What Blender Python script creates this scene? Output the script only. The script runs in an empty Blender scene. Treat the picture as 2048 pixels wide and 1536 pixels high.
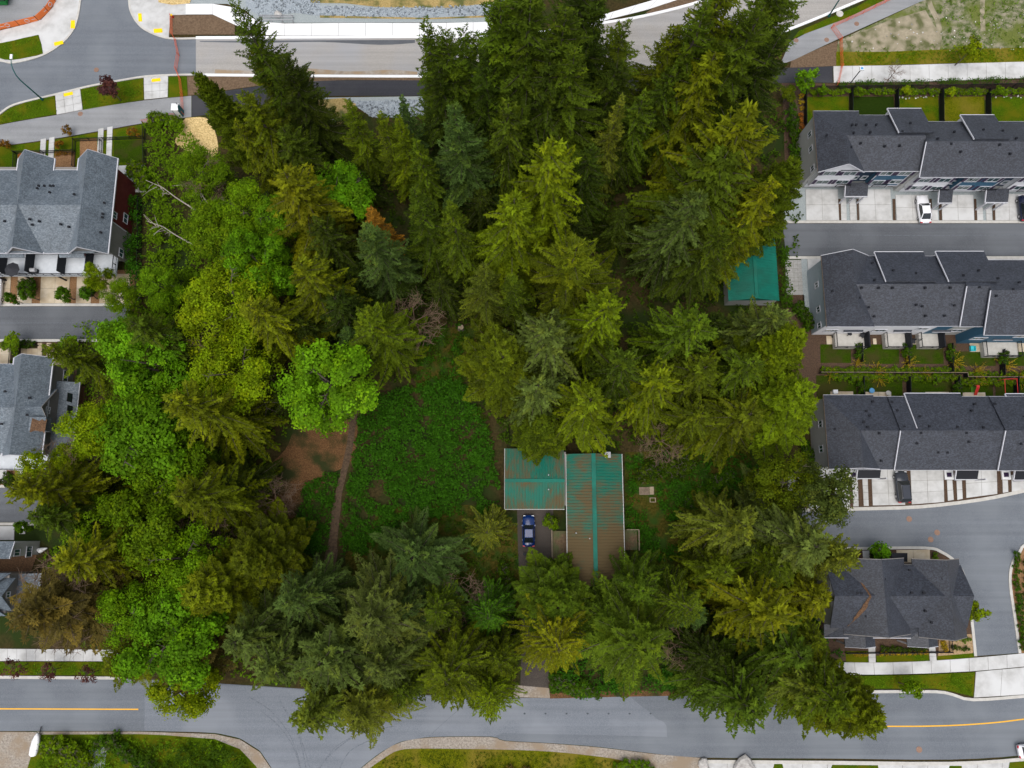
import bpy, bmesh, math, random
import numpy as np
from mathutils import Vector, Matrix

# ------------------------------------------------------------------ camera, sky, sun, exposure
S = bpy.context.scene
CAM_H, FPX, TILT = 108.0, 1420.0, math.radians(10.0)
cd = bpy.data.cameras.new('camera'); cam = bpy.data.objects.new('camera', cd)
S.collection.objects.link(cam); S.camera = cam
cam.location = (0, 0, CAM_H); cam.rotation_euler = (TILT, 0, 0)
cd.sensor_width = 36.0; cd.lens = 36.0 * FPX / 2048.0; cd.clip_start = 0.5; cd.clip_end = 6000
W = bpy.data.worlds.new('World'); S.world = W; W.use_nodes = True
nt = W.node_tree; bg = nt.nodes['Background']
sky = nt.nodes.new('ShaderNodeTexSky'); sky.sky_type = 'NISHITA'; sky.sun_disc = False
SUN_EL, SUN_AZ = math.radians(72), math.radians(200)
sky.sun_elevation = SUN_EL; sky.sun_rotation = SUN_AZ; sky.air_density = 1.0; sky.dust_density = 4.0; sky.ozone_density = 1.0
hs = nt.nodes.new('ShaderNodeHueSaturation'); hs.inputs['Saturation'].default_value = 0.42
nt.links.new(sky.outputs[0], hs.inputs['Color']); nt.links.new(hs.outputs[0], bg.inputs[0])
bg.inputs[1].default_value = 0.15
sd = bpy.data.lights.new('sun', 'SUN'); sun = bpy.data.objects.new('sun', sd); S.collection.objects.link(sun)
sd.energy = 1.2; sd.angle = math.radians(60); sd.color = (1.0, 0.985, 0.96)
sun.rotation_euler = (math.radians(90) - SUN_EL, 0, math.pi - SUN_AZ); sun.location = (0, -40, 140)
S.view_settings.view_transform = 'Standard'; S.view_settings.look = 'None'; S.view_settings.gamma = 1.0
S.view_settings.use_curve_mapping = False; S.view_settings.exposure = 0.30
S.cycles.use_denoising = True; S.cycles.max_bounces = 6; S.cycles.diffuse_bounces = 4; S.cycles.glossy_bounces = 2
S.cycles.transmission_bounces = 3; S.cycles.transparent_max_bounces = 6; S.cycles.use_adaptive_sampling = True
S.cycles.adaptive_threshold = 0.02; S.cycles.caustics_reflective = False; S.cycles.caustics_refractive = False

# ------------------------------------------------------------------ survey: photo pixel -> metres
_c, _s = math.cos(TILT), math.sin(TILT)
def _ray(px, py):
    x = (px - 1024) / FPX; y = -(py - 768) / FPX
    return x, y * _c + _s, y * _s - _c
def P(px, py, z=0.0):
    x, y, w = _ray(px, py); t = (z - CAM_H) / w
    return Vector((x * t, y * t, z))
def PY(px, py, Y):                      # on a wall that runs east-west
    x, y, w = _ray(px, py); t = Y / y
    return Vector((x * t, Y, CAM_H + w * t))
def PX(px, py, X):                      # on a wall that runs north-south
    x, y, w = _ray(px, py); t = X / x
    return Vector((X, y * t, CAM_H + w * t))

R = random.Random(7)
COL = S.collection

# ------------------------------------------------------------------ materials
MATS = {}
def _nodes(name):
    m = bpy.data.materials.new(name); m.use_nodes = True
    n = m.node_tree; b = n.nodes['Principled BSDF']; MATS[name] = m
    return m, n, b
def mat(name, c1, c2=None, scale=3.0, rough=0.85, bump=0.0, bscale=None, spec=0.25, metal=0.0, c3=None, s3=0.25, detail=6, contrast=(0.35, 0.65), coords='pos'):
    """flat or mottled paint, stone, soil ... in world coordinates"""
    m, n, b = _nodes(name); L = n.links
    b.inputs['Roughness'].default_value = rough; b.inputs['Metallic'].default_value = metal
    b.inputs['Specular IOR Level'].default_value = spec
    if c2 is None:
        b.inputs['Base Color'].default_value = (*c1, 1)
    if coords == 'pos':
        g = n.nodes.new('ShaderNodeNewGeometry'); vec = g.outputs['Position']
    else:
        g = n.nodes.new('ShaderNodeTexCoord'); vec = g.outputs['Object']
    if c2 is not None:
        t = n.nodes.new('ShaderNodeTexNoise'); t.inputs['Scale'].default_value = scale; t.inputs['Detail'].default_value = detail
        t.inputs['Roughness'].default_value = 0.65
        L.new(vec, t.inputs['Vector'])
        r = n.nodes.new('ShaderNodeValToRGB'); r.color_ramp.elements[0].position = contrast[0]; r.color_ramp.elements[1].position = contrast[1]
        r.color_ramp.elements[0].color = (*c1, 1); r.color_ramp.elements[1].color = (*c2, 1)
        L.new(t.outputs[0], r.inputs[0]); out = r.outputs[0]
        if c3 is not None:
            t3 = n.nodes.new('ShaderNodeTexNoise'); t3.inputs['Scale'].default_value = s3; t3.inputs['Detail'].default_value = 4
            L.new(vec, t3.inputs['Vector'])
            r3 = n.nodes.new('ShaderNodeValToRGB'); r3.color_ramp.elements[0].position = 0.45; r3.color_ramp.elements[1].position = 0.62
            L.new(t3.outputs[0], r3.inputs[0])
            mx = n.nodes.new('ShaderNodeMixRGB'); L.new(r3.outputs[0], mx.inputs[0]); L.new(out, mx.inputs[1]); mx.inputs[2].default_value = (*c3, 1)
            out = mx.outputs[0]
        L.new(out, b.inputs['Base Color'])
    if bump:
        t2 = n.nodes.new('ShaderNodeTexNoise'); t2.inputs['Scale'].default_value = bscale or scale * 4; t2.inputs['Detail'].default_value = 5
        L.new(vec, t2.inputs['Vector'])
        bp = n.nodes.new('ShaderNodeBump'); bp.inputs['Strength'].default_value = bump; bp.inputs['Distance'].default_value = 0.05
        L.new(t2.outputs[0], bp.inputs['Height']); L.new(bp.outputs[0], b.inputs['Normal'])
    return m
def foliage(name, trans=0.3, rough=0.6):
    """leaf colour = the plant's own colour (object colour) varied leaf by leaf"""
    m, n, b = _nodes(name); L = n.links
    oi = n.nodes.new('ShaderNodeObjectInfo'); at = n.nodes.new('ShaderNodeAttribute'); at.attribute_name = 'tint'
    mx = n.nodes.new('ShaderNodeMixRGB'); mx.blend_type = 'MULTIPLY'; mx.inputs[0].default_value = 1.0
    L.new(oi.outputs['Color'], mx.inputs[1]); L.new(at.outputs['Color'], mx.inputs[2])
    L.new(mx.outputs[0], b.inputs['Base Color']); b.inputs['Roughness'].default_value = rough; b.inputs['Specular IOR Level'].default_value = 0.06
    tr = n.nodes.new('ShaderNodeBsdfTranslucent'); L.new(mx.outputs[0], tr.inputs[0])
    ms = n.nodes.new('ShaderNodeMixShader'); ms.inputs[0].default_value = trans
    L.new(b.outputs[0], ms.inputs[1]); L.new(tr.outputs[0], ms.inputs[2])
    L.new(ms.outputs[0], n.nodes['Material Output'].inputs[0])
    return m
def shingle(name, c1, c2, c3):
    """asphalt shingles: courses too fine to build, random tab-by-tab colour"""
    m, n, b = _nodes(name); L = n.links
    g = n.nodes.new('ShaderNodeNewGeometry'); mp = n.nodes.new('ShaderNodeMapping'); mp.inputs['Scale'].default_value = (5.0, 7.0, 7.0)
    L.new(g.outputs['Position'], mp.inputs[0])
    v = n.nodes.new('ShaderNodeTexVoronoi'); v.inputs['Scale'].default_value = 1.0; v.inputs['Randomness'].default_value = 0.85; L.new(mp.outputs[0], v.inputs['Vector'])
    r = n.nodes.new('ShaderNodeValToRGB'); e = r.color_ramp.elements; e[0].position = 0.1; e[1].position = 0.95; e[0].color = (*c1, 1); e[1].color = (*c2, 1); k = e.new(0.5); k.color = (*c3, 1)
    sp = n.nodes.new('ShaderNodeSeparateColor'); L.new(v.outputs['Color'], sp.inputs[0]); L.new(sp.outputs[0], r.inputs[0])
    t = n.nodes.new('ShaderNodeTexNoise'); t.inputs['Scale'].default_value = 0.5; t.inputs['Detail'].default_value = 4; L.new(g.outputs['Position'], t.inputs['Vector'])
    q = n.nodes.new('ShaderNodeMapRange'); q.inputs['From Min'].default_value = 0.3; q.inputs['From Max'].default_value = 0.7; q.inputs['To Min'].default_value = 0.85; q.inputs['To Max'].default_value = 1.18; L.new(t.outputs[0], q.inputs[0])
    mx = n.nodes.new('ShaderNodeMixRGB'); mx.blend_type = 'MULTIPLY'; mx.inputs[0].default_value = 1.0; L.new(r.outputs[0], mx.inputs[1]); L.new(q.outputs[0], mx.inputs[2])
    L.new(mx.outputs[0], b.inputs['Base Color']); b.inputs['Roughness'].default_value = 0.55; b.inputs['Specular IOR Level'].default_value = 0.6
    b.inputs['Sheen Weight'].default_value = 0.12; b.inputs['Sheen Roughness'].default_value = 0.4
    bp = n.nodes.new('ShaderNodeBump'); bp.inputs['Strength'].default_value = 0.35; bp.inputs['Distance'].default_value = 0.02
    L.new(sp.outputs[1], bp.inputs['Height']); L.new(bp.outputs[0], b.inputs['Normal'])
    return m
def glass(name, c):
    m, n, b = _nodes(name); b.inputs['Base Color'].default_value = (*c, 1); b.inputs['Roughness'].default_value = 0.06
    b.inputs['Specular IOR Level'].default_value = 0.8
    return m
def asphalt(name, c1, c2, c3, s3=0.12, streak=0.0):
    m = mat(name, c1, c2, scale=9.0, rough=0.9, bump=0.25, bscale=40, spec=0.3, c3=c3, s3=s3)
    n = m.node_tree; b = n.nodes['Principled BSDF']; L = n.links
    src = b.inputs['Base Color'].links[0].from_socket           # tyre-polished streaks along the road
    g = n.nodes.new('ShaderNodeNewGeometry'); mp = n.nodes.new('ShaderNodeMapping'); mp.inputs['Scale'].default_value = (0.03, 1.3, 1)
    L.new(g.outputs['Position'], mp.inputs[0]); t = n.nodes.new('ShaderNodeTexNoise'); t.inputs['Scale'].default_value = 1.0; t.inputs['Detail'].default_value = 5
    L.new(mp.outputs[0], t.inputs[0]); r = n.nodes.new('ShaderNodeMapRange'); r.inputs['From Min'].default_value = 0.3; r.inputs['From Max'].default_value = 0.7
    r.inputs['To Min'].default_value = 0.90; r.inputs['To Max'].default_value = 1.09; L.new(t.outputs[0], r.inputs[0])
    mx = n.nodes.new('ShaderNodeMixRGB'); mx.blend_type = 'MULTIPLY'; mx.inputs[0].default_value = 1.0
    L.new(src, mx.inputs[1]); L.new(r.outputs[0], mx.inputs[2]); L.new(mx.outputs[0], b.inputs['Base Color'])
    return m

mat('litter', (0.026, 0.021, 0.008), (0.066, 0.048, 0.018), 2.5, spec=0.05, bump=0.9, bscale=7, c3=(0.022, 0.036, 0.008), s3=0.16)
mat('soil', (0.10, 0.062, 0.036), (0.17, 0.115, 0.07), 3.0, bump=0.7, bscale=14)
mat('trail_soil', (0.05, 0.033, 0.02), (0.105, 0.068, 0.04), 3.0, bump=0.7, bscale=14)
mat('moss_ground', (0.028, 0.032, 0.003), (0.085, 0.065, 0.012), 3.0, spec=0.05, bump=0.8, bscale=12, c3=(0.028, 0.058, 0.008), s3=0.5)
mat('paver_grey', (0.27, 0.265, 0.25), (0.36, 0.355, 0.335), 3.0)
mat('leafy_soil', (0.065, 0.036, 0.016), (0.18, 0.092, 0.040), 6.0, spec=0.05, bump=0.9, bscale=14, c3=(0.030, 0.036, 0.012), s3=0.3)
mat('mulch', (0.05, 0.03, 0.02), (0.10, 0.06, 0.035), 6.0, bump=0.8, bscale=16)
mat('mulch_red', (0.16, 0.08, 0.035), (0.30, 0.17, 0.08), 6.0, bump=0.8, bscale=16)
mat('sandy_soil', (0.24, 0.16, 0.08), (0.42, 0.29, 0.16), 4.0, bump=0.5, bscale=16)
mat('lawn', (0.024, 0.054, 0.001), (0.080, 0.130, 0.002), 9.0, spec=0.05, bump=1.0, bscale=24, c3=(0.095, 0.100, 0.003), s3=0.35)
mat('lawn_dry', (0.055, 0.078, 0.001), (0.145, 0.140, 0.004), 6.0, spec=0.05, bump=1.0, bscale=22, c3=(0.16, 0.13, 0.015), s3=0.25)
mat('lawn_dark', (0.014, 0.034, 0.001), (0.042, 0.076, 0.002), 9.0, spec=0.05, bump=1.0, bscale=24, c3=(0.045, 0.045, 0.010), s3=0.35)
mat('turf', (0.013, 0.028, 0.002), (0.020, 0.038, 0.003), 3.0, spec=0.05, bump=0.5, bscale=30)
mat('turf_mat', (0.05, 0.16, 0.01), (0.06, 0.19, 0.012), 3.0)
mat('weeds', (0.055, 0.085, 0.012), (0.27, 0.24, 0.17), 0.9, bump=0.9, bscale=12, c3=(0.11, 0.13, 0.025), s3=0.22, contrast=(0.4, 0.6))
mat('dry_ground', (0.26, 0.22, 0.15), (0.36, 0.31, 0.22), 2.0, bump=0.6, bscale=14, c3=(0.10, 0.105, 0.04), s3=0.5)
mat('straw', (0.36, 0.24, 0.085), (0.74, 0.56, 0.27), 4.0, bump=1.0, bscale=14)
mat('straw_dull', (0.26, 0.18, 0.06), (0.46, 0.34, 0.14), 4.0, bump=1.0, bscale=14, c3=(0.10, 0.11, 0.03), s3=0.4)
mat('gravel', (0.18, 0.21, 0.235), (0.42, 0.46, 0.49), 9.0, bump=1.0, bscale=16, contrast=(0.3, 0.7))
mat('fine_gravel', (0.24, 0.275, 0.28), (0.36, 0.39, 0.385), 9.0, bump=0.6, bscale=25)
mat('verge', (0.20, 0.165, 0.13), (0.38, 0.34, 0.29), 4.0, bump=0.6, bscale=20, c3=(0.26, 0.20, 0.14), s3=0.35)
mat('concrete', (0.40, 0.395, 0.38), (0.52, 0.515, 0.50), 0.8, rough=0.8, bump=0.1, bscale=12, c3=(0.56, 0.56, 0.55), s3=0.25)
mat('concrete_warm', (0.47, 0.39, 0.27), (0.58, 0.50, 0.38), 0.9, rough=0.8, bump=0.1, bscale=12, c3=(0.42, 0.33, 0.22), s3=0.35)
mat('concrete_new', (0.76, 0.76, 0.755), (0.80, 0.80, 0.80), 1.0, rough=0.75)
mat('concrete_joint', (0.18, 0.165, 0.145), (0.24, 0.22, 0.19), 3.0)
mat('kerb', (0.44, 0.42, 0.38), (0.53, 0.51, 0.47), 1.6, rough=0.8, bump=0.1)
asphalt('asphalt', (0.110, 0.122, 0.140), (0.165, 0.180, 0.200), (0.165, 0.180, 0.198))
asphalt('asphalt_lane', (0.080, 0.086, 0.096), (0.118, 0.126, 0.138), (0.125, 0.133, 0.145))
asphalt('asphalt_dusty', (0.27, 0.255, 0.235), (0.37, 0.35, 0.325), (0.31, 0.31, 0.315), 0.08)
asphalt('asphalt_new', (0.026, 0.027, 0.033), (0.042, 0.043, 0.05), (0.05, 0.05, 0.055))
asphalt('asphalt_path', (0.19, 0.195, 0.20), (0.26, 0.265, 0.275), (0.27, 0.275, 0.28))
asphalt('asphalt_old', (0.135, 0.15, 0.172), (0.195, 0.212, 0.238), (0.20, 0.216, 0.24))
asphalt('driveway_brown', (0.045, 0.036, 0.030), (0.080, 0.066, 0.056), (0.06, 0.05, 0.042))
mat('tyre_mark', (0.10, 0.11, 0.125), (0.165, 0.18, 0.205), 5.0, contrast=(0.4, 0.55))
mat('road_dirt', (0.25, 0.20, 0.15), (0.36, 0.32, 0.27), 1.2, c3=(0.30, 0.22, 0.14), s3=0.4)
mat('seal', (0.055, 0.06, 0.07), (0.10, 0.108, 0.12), 4.0)
mat('paint_yellow', (0.72, 0.36, 0.02), (0.80, 0.44, 0.03), 4.0, rough=0.6)
mat('tactile_yellow', (0.85, 0.55, 0.0), (0.92, 0.63, 0.0), 4.0, rough=0.6, bump=0.4, bscale=20)
mat('iron', (0.22, 0.13, 0.09), (0.30, 0.19, 0.14), 6.0, rough=0.6, metal=0.3)
shingle('shingle_dark', (0.010, 0.012, 0.019), (0.035, 0.040, 0.054), (0.019, 0.0225, 0.032))
shingle('shingle_grey', (0.062, 0.080, 0.098), (0.135, 0.162, 0.186), (0.088, 0.110, 0.130))
mat('siding_white', (0.74, 0.74, 0.76), rough=0.55)
mat('siding_grey', (0.40, 0.40, 0.38), (0.43, 0.43, 0.41), 1.0, rough=0.6)
mat('siding_paleblue', (0.30, 0.36, 0.40), (0.33, 0.39, 0.43), 1.0, rough=0.6)
mat('siding_blue', (0.035, 0.105, 0.17), (0.04, 0.115, 0.185), 1.0, rough=0.6)
mat('siding_navy', (0.018, 0.035, 0.06), (0.022, 0.04, 0.068), 1.0, rough=0.6)
mat('siding_maroon', (0.09, 0.014, 0.014), (0.115, 0.02, 0.018), 1.5, rough=0.65)
mat('siding_taupe', (0.20, 0.185, 0.17), (0.225, 0.21, 0.195), 1.5, rough=0.65)
mat('trim_white', (0.52, 0.52, 0.55), rough=0.5)
mat('shutter_plum', (0.035, 0.02, 0.055), rough=0.5)
mat('metal_black', (0.012, 0.013, 0.017), rough=0.5, metal=0.3)
mat('screen_black', (0.014, 0.016, 0.022), rough=0.7)
mat('deck_pale', (0.52, 0.55, 0.58), (0.60, 0.63, 0.66), 1.5, rough=0.7)
mat('deck_taupe', (0.42, 0.40, 0.36), (0.50, 0.48, 0.44), 1.5, rough=0.7)
glass('glass', (0.03, 0.07, 0.075)); glass('car_glass', (0.010, 0.014, 0.016))
mat('brick', (0.14, 0.065, 0.045), (0.24, 0.12, 0.085), 8.0, bump=0.5, bscale=20)
mat('brown_needles', (0.06, 0.032, 0.018), (0.17, 0.095, 0.05), 6.0, bump=0.7, bscale=14)
mat('bark', (0.055, 0.042, 0.034), (0.13, 0.105, 0.085), 5.0, bump=0.8, bscale=14, coords='obj')
mat('bark_pale', (0.22, 0.19, 0.16), (0.40, 0.35, 0.30), 4.0, bump=0.5, coords='obj')
mat('twig_brown', (0.11, 0.07, 0.045), (0.17, 0.115, 0.075), 4.0, coords='obj')
mat('forsythia_twig', (0.30, 0.20, 0.015), (0.40, 0.28, 0.02), 4.0, coords='obj')
mat('rock', (0.34, 0.32, 0.30), (0.52, 0.50, 0.47), 2.5, bump=0.6, bscale=8)
mat('wood_grey', (0.16, 0.12, 0.085), (0.26, 0.20, 0.145), 3.0, bump=0.5)
mat('wood_pale', (0.24, 0.19, 0.13), (0.36, 0.29, 0.20), 3.0)
mat('deck_brown', (0.10, 0.062, 0.035), (0.17, 0.115, 0.065), 3.5, bump=0.4, c3=(0.085, 0.10, 0.04), s3=0.5)
mat('chimney_grey', (0.35, 0.35, 0.36), rough=0.5)
mat('orange_net', (0.80, 0.14, 0.05), rough=0.7)
mat('orange_banner', (0.75, 0.17, 0.04), (0.82, 0.22, 0.06), 1.5, rough=0.6)
mat('pole_teal', (0.012, 0.10, 0.095), rough=0.45)
mat('plastic_green', (0.01, 0.22, 0.04), rough=0.5)
mat('toilet_teal', (0.006, 0.09, 0.10), rough=0.5)
mat('plastic_white', (0.80, 0.80, 0.80), rough=0.5)
mat('plastic_red', (0.55, 0.035, 0.03), rough=0.5)
mat('plastic_blue', (0.10, 0.30, 0.55), rough=0.5)
mat('plastic_aqua', (0.05, 0.50, 0.55), rough=0.5)
mat('fabric_charcoal', (0.03, 0.031, 0.036), rough=0.8)
mat('car_white', (0.78, 0.78, 0.80), rough=0.22, spec=0.5); mat('car_blue', (0.002, 0.020, 0.105), rough=0.15, spec=0.6)
mat('car_dark', (0.030, 0.034, 0.045), rough=0.2, spec=0.6); mat('car_navy', (0.008, 0.012, 0.035), rough=0.2, spec=0.6)
mat('tyre', (0.012, 0.012, 0.013), rough=0.8); mat('alloy', (0.45, 0.45, 0.47), rough=0.35, metal=0.8)
mat('lamp_red', (0.45, 0.02, 0.03), rough=0.3); mat('lamp_clear', (0.75, 0.77, 0.8), rough=0.15)
foliage('leaf', 0.2); foliage('leaf_broad', 0.35)
# teal standing-seam metal with brown needle litter lying in streaks along the seams
def metal_roof(name, along):
    m, n, b = _nodes(name); L = n.links
    g = n.nodes.new('ShaderNodeNewGeometry'); mp = n.nodes.new('ShaderNodeMapping')
    mp.inputs['Scale'].default_value = (0.35, 8.0, 1) if along == 'x' else (8.0, 0.35, 1)
    L.new(g.outputs['Position'], mp.inputs[0])
    t = n.nodes.new('ShaderNodeTexNoise'); t.inputs['Scale'].default_value = 1.6; t.inputs['Detail'].default_value = 7; t.inputs['Roughness'].default_value = 0.7
    L.new(mp.outputs[0], t.inputs[0])
    t2 = n.nodes.new('ShaderNodeTexNoise'); t2.inputs['Scale'].default_value = 0.32; t2.inputs['Detail'].default_value = 3; L.new(g.outputs['Position'], t2.inputs[0])
    sx = n.nodes.new('ShaderNodeSeparateXYZ'); L.new(g.outputs['Position'], sx.inputs[0])
    mr = n.nodes.new('ShaderNodeMapRange'); mr.inputs['From Min'].default_value = 2.0; mr.inputs['From Max'].default_value = -10.0
    mr.inputs['To Min'].default_value = 0.0; mr.inputs['To Max'].default_value = 0.38; L.new(sx.outputs['Y'], mr.inputs[0])
    ad = n.nodes.new('ShaderNodeMath'); ad.operation = 'MULTIPLY_ADD'; ad.inputs[1].default_value = 0.75; L.new(t2.outputs[0], ad.inputs[0]); L.new(t.outputs[0], ad.inputs[2])
    a2 = n.nodes.new('ShaderNodeMath'); a2.operation = 'ADD'; L.new(ad.outputs[0], a2.inputs[0]); L.new(mr.outputs[0], a2.inputs[1])
    r = n.nodes.new('ShaderNodeValToRGB'); r.color_ramp.elements[0].position = 0.80; r.color_ramp.elements[1].position = 1.04; L.new(a2.outputs[0], r.inputs[0])
    mx = n.nodes.new('ShaderNodeMixRGB'); L.new(r.outputs[0], mx.inputs[0]); mx.inputs[1].default_value = (0.003, 0.120, 0.080, 1); mx.inputs[2].default_value = (0.105, 0.075, 0.036, 1)
    L.new(mx.outputs[0], b.inputs['Base Color'])
    ro = n.nodes.new('ShaderNodeMapRange'); ro.inputs['To Min'].default_value = 0.55; ro.inputs['To Max'].default_value = 0.95; L.new(r.outputs[0], ro.inputs[0]); L.new(ro.outputs[0], b.inputs['Roughness']); b.inputs['Specular IOR Level'].default_value = 0.2
    return m
metal_roof('teal_metal_x', 'x'); metal_roof('teal_metal_y', 'y')
mat('teal_metal', (0.003, 0.115, 0.080), (0.005, 0.145, 0.10), 0.7, rough=0.55, spec=0.2, c3=(0.008, 0.10, 0.068), s3=0.4)

# ------------------------------------------------------------------ object helpers
def wl(o):
    v = Vector((0, 0, 0))
    while o is not None:
        v += o.location; o = o.parent
    return v
def tag(o, label=None, cat=None, group=None, kind=None):
    if label: o['label'] = label
    if cat: o['category'] = cat
    if group: o['group'] = group
    if kind: o['kind'] = kind
    return o
def empty(name, loc, rz=0.0, parent=None):
    o = bpy.data.objects.new(name, None); COL.objects.link(o); o.empty_display_size = 0.3
    o.location = loc; o.rotation_euler = (0, 0, rz); o.parent = parent
    return o
def meshobj(name, verts, faces, m, parent=None, local=False, smooth=False):
    """verts in world metres (or in the parent's own frame when local); origin at the base of the piece"""
    v = np.asarray(verts, dtype=np.float64)
    if local:
        org = np.zeros(3); loc = (0, 0, 0)
    else:
        org = np.array([(v[:, 0].min() + v[:, 0].max()) / 2, (v[:, 1].min() + v[:, 1].max()) / 2, v[:, 2].min()])
        loc = Vector(org) - (wl(parent) if parent else Vector((0, 0, 0)))
    me = bpy.data.meshes.new(name); me.from_pydata((v - org).tolist(), [], [list(f) for f in faces]); me.update()
    ms = m if isinstance(m, (list, tuple)) else [m]
    for x in ms: me.materials.append(MATS[x])
    if smooth: me.polygons.foreach_set('use_smooth', [True] * len(me.polygons))
    o = bpy.data.objects.new(name, me); COL.objects.link(o); o.parent = parent; o.location = loc
    return o
def rawmesh(name, V, F, tint=None, mats=(), smooth=False):
    me = bpy.data.meshes.new(name); k = F.shape[1]
    me.vertices.add(len(V)); me.vertices.foreach_set('co', V.astype(np.float32).ravel())
    me.loops.add(F.size); me.loops.foreach_set('vertex_index', F.astype(np.int32).ravel())
    me.polygons.add(len(F)); me.polygons.foreach_set('loop_start', np.arange(0, F.size, k, dtype=np.int32))
    if tint is not None:
        a = me.attributes.new('tint', 'FLOAT_COLOR', 'POINT'); a.data.foreach_set('color', tint.astype(np.float32).ravel())
    for x in mats: me.materials.append(MATS[x])
    me.update(calc_edges=True)
    if smooth: me.polygons.foreach_set('use_smooth', [True] * len(me.polygons))
    return me
def prism(pts, z0, z1):
    """closed prism over a polygon; pts world xy"""
    n = len(pts)
    a = sum(pts[i][0] * pts[(i + 1) % n][1] - pts[(i + 1) % n][0] * pts[i][1] for i in range(n))
    if a < 0: pts = pts[::-1]
    V = [(p[0], p[1], z0) for p in pts] + [(p[0], p[1], z1) for p in pts]
    F = [tuple(range(n, 2 * n)), tuple(range(n - 1, -1, -1))] + [(i, (i + 1) % n, n + (i + 1) % n, n + i) for i in range(n)]
    return V, F
def sheet(name, px, z, m, parent=None, thick=0.0, kind='structure', label=None, cat=None, world=False, flat_z=0.0):
    pts = px if world else [P(x, y, flat_z) for x, y in px]
    if thick:
        V, F = prism([(p[0], p[1]) for p in pts], z - thick, z)
    else:
        a = sum(pts[i][0] * pts[(i + 1) % len(pts)][1] - pts[(i + 1) % len(pts)][0] * pts[i][1] for i in range(len(pts)))
        if a < 0: pts = pts[::-1]
        V = [(p[0], p[1], z) for p in pts]; F = [tuple(range(len(V)))]
    o = meshobj(name, V, F, m, parent)
    if parent is None: tag(o, label, cat, kind=kind)
    return o
def box(x0, x1, y0, y1, z0, z1):
    V = [(x, y, z) for z in (z0, z1) for x, y in ((x0, y0), (x1, y0), (x1, y1), (x0, y1))]
    return V, [(3, 2, 1, 0), (4, 5, 6, 7), (0, 1, 5, 4), (1, 2, 6, 5), (2, 3, 7, 6), (3, 0, 4, 7)]
def boxobj(name, b, m, parent=None, local=False):
    V, F = box(*b); return meshobj(name, V, F, m, parent, local)
class MB:
    """collects boxes, beams and tubes of ONE part"""
    def __init__(s): s.V = []; s.F = []
    def add(s, V, F):
        k = len(s.V); s.V += [tuple(v) for v in V]; s.F += [tuple(i + k for i in f) for f in F]; return s
    def box(s, *b): return s.add(*box(*b))
    def beam(s, p, q, w, h):
        p, q = Vector(p), Vector(q); d = (q - p).normalized()
        side = d.cross(Vector((0, 0, 1)))
        side = side.normalized() if side.length > 1e-4 else Vector((1, 0, 0))
        up = side.cross(d).normalized(); V = []
        for e in (p, q):
            for a, b in ((-1, -1), (1, -1), (1, 1), (-1, 1)): V.append(e + side * (a * w / 2) + up * (b * h / 2))
        return s.add(V, [(0, 1, 2, 3), (7, 6, 5, 4), (0, 4, 5, 1), (1, 5, 6, 2), (2, 6, 7, 3), (3, 7, 4, 0)])
    def tube(s, pts, rad, n=6):
        pts = [Vector(p) for p in pts]; k = len(pts); V = []
        for i, p in enumerate(pts):
            d = (pts[min(i + 1, k - 1)] - pts[max(i - 1, 0)]).normalized()
            a = d.cross(Vector((0, 0, 1)));  a = a.normalized() if a.length > 1e-3 else Vector((1, 0, 0)); b = d.cross(a)
            r = rad[i] if isinstance(rad, (list, tuple)) else rad
            V += [p + (a * math.cos(2 * math.pi * j / n) + b * math.sin(2 * math.pi * j / n)) * r for j in range(n)]
        F = [(i * n + j, i * n + (j + 1) % n, (i + 1) * n + (j + 1) % n, (i + 1) * n + j) for i in range(k - 1) for j in range(n)]
        F += [tuple(range(n - 1, -1, -1)), tuple((k - 1) * n + j for j in range(n))]
        return s.add(V, F)
    def build(s, name, m, parent=None, local=False, smooth=False): return meshobj(name, s.V, s.F, m, parent, local, smooth)
def copy_tree(o, parent=None):
    c = o.copy(); COL.objects.link(c); c.parent = parent
    for ch in list(o.children): copy_tree(ch, c)
    return c
def inpoly(x, y, poly):
    r = np.zeros(len(x), bool); n = len(poly)
    for i in range(n):
        x0, y0 = poly[i][0], poly[i][1]; x1, y1 = poly[(i + 1) % n][0], poly[(i + 1) % n][1]
        c = ((y0 > y) != (y1 > y)) & (x < (x1 - x0) * (y - y0) / (y1 - y0 + 1e-12) + x0); r ^= c
    return r
def lerp(a, b, t): return a + (b - a) * t
def polyline_at(pl, t):
    """point at fraction t of a world polyline"""
    d = [0.0]
    for i in range(1, len(pl)): d.append(d[-1] + (pl[i] - pl[i - 1]).length)
    s = t * d[-1]
    for i in range(1, len(pl)):
        if s <= d[i] + 1e-9:
            k = (s - d[i - 1]) / max(d[i] - d[i - 1], 1e-9); return pl[i - 1].lerp(pl[i], k)
    return pl[-1].copy()
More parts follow.
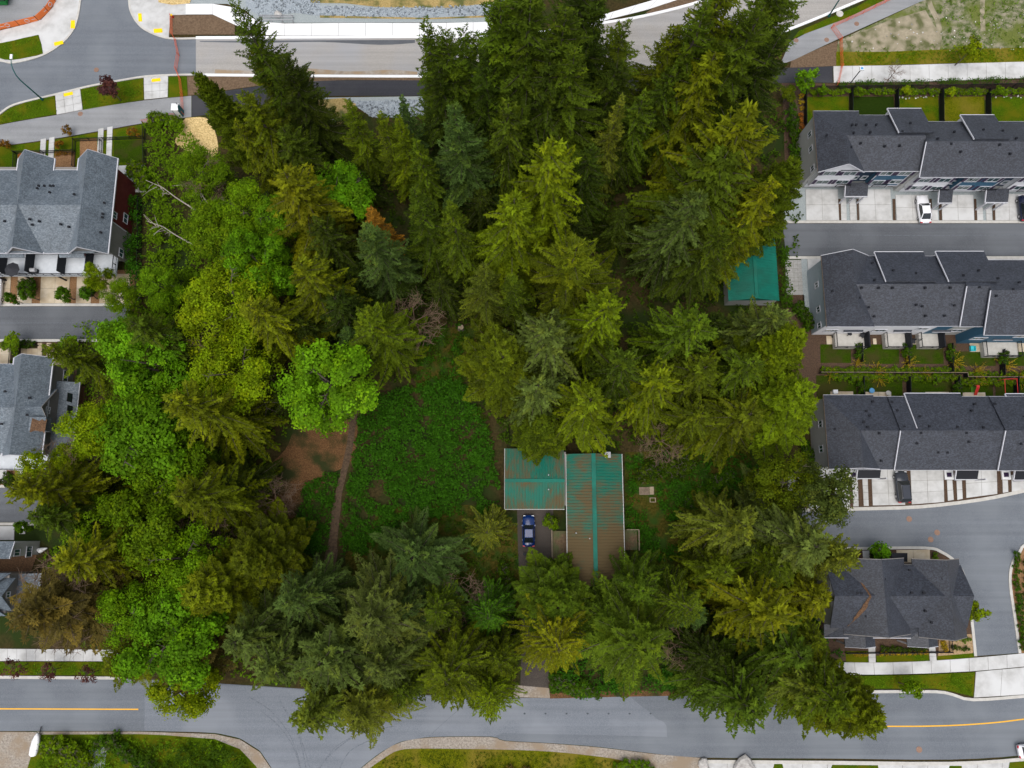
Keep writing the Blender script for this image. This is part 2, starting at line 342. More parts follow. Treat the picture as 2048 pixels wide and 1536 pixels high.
def slab_strip(name, pa, pb, n, z, m, thick=0.12, gap=0.045, rows=1, base='concrete_joint', label=None, parent=None):
    """a pavement between two edge lines, cast in n x rows slabs with open joints; every slab is a part"""
    A = [P(*p) for p in pa]; B = [P(*p) for p in pb]
    steps = max(n, 6)
    edge = [polyline_at(A, i / steps) for i in range(steps + 1)] + [polyline_at(B, i / steps) for i in range(steps, -1, -1)]
    V, F = prism([(p.x, p.y) for p in edge], z - thick, z - 0.03)
    root = meshobj(name, V, F, base, parent)
    if parent is None: tag(root, label, kind='structure')
    for i in range(n):
        a0, a1 = polyline_at(A, i / n), polyline_at(A, (i + 1) / n); b0, b1 = polyline_at(B, i / n), polyline_at(B, (i + 1) / n)
        for j in range(rows):
            q = [a0.lerp(b0, j / rows), a1.lerp(b1, j / rows), a1.lerp(b1, (j + 1) / rows), a0.lerp(b0, (j + 1) / rows)]
            c = sum(q, Vector()) / 4
            q = [p + (c - p).normalized() * gap * 0.7 for p in q]
            V, F = prism([(p.x, p.y) for p in q], z - 0.06, z + R.uniform(-0.002, 0.004))
            meshobj('slab', V, F, m, root)
    return root
def kerb(pts, w=0.32, h=0.15, m='kerb', z0=0.0, label='pale concrete kerb', side=1, world=False):
    """kerb stone run along a line; a real step"""
    A = pts if world else [P(*p) for p in pts]; L_, R_ = [], []
    for i, p in enumerate(A):
        d = (A[min(i + 1, len(A) - 1)] - A[max(i - 1, 0)]); d.z = 0; d.normalize(); nrm = Vector((-d.y, d.x, 0)) * side
        L_.append(p); R_.append(p + nrm * w)
    V = []; F = []
    for a, b in zip(L_, R_): V += [(a.x, a.y, z0 - 0.05), (a.x, a.y, z0 + h), (b.x, b.y, z0 + h), (b.x, b.y, z0 - 0.05)]
    for i in range(len(A) - 1):
        k = 4 * i
        for j in range(4): F.append((k + j, k + (j + 1) % 4, k + 4 + (j + 1) % 4, k + 4 + j))
    F += [(3, 2, 1, 0), tuple(len(V) - 4 + j for j in range(4))]
    o = meshobj('kerb', V, F, m)
    bm = bmesh.new(); bm.from_mesh(o.data); bmesh.ops.recalc_face_normals(bm, faces=bm.faces); bm.to_mesh(o.data); bm.free()
    return tag(o, label, kind='structure')
def ribbon(name, pts, w, z, m, parent=None, world=False):
    A = pts if world else [P(*p) for p in pts]; V = []
    for i, p in enumerate(A):
        d = (A[min(i + 1, len(A) - 1)] - A[max(i - 1, 0)]); d.z = 0; d.normalize(); nrm = Vector((-d.y, d.x, 0)); ww = w[i] if isinstance(w, (list, tuple)) else w
        V += [(p.x + nrm.x * ww / 2, p.y + nrm.y * ww / 2, z), (p.x - nrm.x * ww / 2, p.y - nrm.y * ww / 2, z)]
    F = [(2 * i, 2 * i + 1, 2 * i + 3, 2 * i + 2) for i in range(len(A) - 1)]
    return meshobj(name, V, F, m, parent)
def smooth_px(pts, n=6):
    """Catmull-Rom through pixel points"""
    out = []
    for i in range(len(pts) - 1):
        p0 = pts[max(i - 1, 0)]; p1 = pts[i]; p2 = pts[i + 1]; p3 = pts[min(i + 2, len(pts) - 1)]
        for k in range(n):
            t = k / n
            out.append(tuple(0.5 * ((2 * p1[j]) + (-p0[j] + p2[j]) * t + (2 * p0[j] - 5 * p1[j] + 4 * p2[j] - p3[j]) * t * t + (-p0[j] + 3 * p1[j] - 3 * p2[j] + p3[j]) * t ** 3) for j in (0, 1)))
    return out + [pts[-1]]
# ------------------------------------------------------------------ the setting: ground, roads, paths
g = 2500.0
o = meshobj('ground', [(-g, -g, 0), (g, -g, 0), (g, g, 0), (-g, g, 0)], [(0, 1, 2, 3)], 'litter'); tag(o, 'dark forest floor with leaf litter', kind='structure')

# --- upper road with its junction
n_left = smooth_px([(-80, 118), (0, 124), (22, 128), (60, 121), (96, 108), (130, 84), (150, 58), (159, 28), (163, 0), (170, -60)], 4)
n_right = smooth_px([(255, -60), (257, 0), (261, 25), (276, 50), (300, 67), (338, 79), (392, 79)], 4)
s_edge = smooth_px([(392, 148), (340, 149), (290, 152), (240, 160), (180, 171), (110, 188), (50, 202), (20, 212), (0, 226), (-60, 270)], 3)
sheet('road', n_left + n_right + s_edge, 0.03, 'asphalt', label='grey asphalt road with a side street')
new_s = smooth_px([(392, 148), (620, 150), (830, 151), (1000, 150), (1190, 143), (1330, 133), (1480, 92), (1600, 48), (1716, 0), (1860, -60)], 4)
new_n = smooth_px([(392, 79), (620, 78), (830, 77), (960, 76), (1100, 66), (1200, 50), (1290, 35), (1420, 0), (1560, -60)], 4)
sheet('road', new_n + new_s[::-1], 0.034, 'asphalt_dusty', label='dusty pale road still under construction')
kerb(n_left[::-1], side=-1); kerb(n_right, side=1); kerb(s_edge, side=1)
kerb(new_n, w=0.5, m='concrete_new', label='white new kerb along the dusty road', side=1); kerb(new_s, w=0.45, m='concrete_new', label='white new kerb along the dusty road', side=-1)
sheet('road', smooth_px([(430, 139), (520, 142), (610, 137), (700, 143), (780, 140), (835, 144)], 4) + [(835, 149.5), (620, 149), (430, 147)], 0.04, 'road_dirt', label='brown dirt washed along the dusty road edge')
sheet('road', smooth_px([(400, 84), (520, 86), (640, 84), (760, 90), (830, 86)], 4) + [(830, 80), (620, 81), (400, 82)], 0.041, 'asphalt_lane', label='dark damp strip along the dusty road')
# white new pavement beyond the dusty road
slab_strip('pavement', smooth_px([(372, 9), (440, 9), (474, 16), (500, 32), (530, 47), (700, 47), (880, 47), (1000, 44)], 3), smooth_px([(372, 30), (430, 30), (456, 38), (480, 58), (520, 71), (700, 72), (880, 72), (1000, 69)], 3), 12, 0.16, 'concrete_new', label='white newly poured pavement')
slab_strip('pavement', [(1090, 62), (1200, 32), (1330, -6), (1450, -44)], [(1110, 72), (1200, 44), (1290, 22), (1400, -14)], 8, 0.16, 'concrete_new', label='white newly poured pavement where the road bends')
sheet('soil_bed', [(1292, 26), (1330, 0), (1400, -30), (1420, -4), (1300, 32)], 0.1, 'soil', label='strip of brown soil beside the bend')
sheet('soil_bed', [(343, 31), (456, 31), (470, 45), (470, 70), (338, 70)], 0.12, 'soil', label='bed of bare brown soil')
# gravel and straw slopes along the top
sheet('ground', [(460, -60), (1010, -60), (1010, 20), (1000, 45), (520, 46), (490, 20), (455, 8), (372, 8), (378, -60)], 0.03, 'fine_gravel', label='fine bluish gravel shoulder')
sheet('ground', [(490, -60), (640, -60), (640, 12), (760, 15), (1000, 10), (1000, 30), (860, 35), (640, 32), (590, 26), (520, 34), (492, 14)], 0.04, 'gravel', label='bank of coarse blue-grey gravel')
sheet('ground', [(615, -40), (1000, -40), (1000, 4), (900, 16), (760, 15), (690, 7), (622, 6)], 0.05, 'straw_dull', label='dry straw coloured grass above the gravel')
sheet('ground', [(640, 31), (860, 36), (1000, 30), (1000, 34), (860, 39), (640, 36)], 0.05, 'straw_dull', label='thin line of dry straw along the gravel')
# corner plazas
corner = [(-60, 70), (0, 62), (50, 50), (84, 40), (108, 14), (112, -40), (166, -40)] + [q for q in n_left[::-1][8:] if q[0] > -50]
sheet('pavement', corner, 0.12, 'concrete', thick=0.12, label='pale concrete corner with ramps')
sheet('pavement', [(258, -40), (378, -40), (378, 8), (372, 30), (341, 31), (338, 78)] + n_right[::-1][6:], 0.12, 'concrete', thick=0.12, label='pale concrete corner beside the soil bed')
sheet('ground', [(312, -30), (392, -30), (380, 8), (345, 11), (318, 6)], 0.16, 'straw', label='patch of pale straw on the corner')
sheet('lawn', [(-60, 92), (0, 88), (25, 83), (50, 77), (78, 71), (84, 90), (87, 108), (75, 112), (60, 115), (40, 119), (22, 121), (10, 120), (0, 117), (-60, 112)], 0.19, 'lawn', thick=0.1, label='small grass island on the corner')
for a, q in enumerate([[(143, 42), (151, 42), (151, 58), (142, 58)], [(109, 86), (127, 82), (128, 89), (110, 93)], [(277, 28), (284, 28), (285, 44), (278, 44)], [(308, 59), (325, 58), (326, 66), (309, 67)]]):
    tag(sheet('tactile_pad', q, 0.165, 'tactile_yellow', thick=0.03, kind='thing'), ['yellow tactile pad facing the side street by the grass island', 'yellow tactile pad at the grass island kerb', 'yellow tactile pad facing the side street by the soil bed', 'yellow tactile pad between side street and soil bed'][a], 'tactile pad', 'yellow tactile ramp pads')
sheet('ground', [(-60, -60), (112, -60), (108, 12), (84, 38), (0, 58), (-60, 66)], 0.02, 'asphalt_path', label='grey building yard behind the orange banner')

# boulevard south of the road
sheet('lawn', [(-24, 248), (0, 232), (20, 217), (50, 206), (110, 192), (113, 229), (60, 238), (0, 249)], 0.1, 'lawn', label='grass boulevard below the street lamp')
sheet('lawn', [(162, 179), (240, 164), (287, 157), (288, 200), (167, 220)], 0.1, 'lawn', label='grass boulevard under the purple tree')
sheet('lawn', [(337, 154), (374, 153), (376, 192), (337, 196)], 0.1, 'lawn', label='grass boulevard beside the orange netting')
for q, t, lb in (([(111, 190), (161, 178), (166, 220), (114, 230)], [(128, 188), (146, 184), (147, 190), (129, 194)], 'below the street lamp'), ([(288, 155), (337, 152), (336, 195), (289, 200)], [(304, 159), (321, 157), (322, 163), (304, 165)], 'beside the portable toilet')):
    slab_strip('crossing_ramp', [q[0], q[1]], [q[3], q[2]], 3, 0.12, 'concrete', rows=3, label='concrete crossing ramp ' + lb)
    tag(sheet('tactile_pad', t, 0.145, 'tactile_yellow', thick=0.03, kind='thing'), 'yellow tactile pad on the crossing ramp ' + lb, 'tactile pad', 'yellow tactile ramp pads')
sheet('soil_bed', [(374, 153), (620, 154), (830, 155), (1000, 154), (1190, 147), (1300, 140), (1300, 150), (1190, 154), (1000, 160), (830, 161), (700, 160), (620, 163), (560, 166), (470, 178), (376, 192)], 0.04, 'soil', label='strip of brown soil beside the black path')
# asphalt path
sheet('path', smooth_px([(-60, 262), (0, 250), (60, 239), (115, 230), (200, 214), (290, 201), (383, 192)], 3) + smooth_px([(383, 234), (290, 246), (200, 262), (100, 279), (0, 293), (-60, 304)], 3), 0.05, 'asphalt_path', label='grey asphalt path past the portable toilet')
sheet('path', smooth_px([(384, 192), (480, 178), (560, 167), (620, 163), (700, 161), (830, 161), (1000, 160), (1190, 152), (1400, 138), (1570, 136), (1665, 133)], 3) + smooth_px([(1665, 166), (1570, 166), (1400, 176), (1190, 186), (1000, 192), (830, 192), (700, 192), (620, 194), (560, 202), (480, 220), (384, 234)], 3), 0.06, 'asphalt_new', label='fresh black asphalt path')
sheet('ground', [(600, 196), (830, 193), (1000, 193), (1000, 205), (830, 204), (700, 206)], 0.03, 'fine_gravel', label='fine gravel edge below the black path')
sheet('ground', [(700, 203), (830, 200), (900, 200), (900, 225), (810, 235), (745, 235), (715, 215)], 0.04, 'gravel', label='coarse gravel below the black path')
sheet('ground', [(600, 202), (690, 196), (715, 210), (680, 250), (610, 250)], 0.045, 'straw_dull', label='dry straw grass around the boulders')
sheet('ground', smooth_px([(372, 236), (412, 236), (430, 262), (436, 305), (410, 318), (382, 306), (354, 290), (352, 276), (366, 262), (364, 246), (372, 236)], 3), 0.05, 'straw', label='pale straw mulch patch')
# upper right: road verge, path, wasteland, pavement
sheet('lawn', [(1598, 62), (1716, 12), (1790, -30), (1840, -30), (1770, 0), (1690, 38), (1610, 68), (1585, 78)], 0.06, 'lawn', label='grass verge along the orange netting')
sheet('path', [(1560, 130), (1580, 84), (1610, 68), (1690, 37), (1770, 0), (1860, -40), (1960, -40), (1840, 4), (1760, 40), (1690, 72), (1640, 95), (1588, 120)], 0.05, 'asphalt_path', label='grey asphalt path with manhole covers')
sheet('ground', [(1582, 122), (1640, 96), (1675, 82), (1672, 132), (1580, 136)], 0.04, 'soil', label='wedge of brown soil beside the netting')
sheet('ground', [(1676, 82), (1760, 42), (1840, 4), (1960, -50), (2200, -50), (2200, 110), (1850, 112), (1672, 110)], 0.03, 'weeds', label='weedy waste ground')
sheet('ground', [(1690, 78), (1770, 44), (1850, 20), (1880, 70), (1868, 104), (1760, 104), (1700, 104)], 0.036, 'dry_ground', label='bare gravelly patch on the waste ground')
ribbon('footpath', smooth_px([(1850, -30), (1860, 10), (1876, 45), (1878, 80), (1872, 108), (1882, 124)], 4), [0.9] * 21, 0.045, 'dry_ground'); tag(bpy.data.objects['footpath'], 'worn footpath across the waste ground', kind='structure')
o = ribbon('footpath', smooth_px([(1966, -30), (1964, 20), (1966, 62)], 4), 0.8, 0.045, 'dry_ground'); tag(o, 'worn track fading out in the weeds', kind='structure')
sheet('lawn', [(1672, 104), (1770, 104), (1860, 100), (2200, 92), (2200, 122), (1900, 127), (1672, 133)], 0.05, 'lawn_dry', label='mown grass along the waste ground')
slab_strip('pavement', [(1666, 133), (1800, 131), (1900, 128), (2048, 124), (2200, 120)], [(1667, 166), (1800, 165), (1900, 162), (2048, 157), (2200, 152)], 14, 0.12, 'concrete', label='pale concrete pavement below the waste ground')
sheet('ground', [(1560, 166), (1668, 167), (1800, 166), (2200, 154), (2200, 200), (1600, 200), (1560, 190)], 0.03, 'mulch', label='mulch bed along the black fence')
# back gardens of the upper row
for k, (x0, x1, y1, m, lb) in enumerate([(1609, 1697, 300, 'lawn', 'with a shrub bed'), (1699, 1787, 245, 'turf', 'of plain dark artificial turf'), (1790, 1876, 245, 'lawn', 'edged with white stones'), (1880, 1968, 255, 'lawn_dry', 'with dry yellow patches'), (1972, 2140, 255, 'lawn', 'behind the far townhouses')]):
    sheet('lawn', [(x0, 194), (x1, 193), (x1 + 1, y1), (x0 + 1, y1)], 0.06, m, label='back garden lawn ' + lb)
sheet('ground', [(1565, 180), (1608, 180), (1612, 340), (1570, 345)], 0.04, 'mulch', label='planting bed at the end of the upper row')
# upper lane
sheet('road', [(1565, 447), (2200, 447), (2200, 512), (1572, 512)], 0.03, 'asphalt_lane', label='dark lane between the townhouse rows')
kerb([(1570, 446.5), (2200, 446.5)], w=0.42, h=0.12, side=1); kerb([(1573, 513), (2200, 513)], w=0.42, h=0.12, side=-1)
# driveways of the upper row (slabs), strips of planting and gravel between them
def drive(q, nx, ny, m='concrete', lb='concrete driveway slab'):
    return slab_strip('driveway', [q[0], q[1]], [q[3], q[2]], nx, 0.1, m, rows=ny, label=lb)
sheet('ground', [(1565, 375), (2200, 372), (2200, 446), (1568, 446)], 0.035, 'fine_gravel', label='grey gravel strips between the driveways')
top = 379
drive([(1611, top), (1675, top), (1678, 441), (1612, 441)], 2, 2, lb='concrete driveway of the end townhouse in the upper row')
drive([(1681, 398), (1692, 398), (1693, 441), (1682, 441)], 1, 3, lb='narrow doorway path of the end townhouse'); drive([(1698, 398), (1711, 398), (1713, 441), (1700, 441)], 1, 3, lb='narrow doorway path beside the gravel strip')
drive([(1716, top), (1780, top), (1784, 441), (1719, 441)], 2, 2, lb='concrete driveway of the blue townhouse in the upper row')
drive([(1790, 390), (1856, 390), (1858, 441), (1793, 441)], 2, 2, lb='concrete driveway under the white sedan'); drive([(1862, 420), (1875, 420), (1876, 441), (1863, 441)], 1, 1, lb='short doorway path beside the white sedan')
drive([(1882, 390), (1946, 390), (1948, 441), (1884, 441)], 2, 2, lb='concrete driveway with tyre stains'); drive([(1953, 415), (1965, 415), (1966, 441), (1954, 441)], 1, 2, lb='short doorway path between two porch posts')
drive([(1971, 415), (1983, 415), (1984, 441), (1972, 441)], 1, 2, lb='short doorway path beside the black car'); drive([(1989, 388), (2100, 388), (2104, 441), (1990, 441)], 4, 2, lb='concrete driveway under the black car')
for x, w in ((1675.5, 5), (1712.5, 4), (1784, 6), (1858, 5), (1876.5, 5.5), (1947, 5), (1983.5, 5)):
    sheet('soil_bed', [(x, 398), (x + w, 398), (x + w + 1.5, 441), (x + 1.5, 441)], 0.08, 'mulch', label='narrow mulch strip between the upper driveways')
# row 2 surroundings
slab_strip('path', [(1570, 520), (1602, 520)], [(1572, 590), (1606, 590)], 4, 0.1, 'paver_grey', rows=8, label='paved path beside the hedge of the teal shed')
sheet('ground', [(1602, 516), (1614, 516), (1622, 640), (1608, 640)], 0.05, 'fine_gravel', label='gravel strip along the pale blue end wall')
drive([(1614, 518), (2200, 518), (2200, 545), (1616, 545)], 10, 1, lb='concrete apron in front of the middle row')
sheet('ground', [(1570, 590), (1608, 590), (1612, 660), (1572, 660)], 0.05, 'mulch', label='dark mulch bed behind the teal shed')
sheet('ground', [(1590, 660), (2200, 655), (2200, 800), (1590, 800)], 0.03, 'mulch', label='mulch ground between two townhouse rows')
for x0, x1, y0, y1, lb in ((1640, 1701, 689, 726, 'by the yellow-green tree'), (1722, 1797, 689, 728, 'with a stepping stone'), (1818, 1886, 686, 728, 'beside the blue townhouse'), (1902, 1990, 703, 732, 'with the aqua crate patio'), (2000, 2140, 704, 732, 'behind the last patio')):
    sheet('lawn', [(x0, y0), (x1, y0), (x1 + 1, y1), (x0 + 1, y1)], 0.06, 'lawn_dark', label='back garden lawn of the middle row ' + lb)
for x0, x1, y0, y1, lb in ((1632, 1712, 751, 800, 'beside the tree edge'), (1728, 1804, 751, 800, 'littered with garden toys'), (1822, 1904, 754, 800, 'with rounded shrubs'), (1915, 1985, 760, 800, 'with the bright green mat'), (1990, 2140, 762, 800, 'with the red frame')):
    sheet('lawn', [(x0, y0), (x1, y0), (x1 + 1, y1), (x0 + 1, y1)], 0.06, 'lawn_dark', label='back garden lawn of the lower row ' + lb)
# patios
for q, lb in (([(1652, 672), (1710, 672), (1711, 689), (1653, 689)], 'under the first deck'), ([(1745, 677), (1752, 677), (1753, 689), (1746, 689)], 'below the stair'), ([(1814, 678), (1865, 678), (1866, 689), (1815, 689)], 'with dark chairs'), ([(1938, 686), (2060, 686), (2062, 704), (1939, 704)], 'with the aqua crate'), ([(1660, 783), (1706, 783), (1706, 800), (1661, 800)], 'with the white box'), ([(1730, 784), (1782, 784), (1782, 800), (1731, 800)], 'with garden toys'), ([(1850, 784), (1897, 784), (1897, 800), (1850, 800)], 'behind the lower row'), ([(1924, 785), (1970, 785), (1971, 800), (1925, 800)], 'with a red toy slide')):
    slab_strip('patio', [q[0], q[1]], [q[3], q[2]], max(1, int((q[1][0] - q[0][0]) / 22)), 0.1, 'concrete_warm', label='small concrete patio ' + lb)
for q, lb in (([(1773, 690), (1780, 690), (1780, 697), (1773, 697)], 'set in the lawn'), ([(1773, 681), (1780, 681), (1780, 688), (1773, 688)], 'between deck and lawn')):
    sheet('paver', q, 0.12, 'concrete_warm', thick=0.06, kind='thing', label='square stepping stone ' + lb, cat='paver')
# row 3 driveways and the wide lane
sheet('ground', [(1600, 930), (2200, 930), (2200, 952), (2048, 984), (1960, 1002), (1840, 1015), (1600, 1020)], 0.026, 'mulch', label='mulch strips between the lower driveways')
drive([(1628, 938), (1696, 938), (1700, 1016), (1628, 1020)], 2, 3, lb='concrete driveway of the end townhouse in the lower row'); drive([(1703, 958), (1715, 958), (1717, 1013), (1706, 1013)], 1, 4, lb='narrow doorway path lower row')
drive([(1724, 958), (1735, 958), (1737, 1012), (1727, 1012)], 1, 4, lb='narrow doorway path beside a hedge strip'); drive([(1742, 938), (1806, 938), (1810, 1010), (1745, 1011)], 2, 3, lb='concrete driveway under the dark estate car')
drive([(1820, 938), (1886, 938), (1888, 1004), (1823, 1009)], 2, 3, lb='empty concrete driveway beside the dark estate car'); drive([(1893, 960), (1904, 960), (1907, 1000), (1895, 1002)], 1, 2, lb='narrow doorway path beside the gravel strip lower row')
drive([(1912, 960), (1923, 960), (1925, 998), (1914, 1000)], 1, 2, lb='narrow doorway path before the bend'); drive([(1930, 938), (1993, 938), (1994, 988), (1932, 996)], 2, 2, lb='concrete driveway at the bend')
drive([(2004, 960), (2015, 960), (2016, 984), (2005, 986)], 1, 1, lb='last doorway path at the bend'); drive([(2022, 950), (2140, 950), (2140, 964), (2023, 989)], 2, 1, lb='last concrete driveway at the bend')
slab_strip('path', [(1574, 946), (1616, 946)], [(1576, 985), (1617, 985)], 3, 0.1, 'paver_grey', rows=4, label='paved path at the end of the lower row')
sheet('ground', [(1616, 932), (1628, 932), (1628, 1016), (1617, 1016)], 0.05, 'fine_gravel', label='gravel strip at the end of the lower row')
lane_top = smooth_px([(1560, 1024), (1640, 1023), (1720, 1021), (1840, 1017), (1960, 1003), (2048, 985), (2200, 950)], 3)
lane_in = smooth_px([(1560, 1094), (1720, 1094), (1850, 1093), (1884, 1102), (1912, 1122), (1930, 1152), (1943, 1220), (1953, 1312)], 4)
lane_out = smooth_px([(2036, 1306), (2027, 1240), (2017, 1170), (2020, 1130), (2036, 1102), (2060, 1084), (2200, 1060)], 4)
sheet('road', lane_top + lane_out[::-1] + lane_in[::-1], 0.03, 'asphalt', label='wide grey lane bending past the corner house')
kerb(lane_top, w=0.5, h=0.12, side=1); kerb(lane_in, w=0.4, side=-1); kerb(lane_out, w=0.4, side=-1)
sheet('ground', lane_out + [(2200, 1340), (2044, 1310)], 0.05, 'mulch_red', label='reddish mulch bed dotted with shrubs')
# corner house grounds
sheet('ground', [(1640, 1096), (1850, 1097), (1884, 1106), (1912, 1126), (1929, 1156), (1942, 1220), (1951, 1314), (1680, 1322), (1640, 1300)], 0.03, 'mulch', label='mulch ground round the corner house')
sheet('ground', [(1892, 1270), (1945, 1268), (1949, 1300), (1940, 1312), (1876, 1312), (1878, 1280)], 0.05, 'sandy_soil', label='sandy shrub bed beside the corner house')
drive([(1792, 1100), (1859, 1099), (1860, 1125), (1793, 1125)], 2, 1, m='concrete_warm', lb='warm concrete driveway behind the corner house'); drive([(1724, 1101), (1738, 1101), (1740, 1125), (1726, 1125)], 1, 1, lb='short concrete pad behind the corner house')
for q, lb in (([(1736, 1293), (1750, 1293), (1751, 1325), (1737, 1325)], 'second'), ([(1857, 1293), (1870, 1293), (1873, 1322), (1859, 1322)], 'sandy bed')):
    drive(q, 1, 3, lb='short front path of the corner house beside the ' + ('yellow flowers' if lb == 'second' else 'sandy bed'))
for q, lb in (([(1690, 1302), (1735, 1302), (1736, 1324), (1692, 1324)], 'under the conifer branches'), ([(1752, 1311), (1857, 1309), (1858, 1322), (1753, 1324)], 'between the two front paths'), ([(1874, 1312), (1948, 1306), (1949, 1316), (1875, 1321)], 'below the sandy bed')):
    sheet('lawn', q, 0.06, 'lawn', label='front grass strip ' + lb)
slab_strip('pavement', [(1670, 1324), (1760, 1325), (1850, 1322), (1950, 1315), (2048, 1306), (2200, 1290)], [(1672, 1349), (1760, 1349), (1850, 1347), (1950, 1342), (2048, 1333), (2200, 1316)], 14, 0.12, 'concrete', label='pale pavement in front of the corner house')
drive([(1951, 1343), (2160, 1324), (2160, 1382), (1947, 1395)], 4, 1, lb='broad concrete apron at the lane mouth')
# --- bottom road
r_n = smooth_px([(-60, 1355), (0, 1355), (250, 1357), (520, 1372), (780, 1388), (1040, 1393), (1100, 1395), (1260, 1391), (1390, 1390), (1560, 1386), (1700, 1384), (1760, 1384), (1870, 1384), (1905, 1390), (1945, 1399), (2048, 1392), (2200, 1378)], 3)
r_s = smooth_px([(2200, 1490), (2048, 1510), (1900, 1519), (1660, 1517), (1405, 1515), (1300, 1506), (1200, 1494), (1100, 1486), (1010, 1481), (980, 1473), (860, 1474), (800, 1484), (760, 1506), (722, 1536), (690, 1580), (650, 1640)], 3) + smooth_px([(585, 1640), (565, 1580), (543, 1536), (520, 1502), (480, 1477), (430, 1466), (340, 1463), (280, 1462), (0, 1462), (-60, 1462)], 3)
sheet('road', r_n + r_s, 0.03, 'asphalt', label='grey two-lane road with a yellow centre line')
sheet('road', [(290, 1359), (520, 1374), (780, 1390), (1040, 1395), (1100, 1397), (1260, 1393), (1268, 1400), (1282, 1412), (1300, 1424), (1312, 1437), (1328, 1444), (1333, 1452), (1334, 1474), (1240, 1471), (1100, 1468), (1004, 1466), (990, 1472), (860, 1473), (800, 1483), (760, 1505), (722, 1535), (690, 1580), (650, 1640), (585, 1640), (565, 1580), (543, 1535), (520, 1501), (480, 1476), (430, 1465), (340, 1462), (289, 1461)], 0.036, 'asphalt_old', label='paler worn asphalt where the side road joins')
o = ribbon('centre_line', [(-60, 1417.5), (0, 1417.5), (140, 1418), (277, 1418.5)], 0.17, 0.04, 'paint_yellow'); tag(o, 'solid yellow centre line ending at worn asphalt', kind='structure')
o = ribbon('centre_line', smooth_px([(1640, 1452), (1795, 1452.5), (1860, 1452), (1920, 1450), (1990, 1445), (2048, 1438), (2200, 1418)], 3), 0.17, 0.04, 'paint_yellow'); tag(o, 'solid yellow centre line curving along the road', kind='structure')
for k, pts in enumerate([[(560, 1400), (580, 1440), (600, 1480), (612, 1536)], [(566, 1410), (590, 1450), (606, 1490), (620, 1536)], [(520, 1420), (556, 1450), (585, 1490), (600, 1536)], [(790, 1452), (720, 1468), (670, 1495), (640, 1536)], [(770, 1440), (700, 1478), (660, 1510), (632, 1545)], [(740, 1480), (700, 1502), (680, 1536)], [(500, 1395), (540, 1420), (575, 1462), (592, 1500), (604, 1545)]]):
    o = ribbon('tyre_mark', smooth_px(pts, 5), 0.13, 0.041 + 0.001 * k, 'tyre_mark'); tag(o, 'dark curved tyre mark at the road junction', kind='structure')
kerb([(-60, 1351), (0, 1351), (250, 1353)], w=0.4, side=-1); kerb(smooth_px([(1690, 1380), (1760, 1380), (1870, 1380), (1905, 1386), (1945, 1396), (2048, 1389), (2200, 1375)], 3), w=0.4, side=-1)
kerb(smooth_px([(1404, 1519), (1520, 1520), (1660, 1521), (1900, 1523), (2048, 1514), (2200, 1494)], 3), w=0.45, side=-1)
slab_strip('pavement', [(-60, 1297), (0, 1297), (120, 1298), (300, 1300)], [(-60, 1322), (0, 1322), (120, 1322), (300, 1323)], 19, 0.12, 'concrete', label='pale pavement beside the red-leaved street trees')
sheet('lawn', [(-60, 1323), (300, 1324), (300, 1355), (250, 1351), (-60, 1349)], 0.1, 'lawn', label='grass boulevard under the red-leaved trees')
sheet('lawn', [(1715, 1352), (1850, 1349), (1949, 1344), (1946, 1393), (1905, 1383), (1870, 1377), (1690, 1377), (1690, 1352)], 0.1, 'lawn', label='grass boulevard in front of the corner house')
# south side of the bottom road
sheet('ground', [(-60, 1463), (74, 1464), (66, 1500), (48, 1560), (-60, 1560)], 0.03, 'verge', label='gravel driveway beside the covered boat')
sheet('lawn', [(60, 1465), (280, 1466), (430, 1472), (480, 1484), (515, 1510), (540, 1570), (30, 1570)], 0.024, 'lawn', label='rough grass with shrubs below the road')
sheet('ground', [(74, 1463), (280, 1463), (340, 1465), (430, 1468), (480, 1479), (520, 1504), (543, 1538), (565, 1582), (540, 1582), (512, 1532), (480, 1498), (430, 1478), (330, 1470), (280, 1468), (80, 1469)], 0.04, 'verge', label='gravel verge round the side road corner')
sheet('ground', [(180, 1500), (215, 1490), (210, 1530), (200, 1570), (165, 1570), (170, 1525)], 0.045, 'gravel', label='pale gravel patch among the shrubs')
sheet('ground', smooth_px([(722, 1537), (760, 1507), (800, 1485), (860, 1475), (980, 1474), (1010, 1482), (1100, 1487), (1200, 1495), (1300, 1507), (1405, 1516)], 3) + [(1405, 1560), (690, 1590)], 0.03, 'verge', label='brown gravel verge along the road')
sheet('lawn', smooth_px([(728, 1545), (770, 1515), (800, 1500), (850, 1497), (1000, 1499), (1100, 1503), (1180, 1511), (1240, 1520), (1300, 1540)], 3) + [(1300, 1600), (690, 1600)], 0.045, 'lawn_dry', label='yellowing lawn below the road')
slab_strip('pavement', [(1404, 1524), (1560, 1525), (1660, 1526), (1900, 1528), (2048, 1520), (2200, 1500)], [(1404, 1560), (1560, 1560), (1660, 1560), (1900, 1560), (2048, 1556), (2200, 1545)], 16, 0.11, 'concrete', label='pale pavement with driveways at the lower kerb')
for q in ([(1548, 1527), (1564, 1527), (1572, 1560), (1540, 1560)], [(1664, 1529), (1755, 1530), (1760, 1560), (1650, 1560)], [(1898, 1531), (1922, 1531), (1928, 1560), (1892, 1560)], [(2018, 1524), (2120, 1516), (2120, 1560), (2012, 1560)]):
    sheet('lawn', q, 0.13, 'lawn', label='clipped grass panel in the lower pavement')
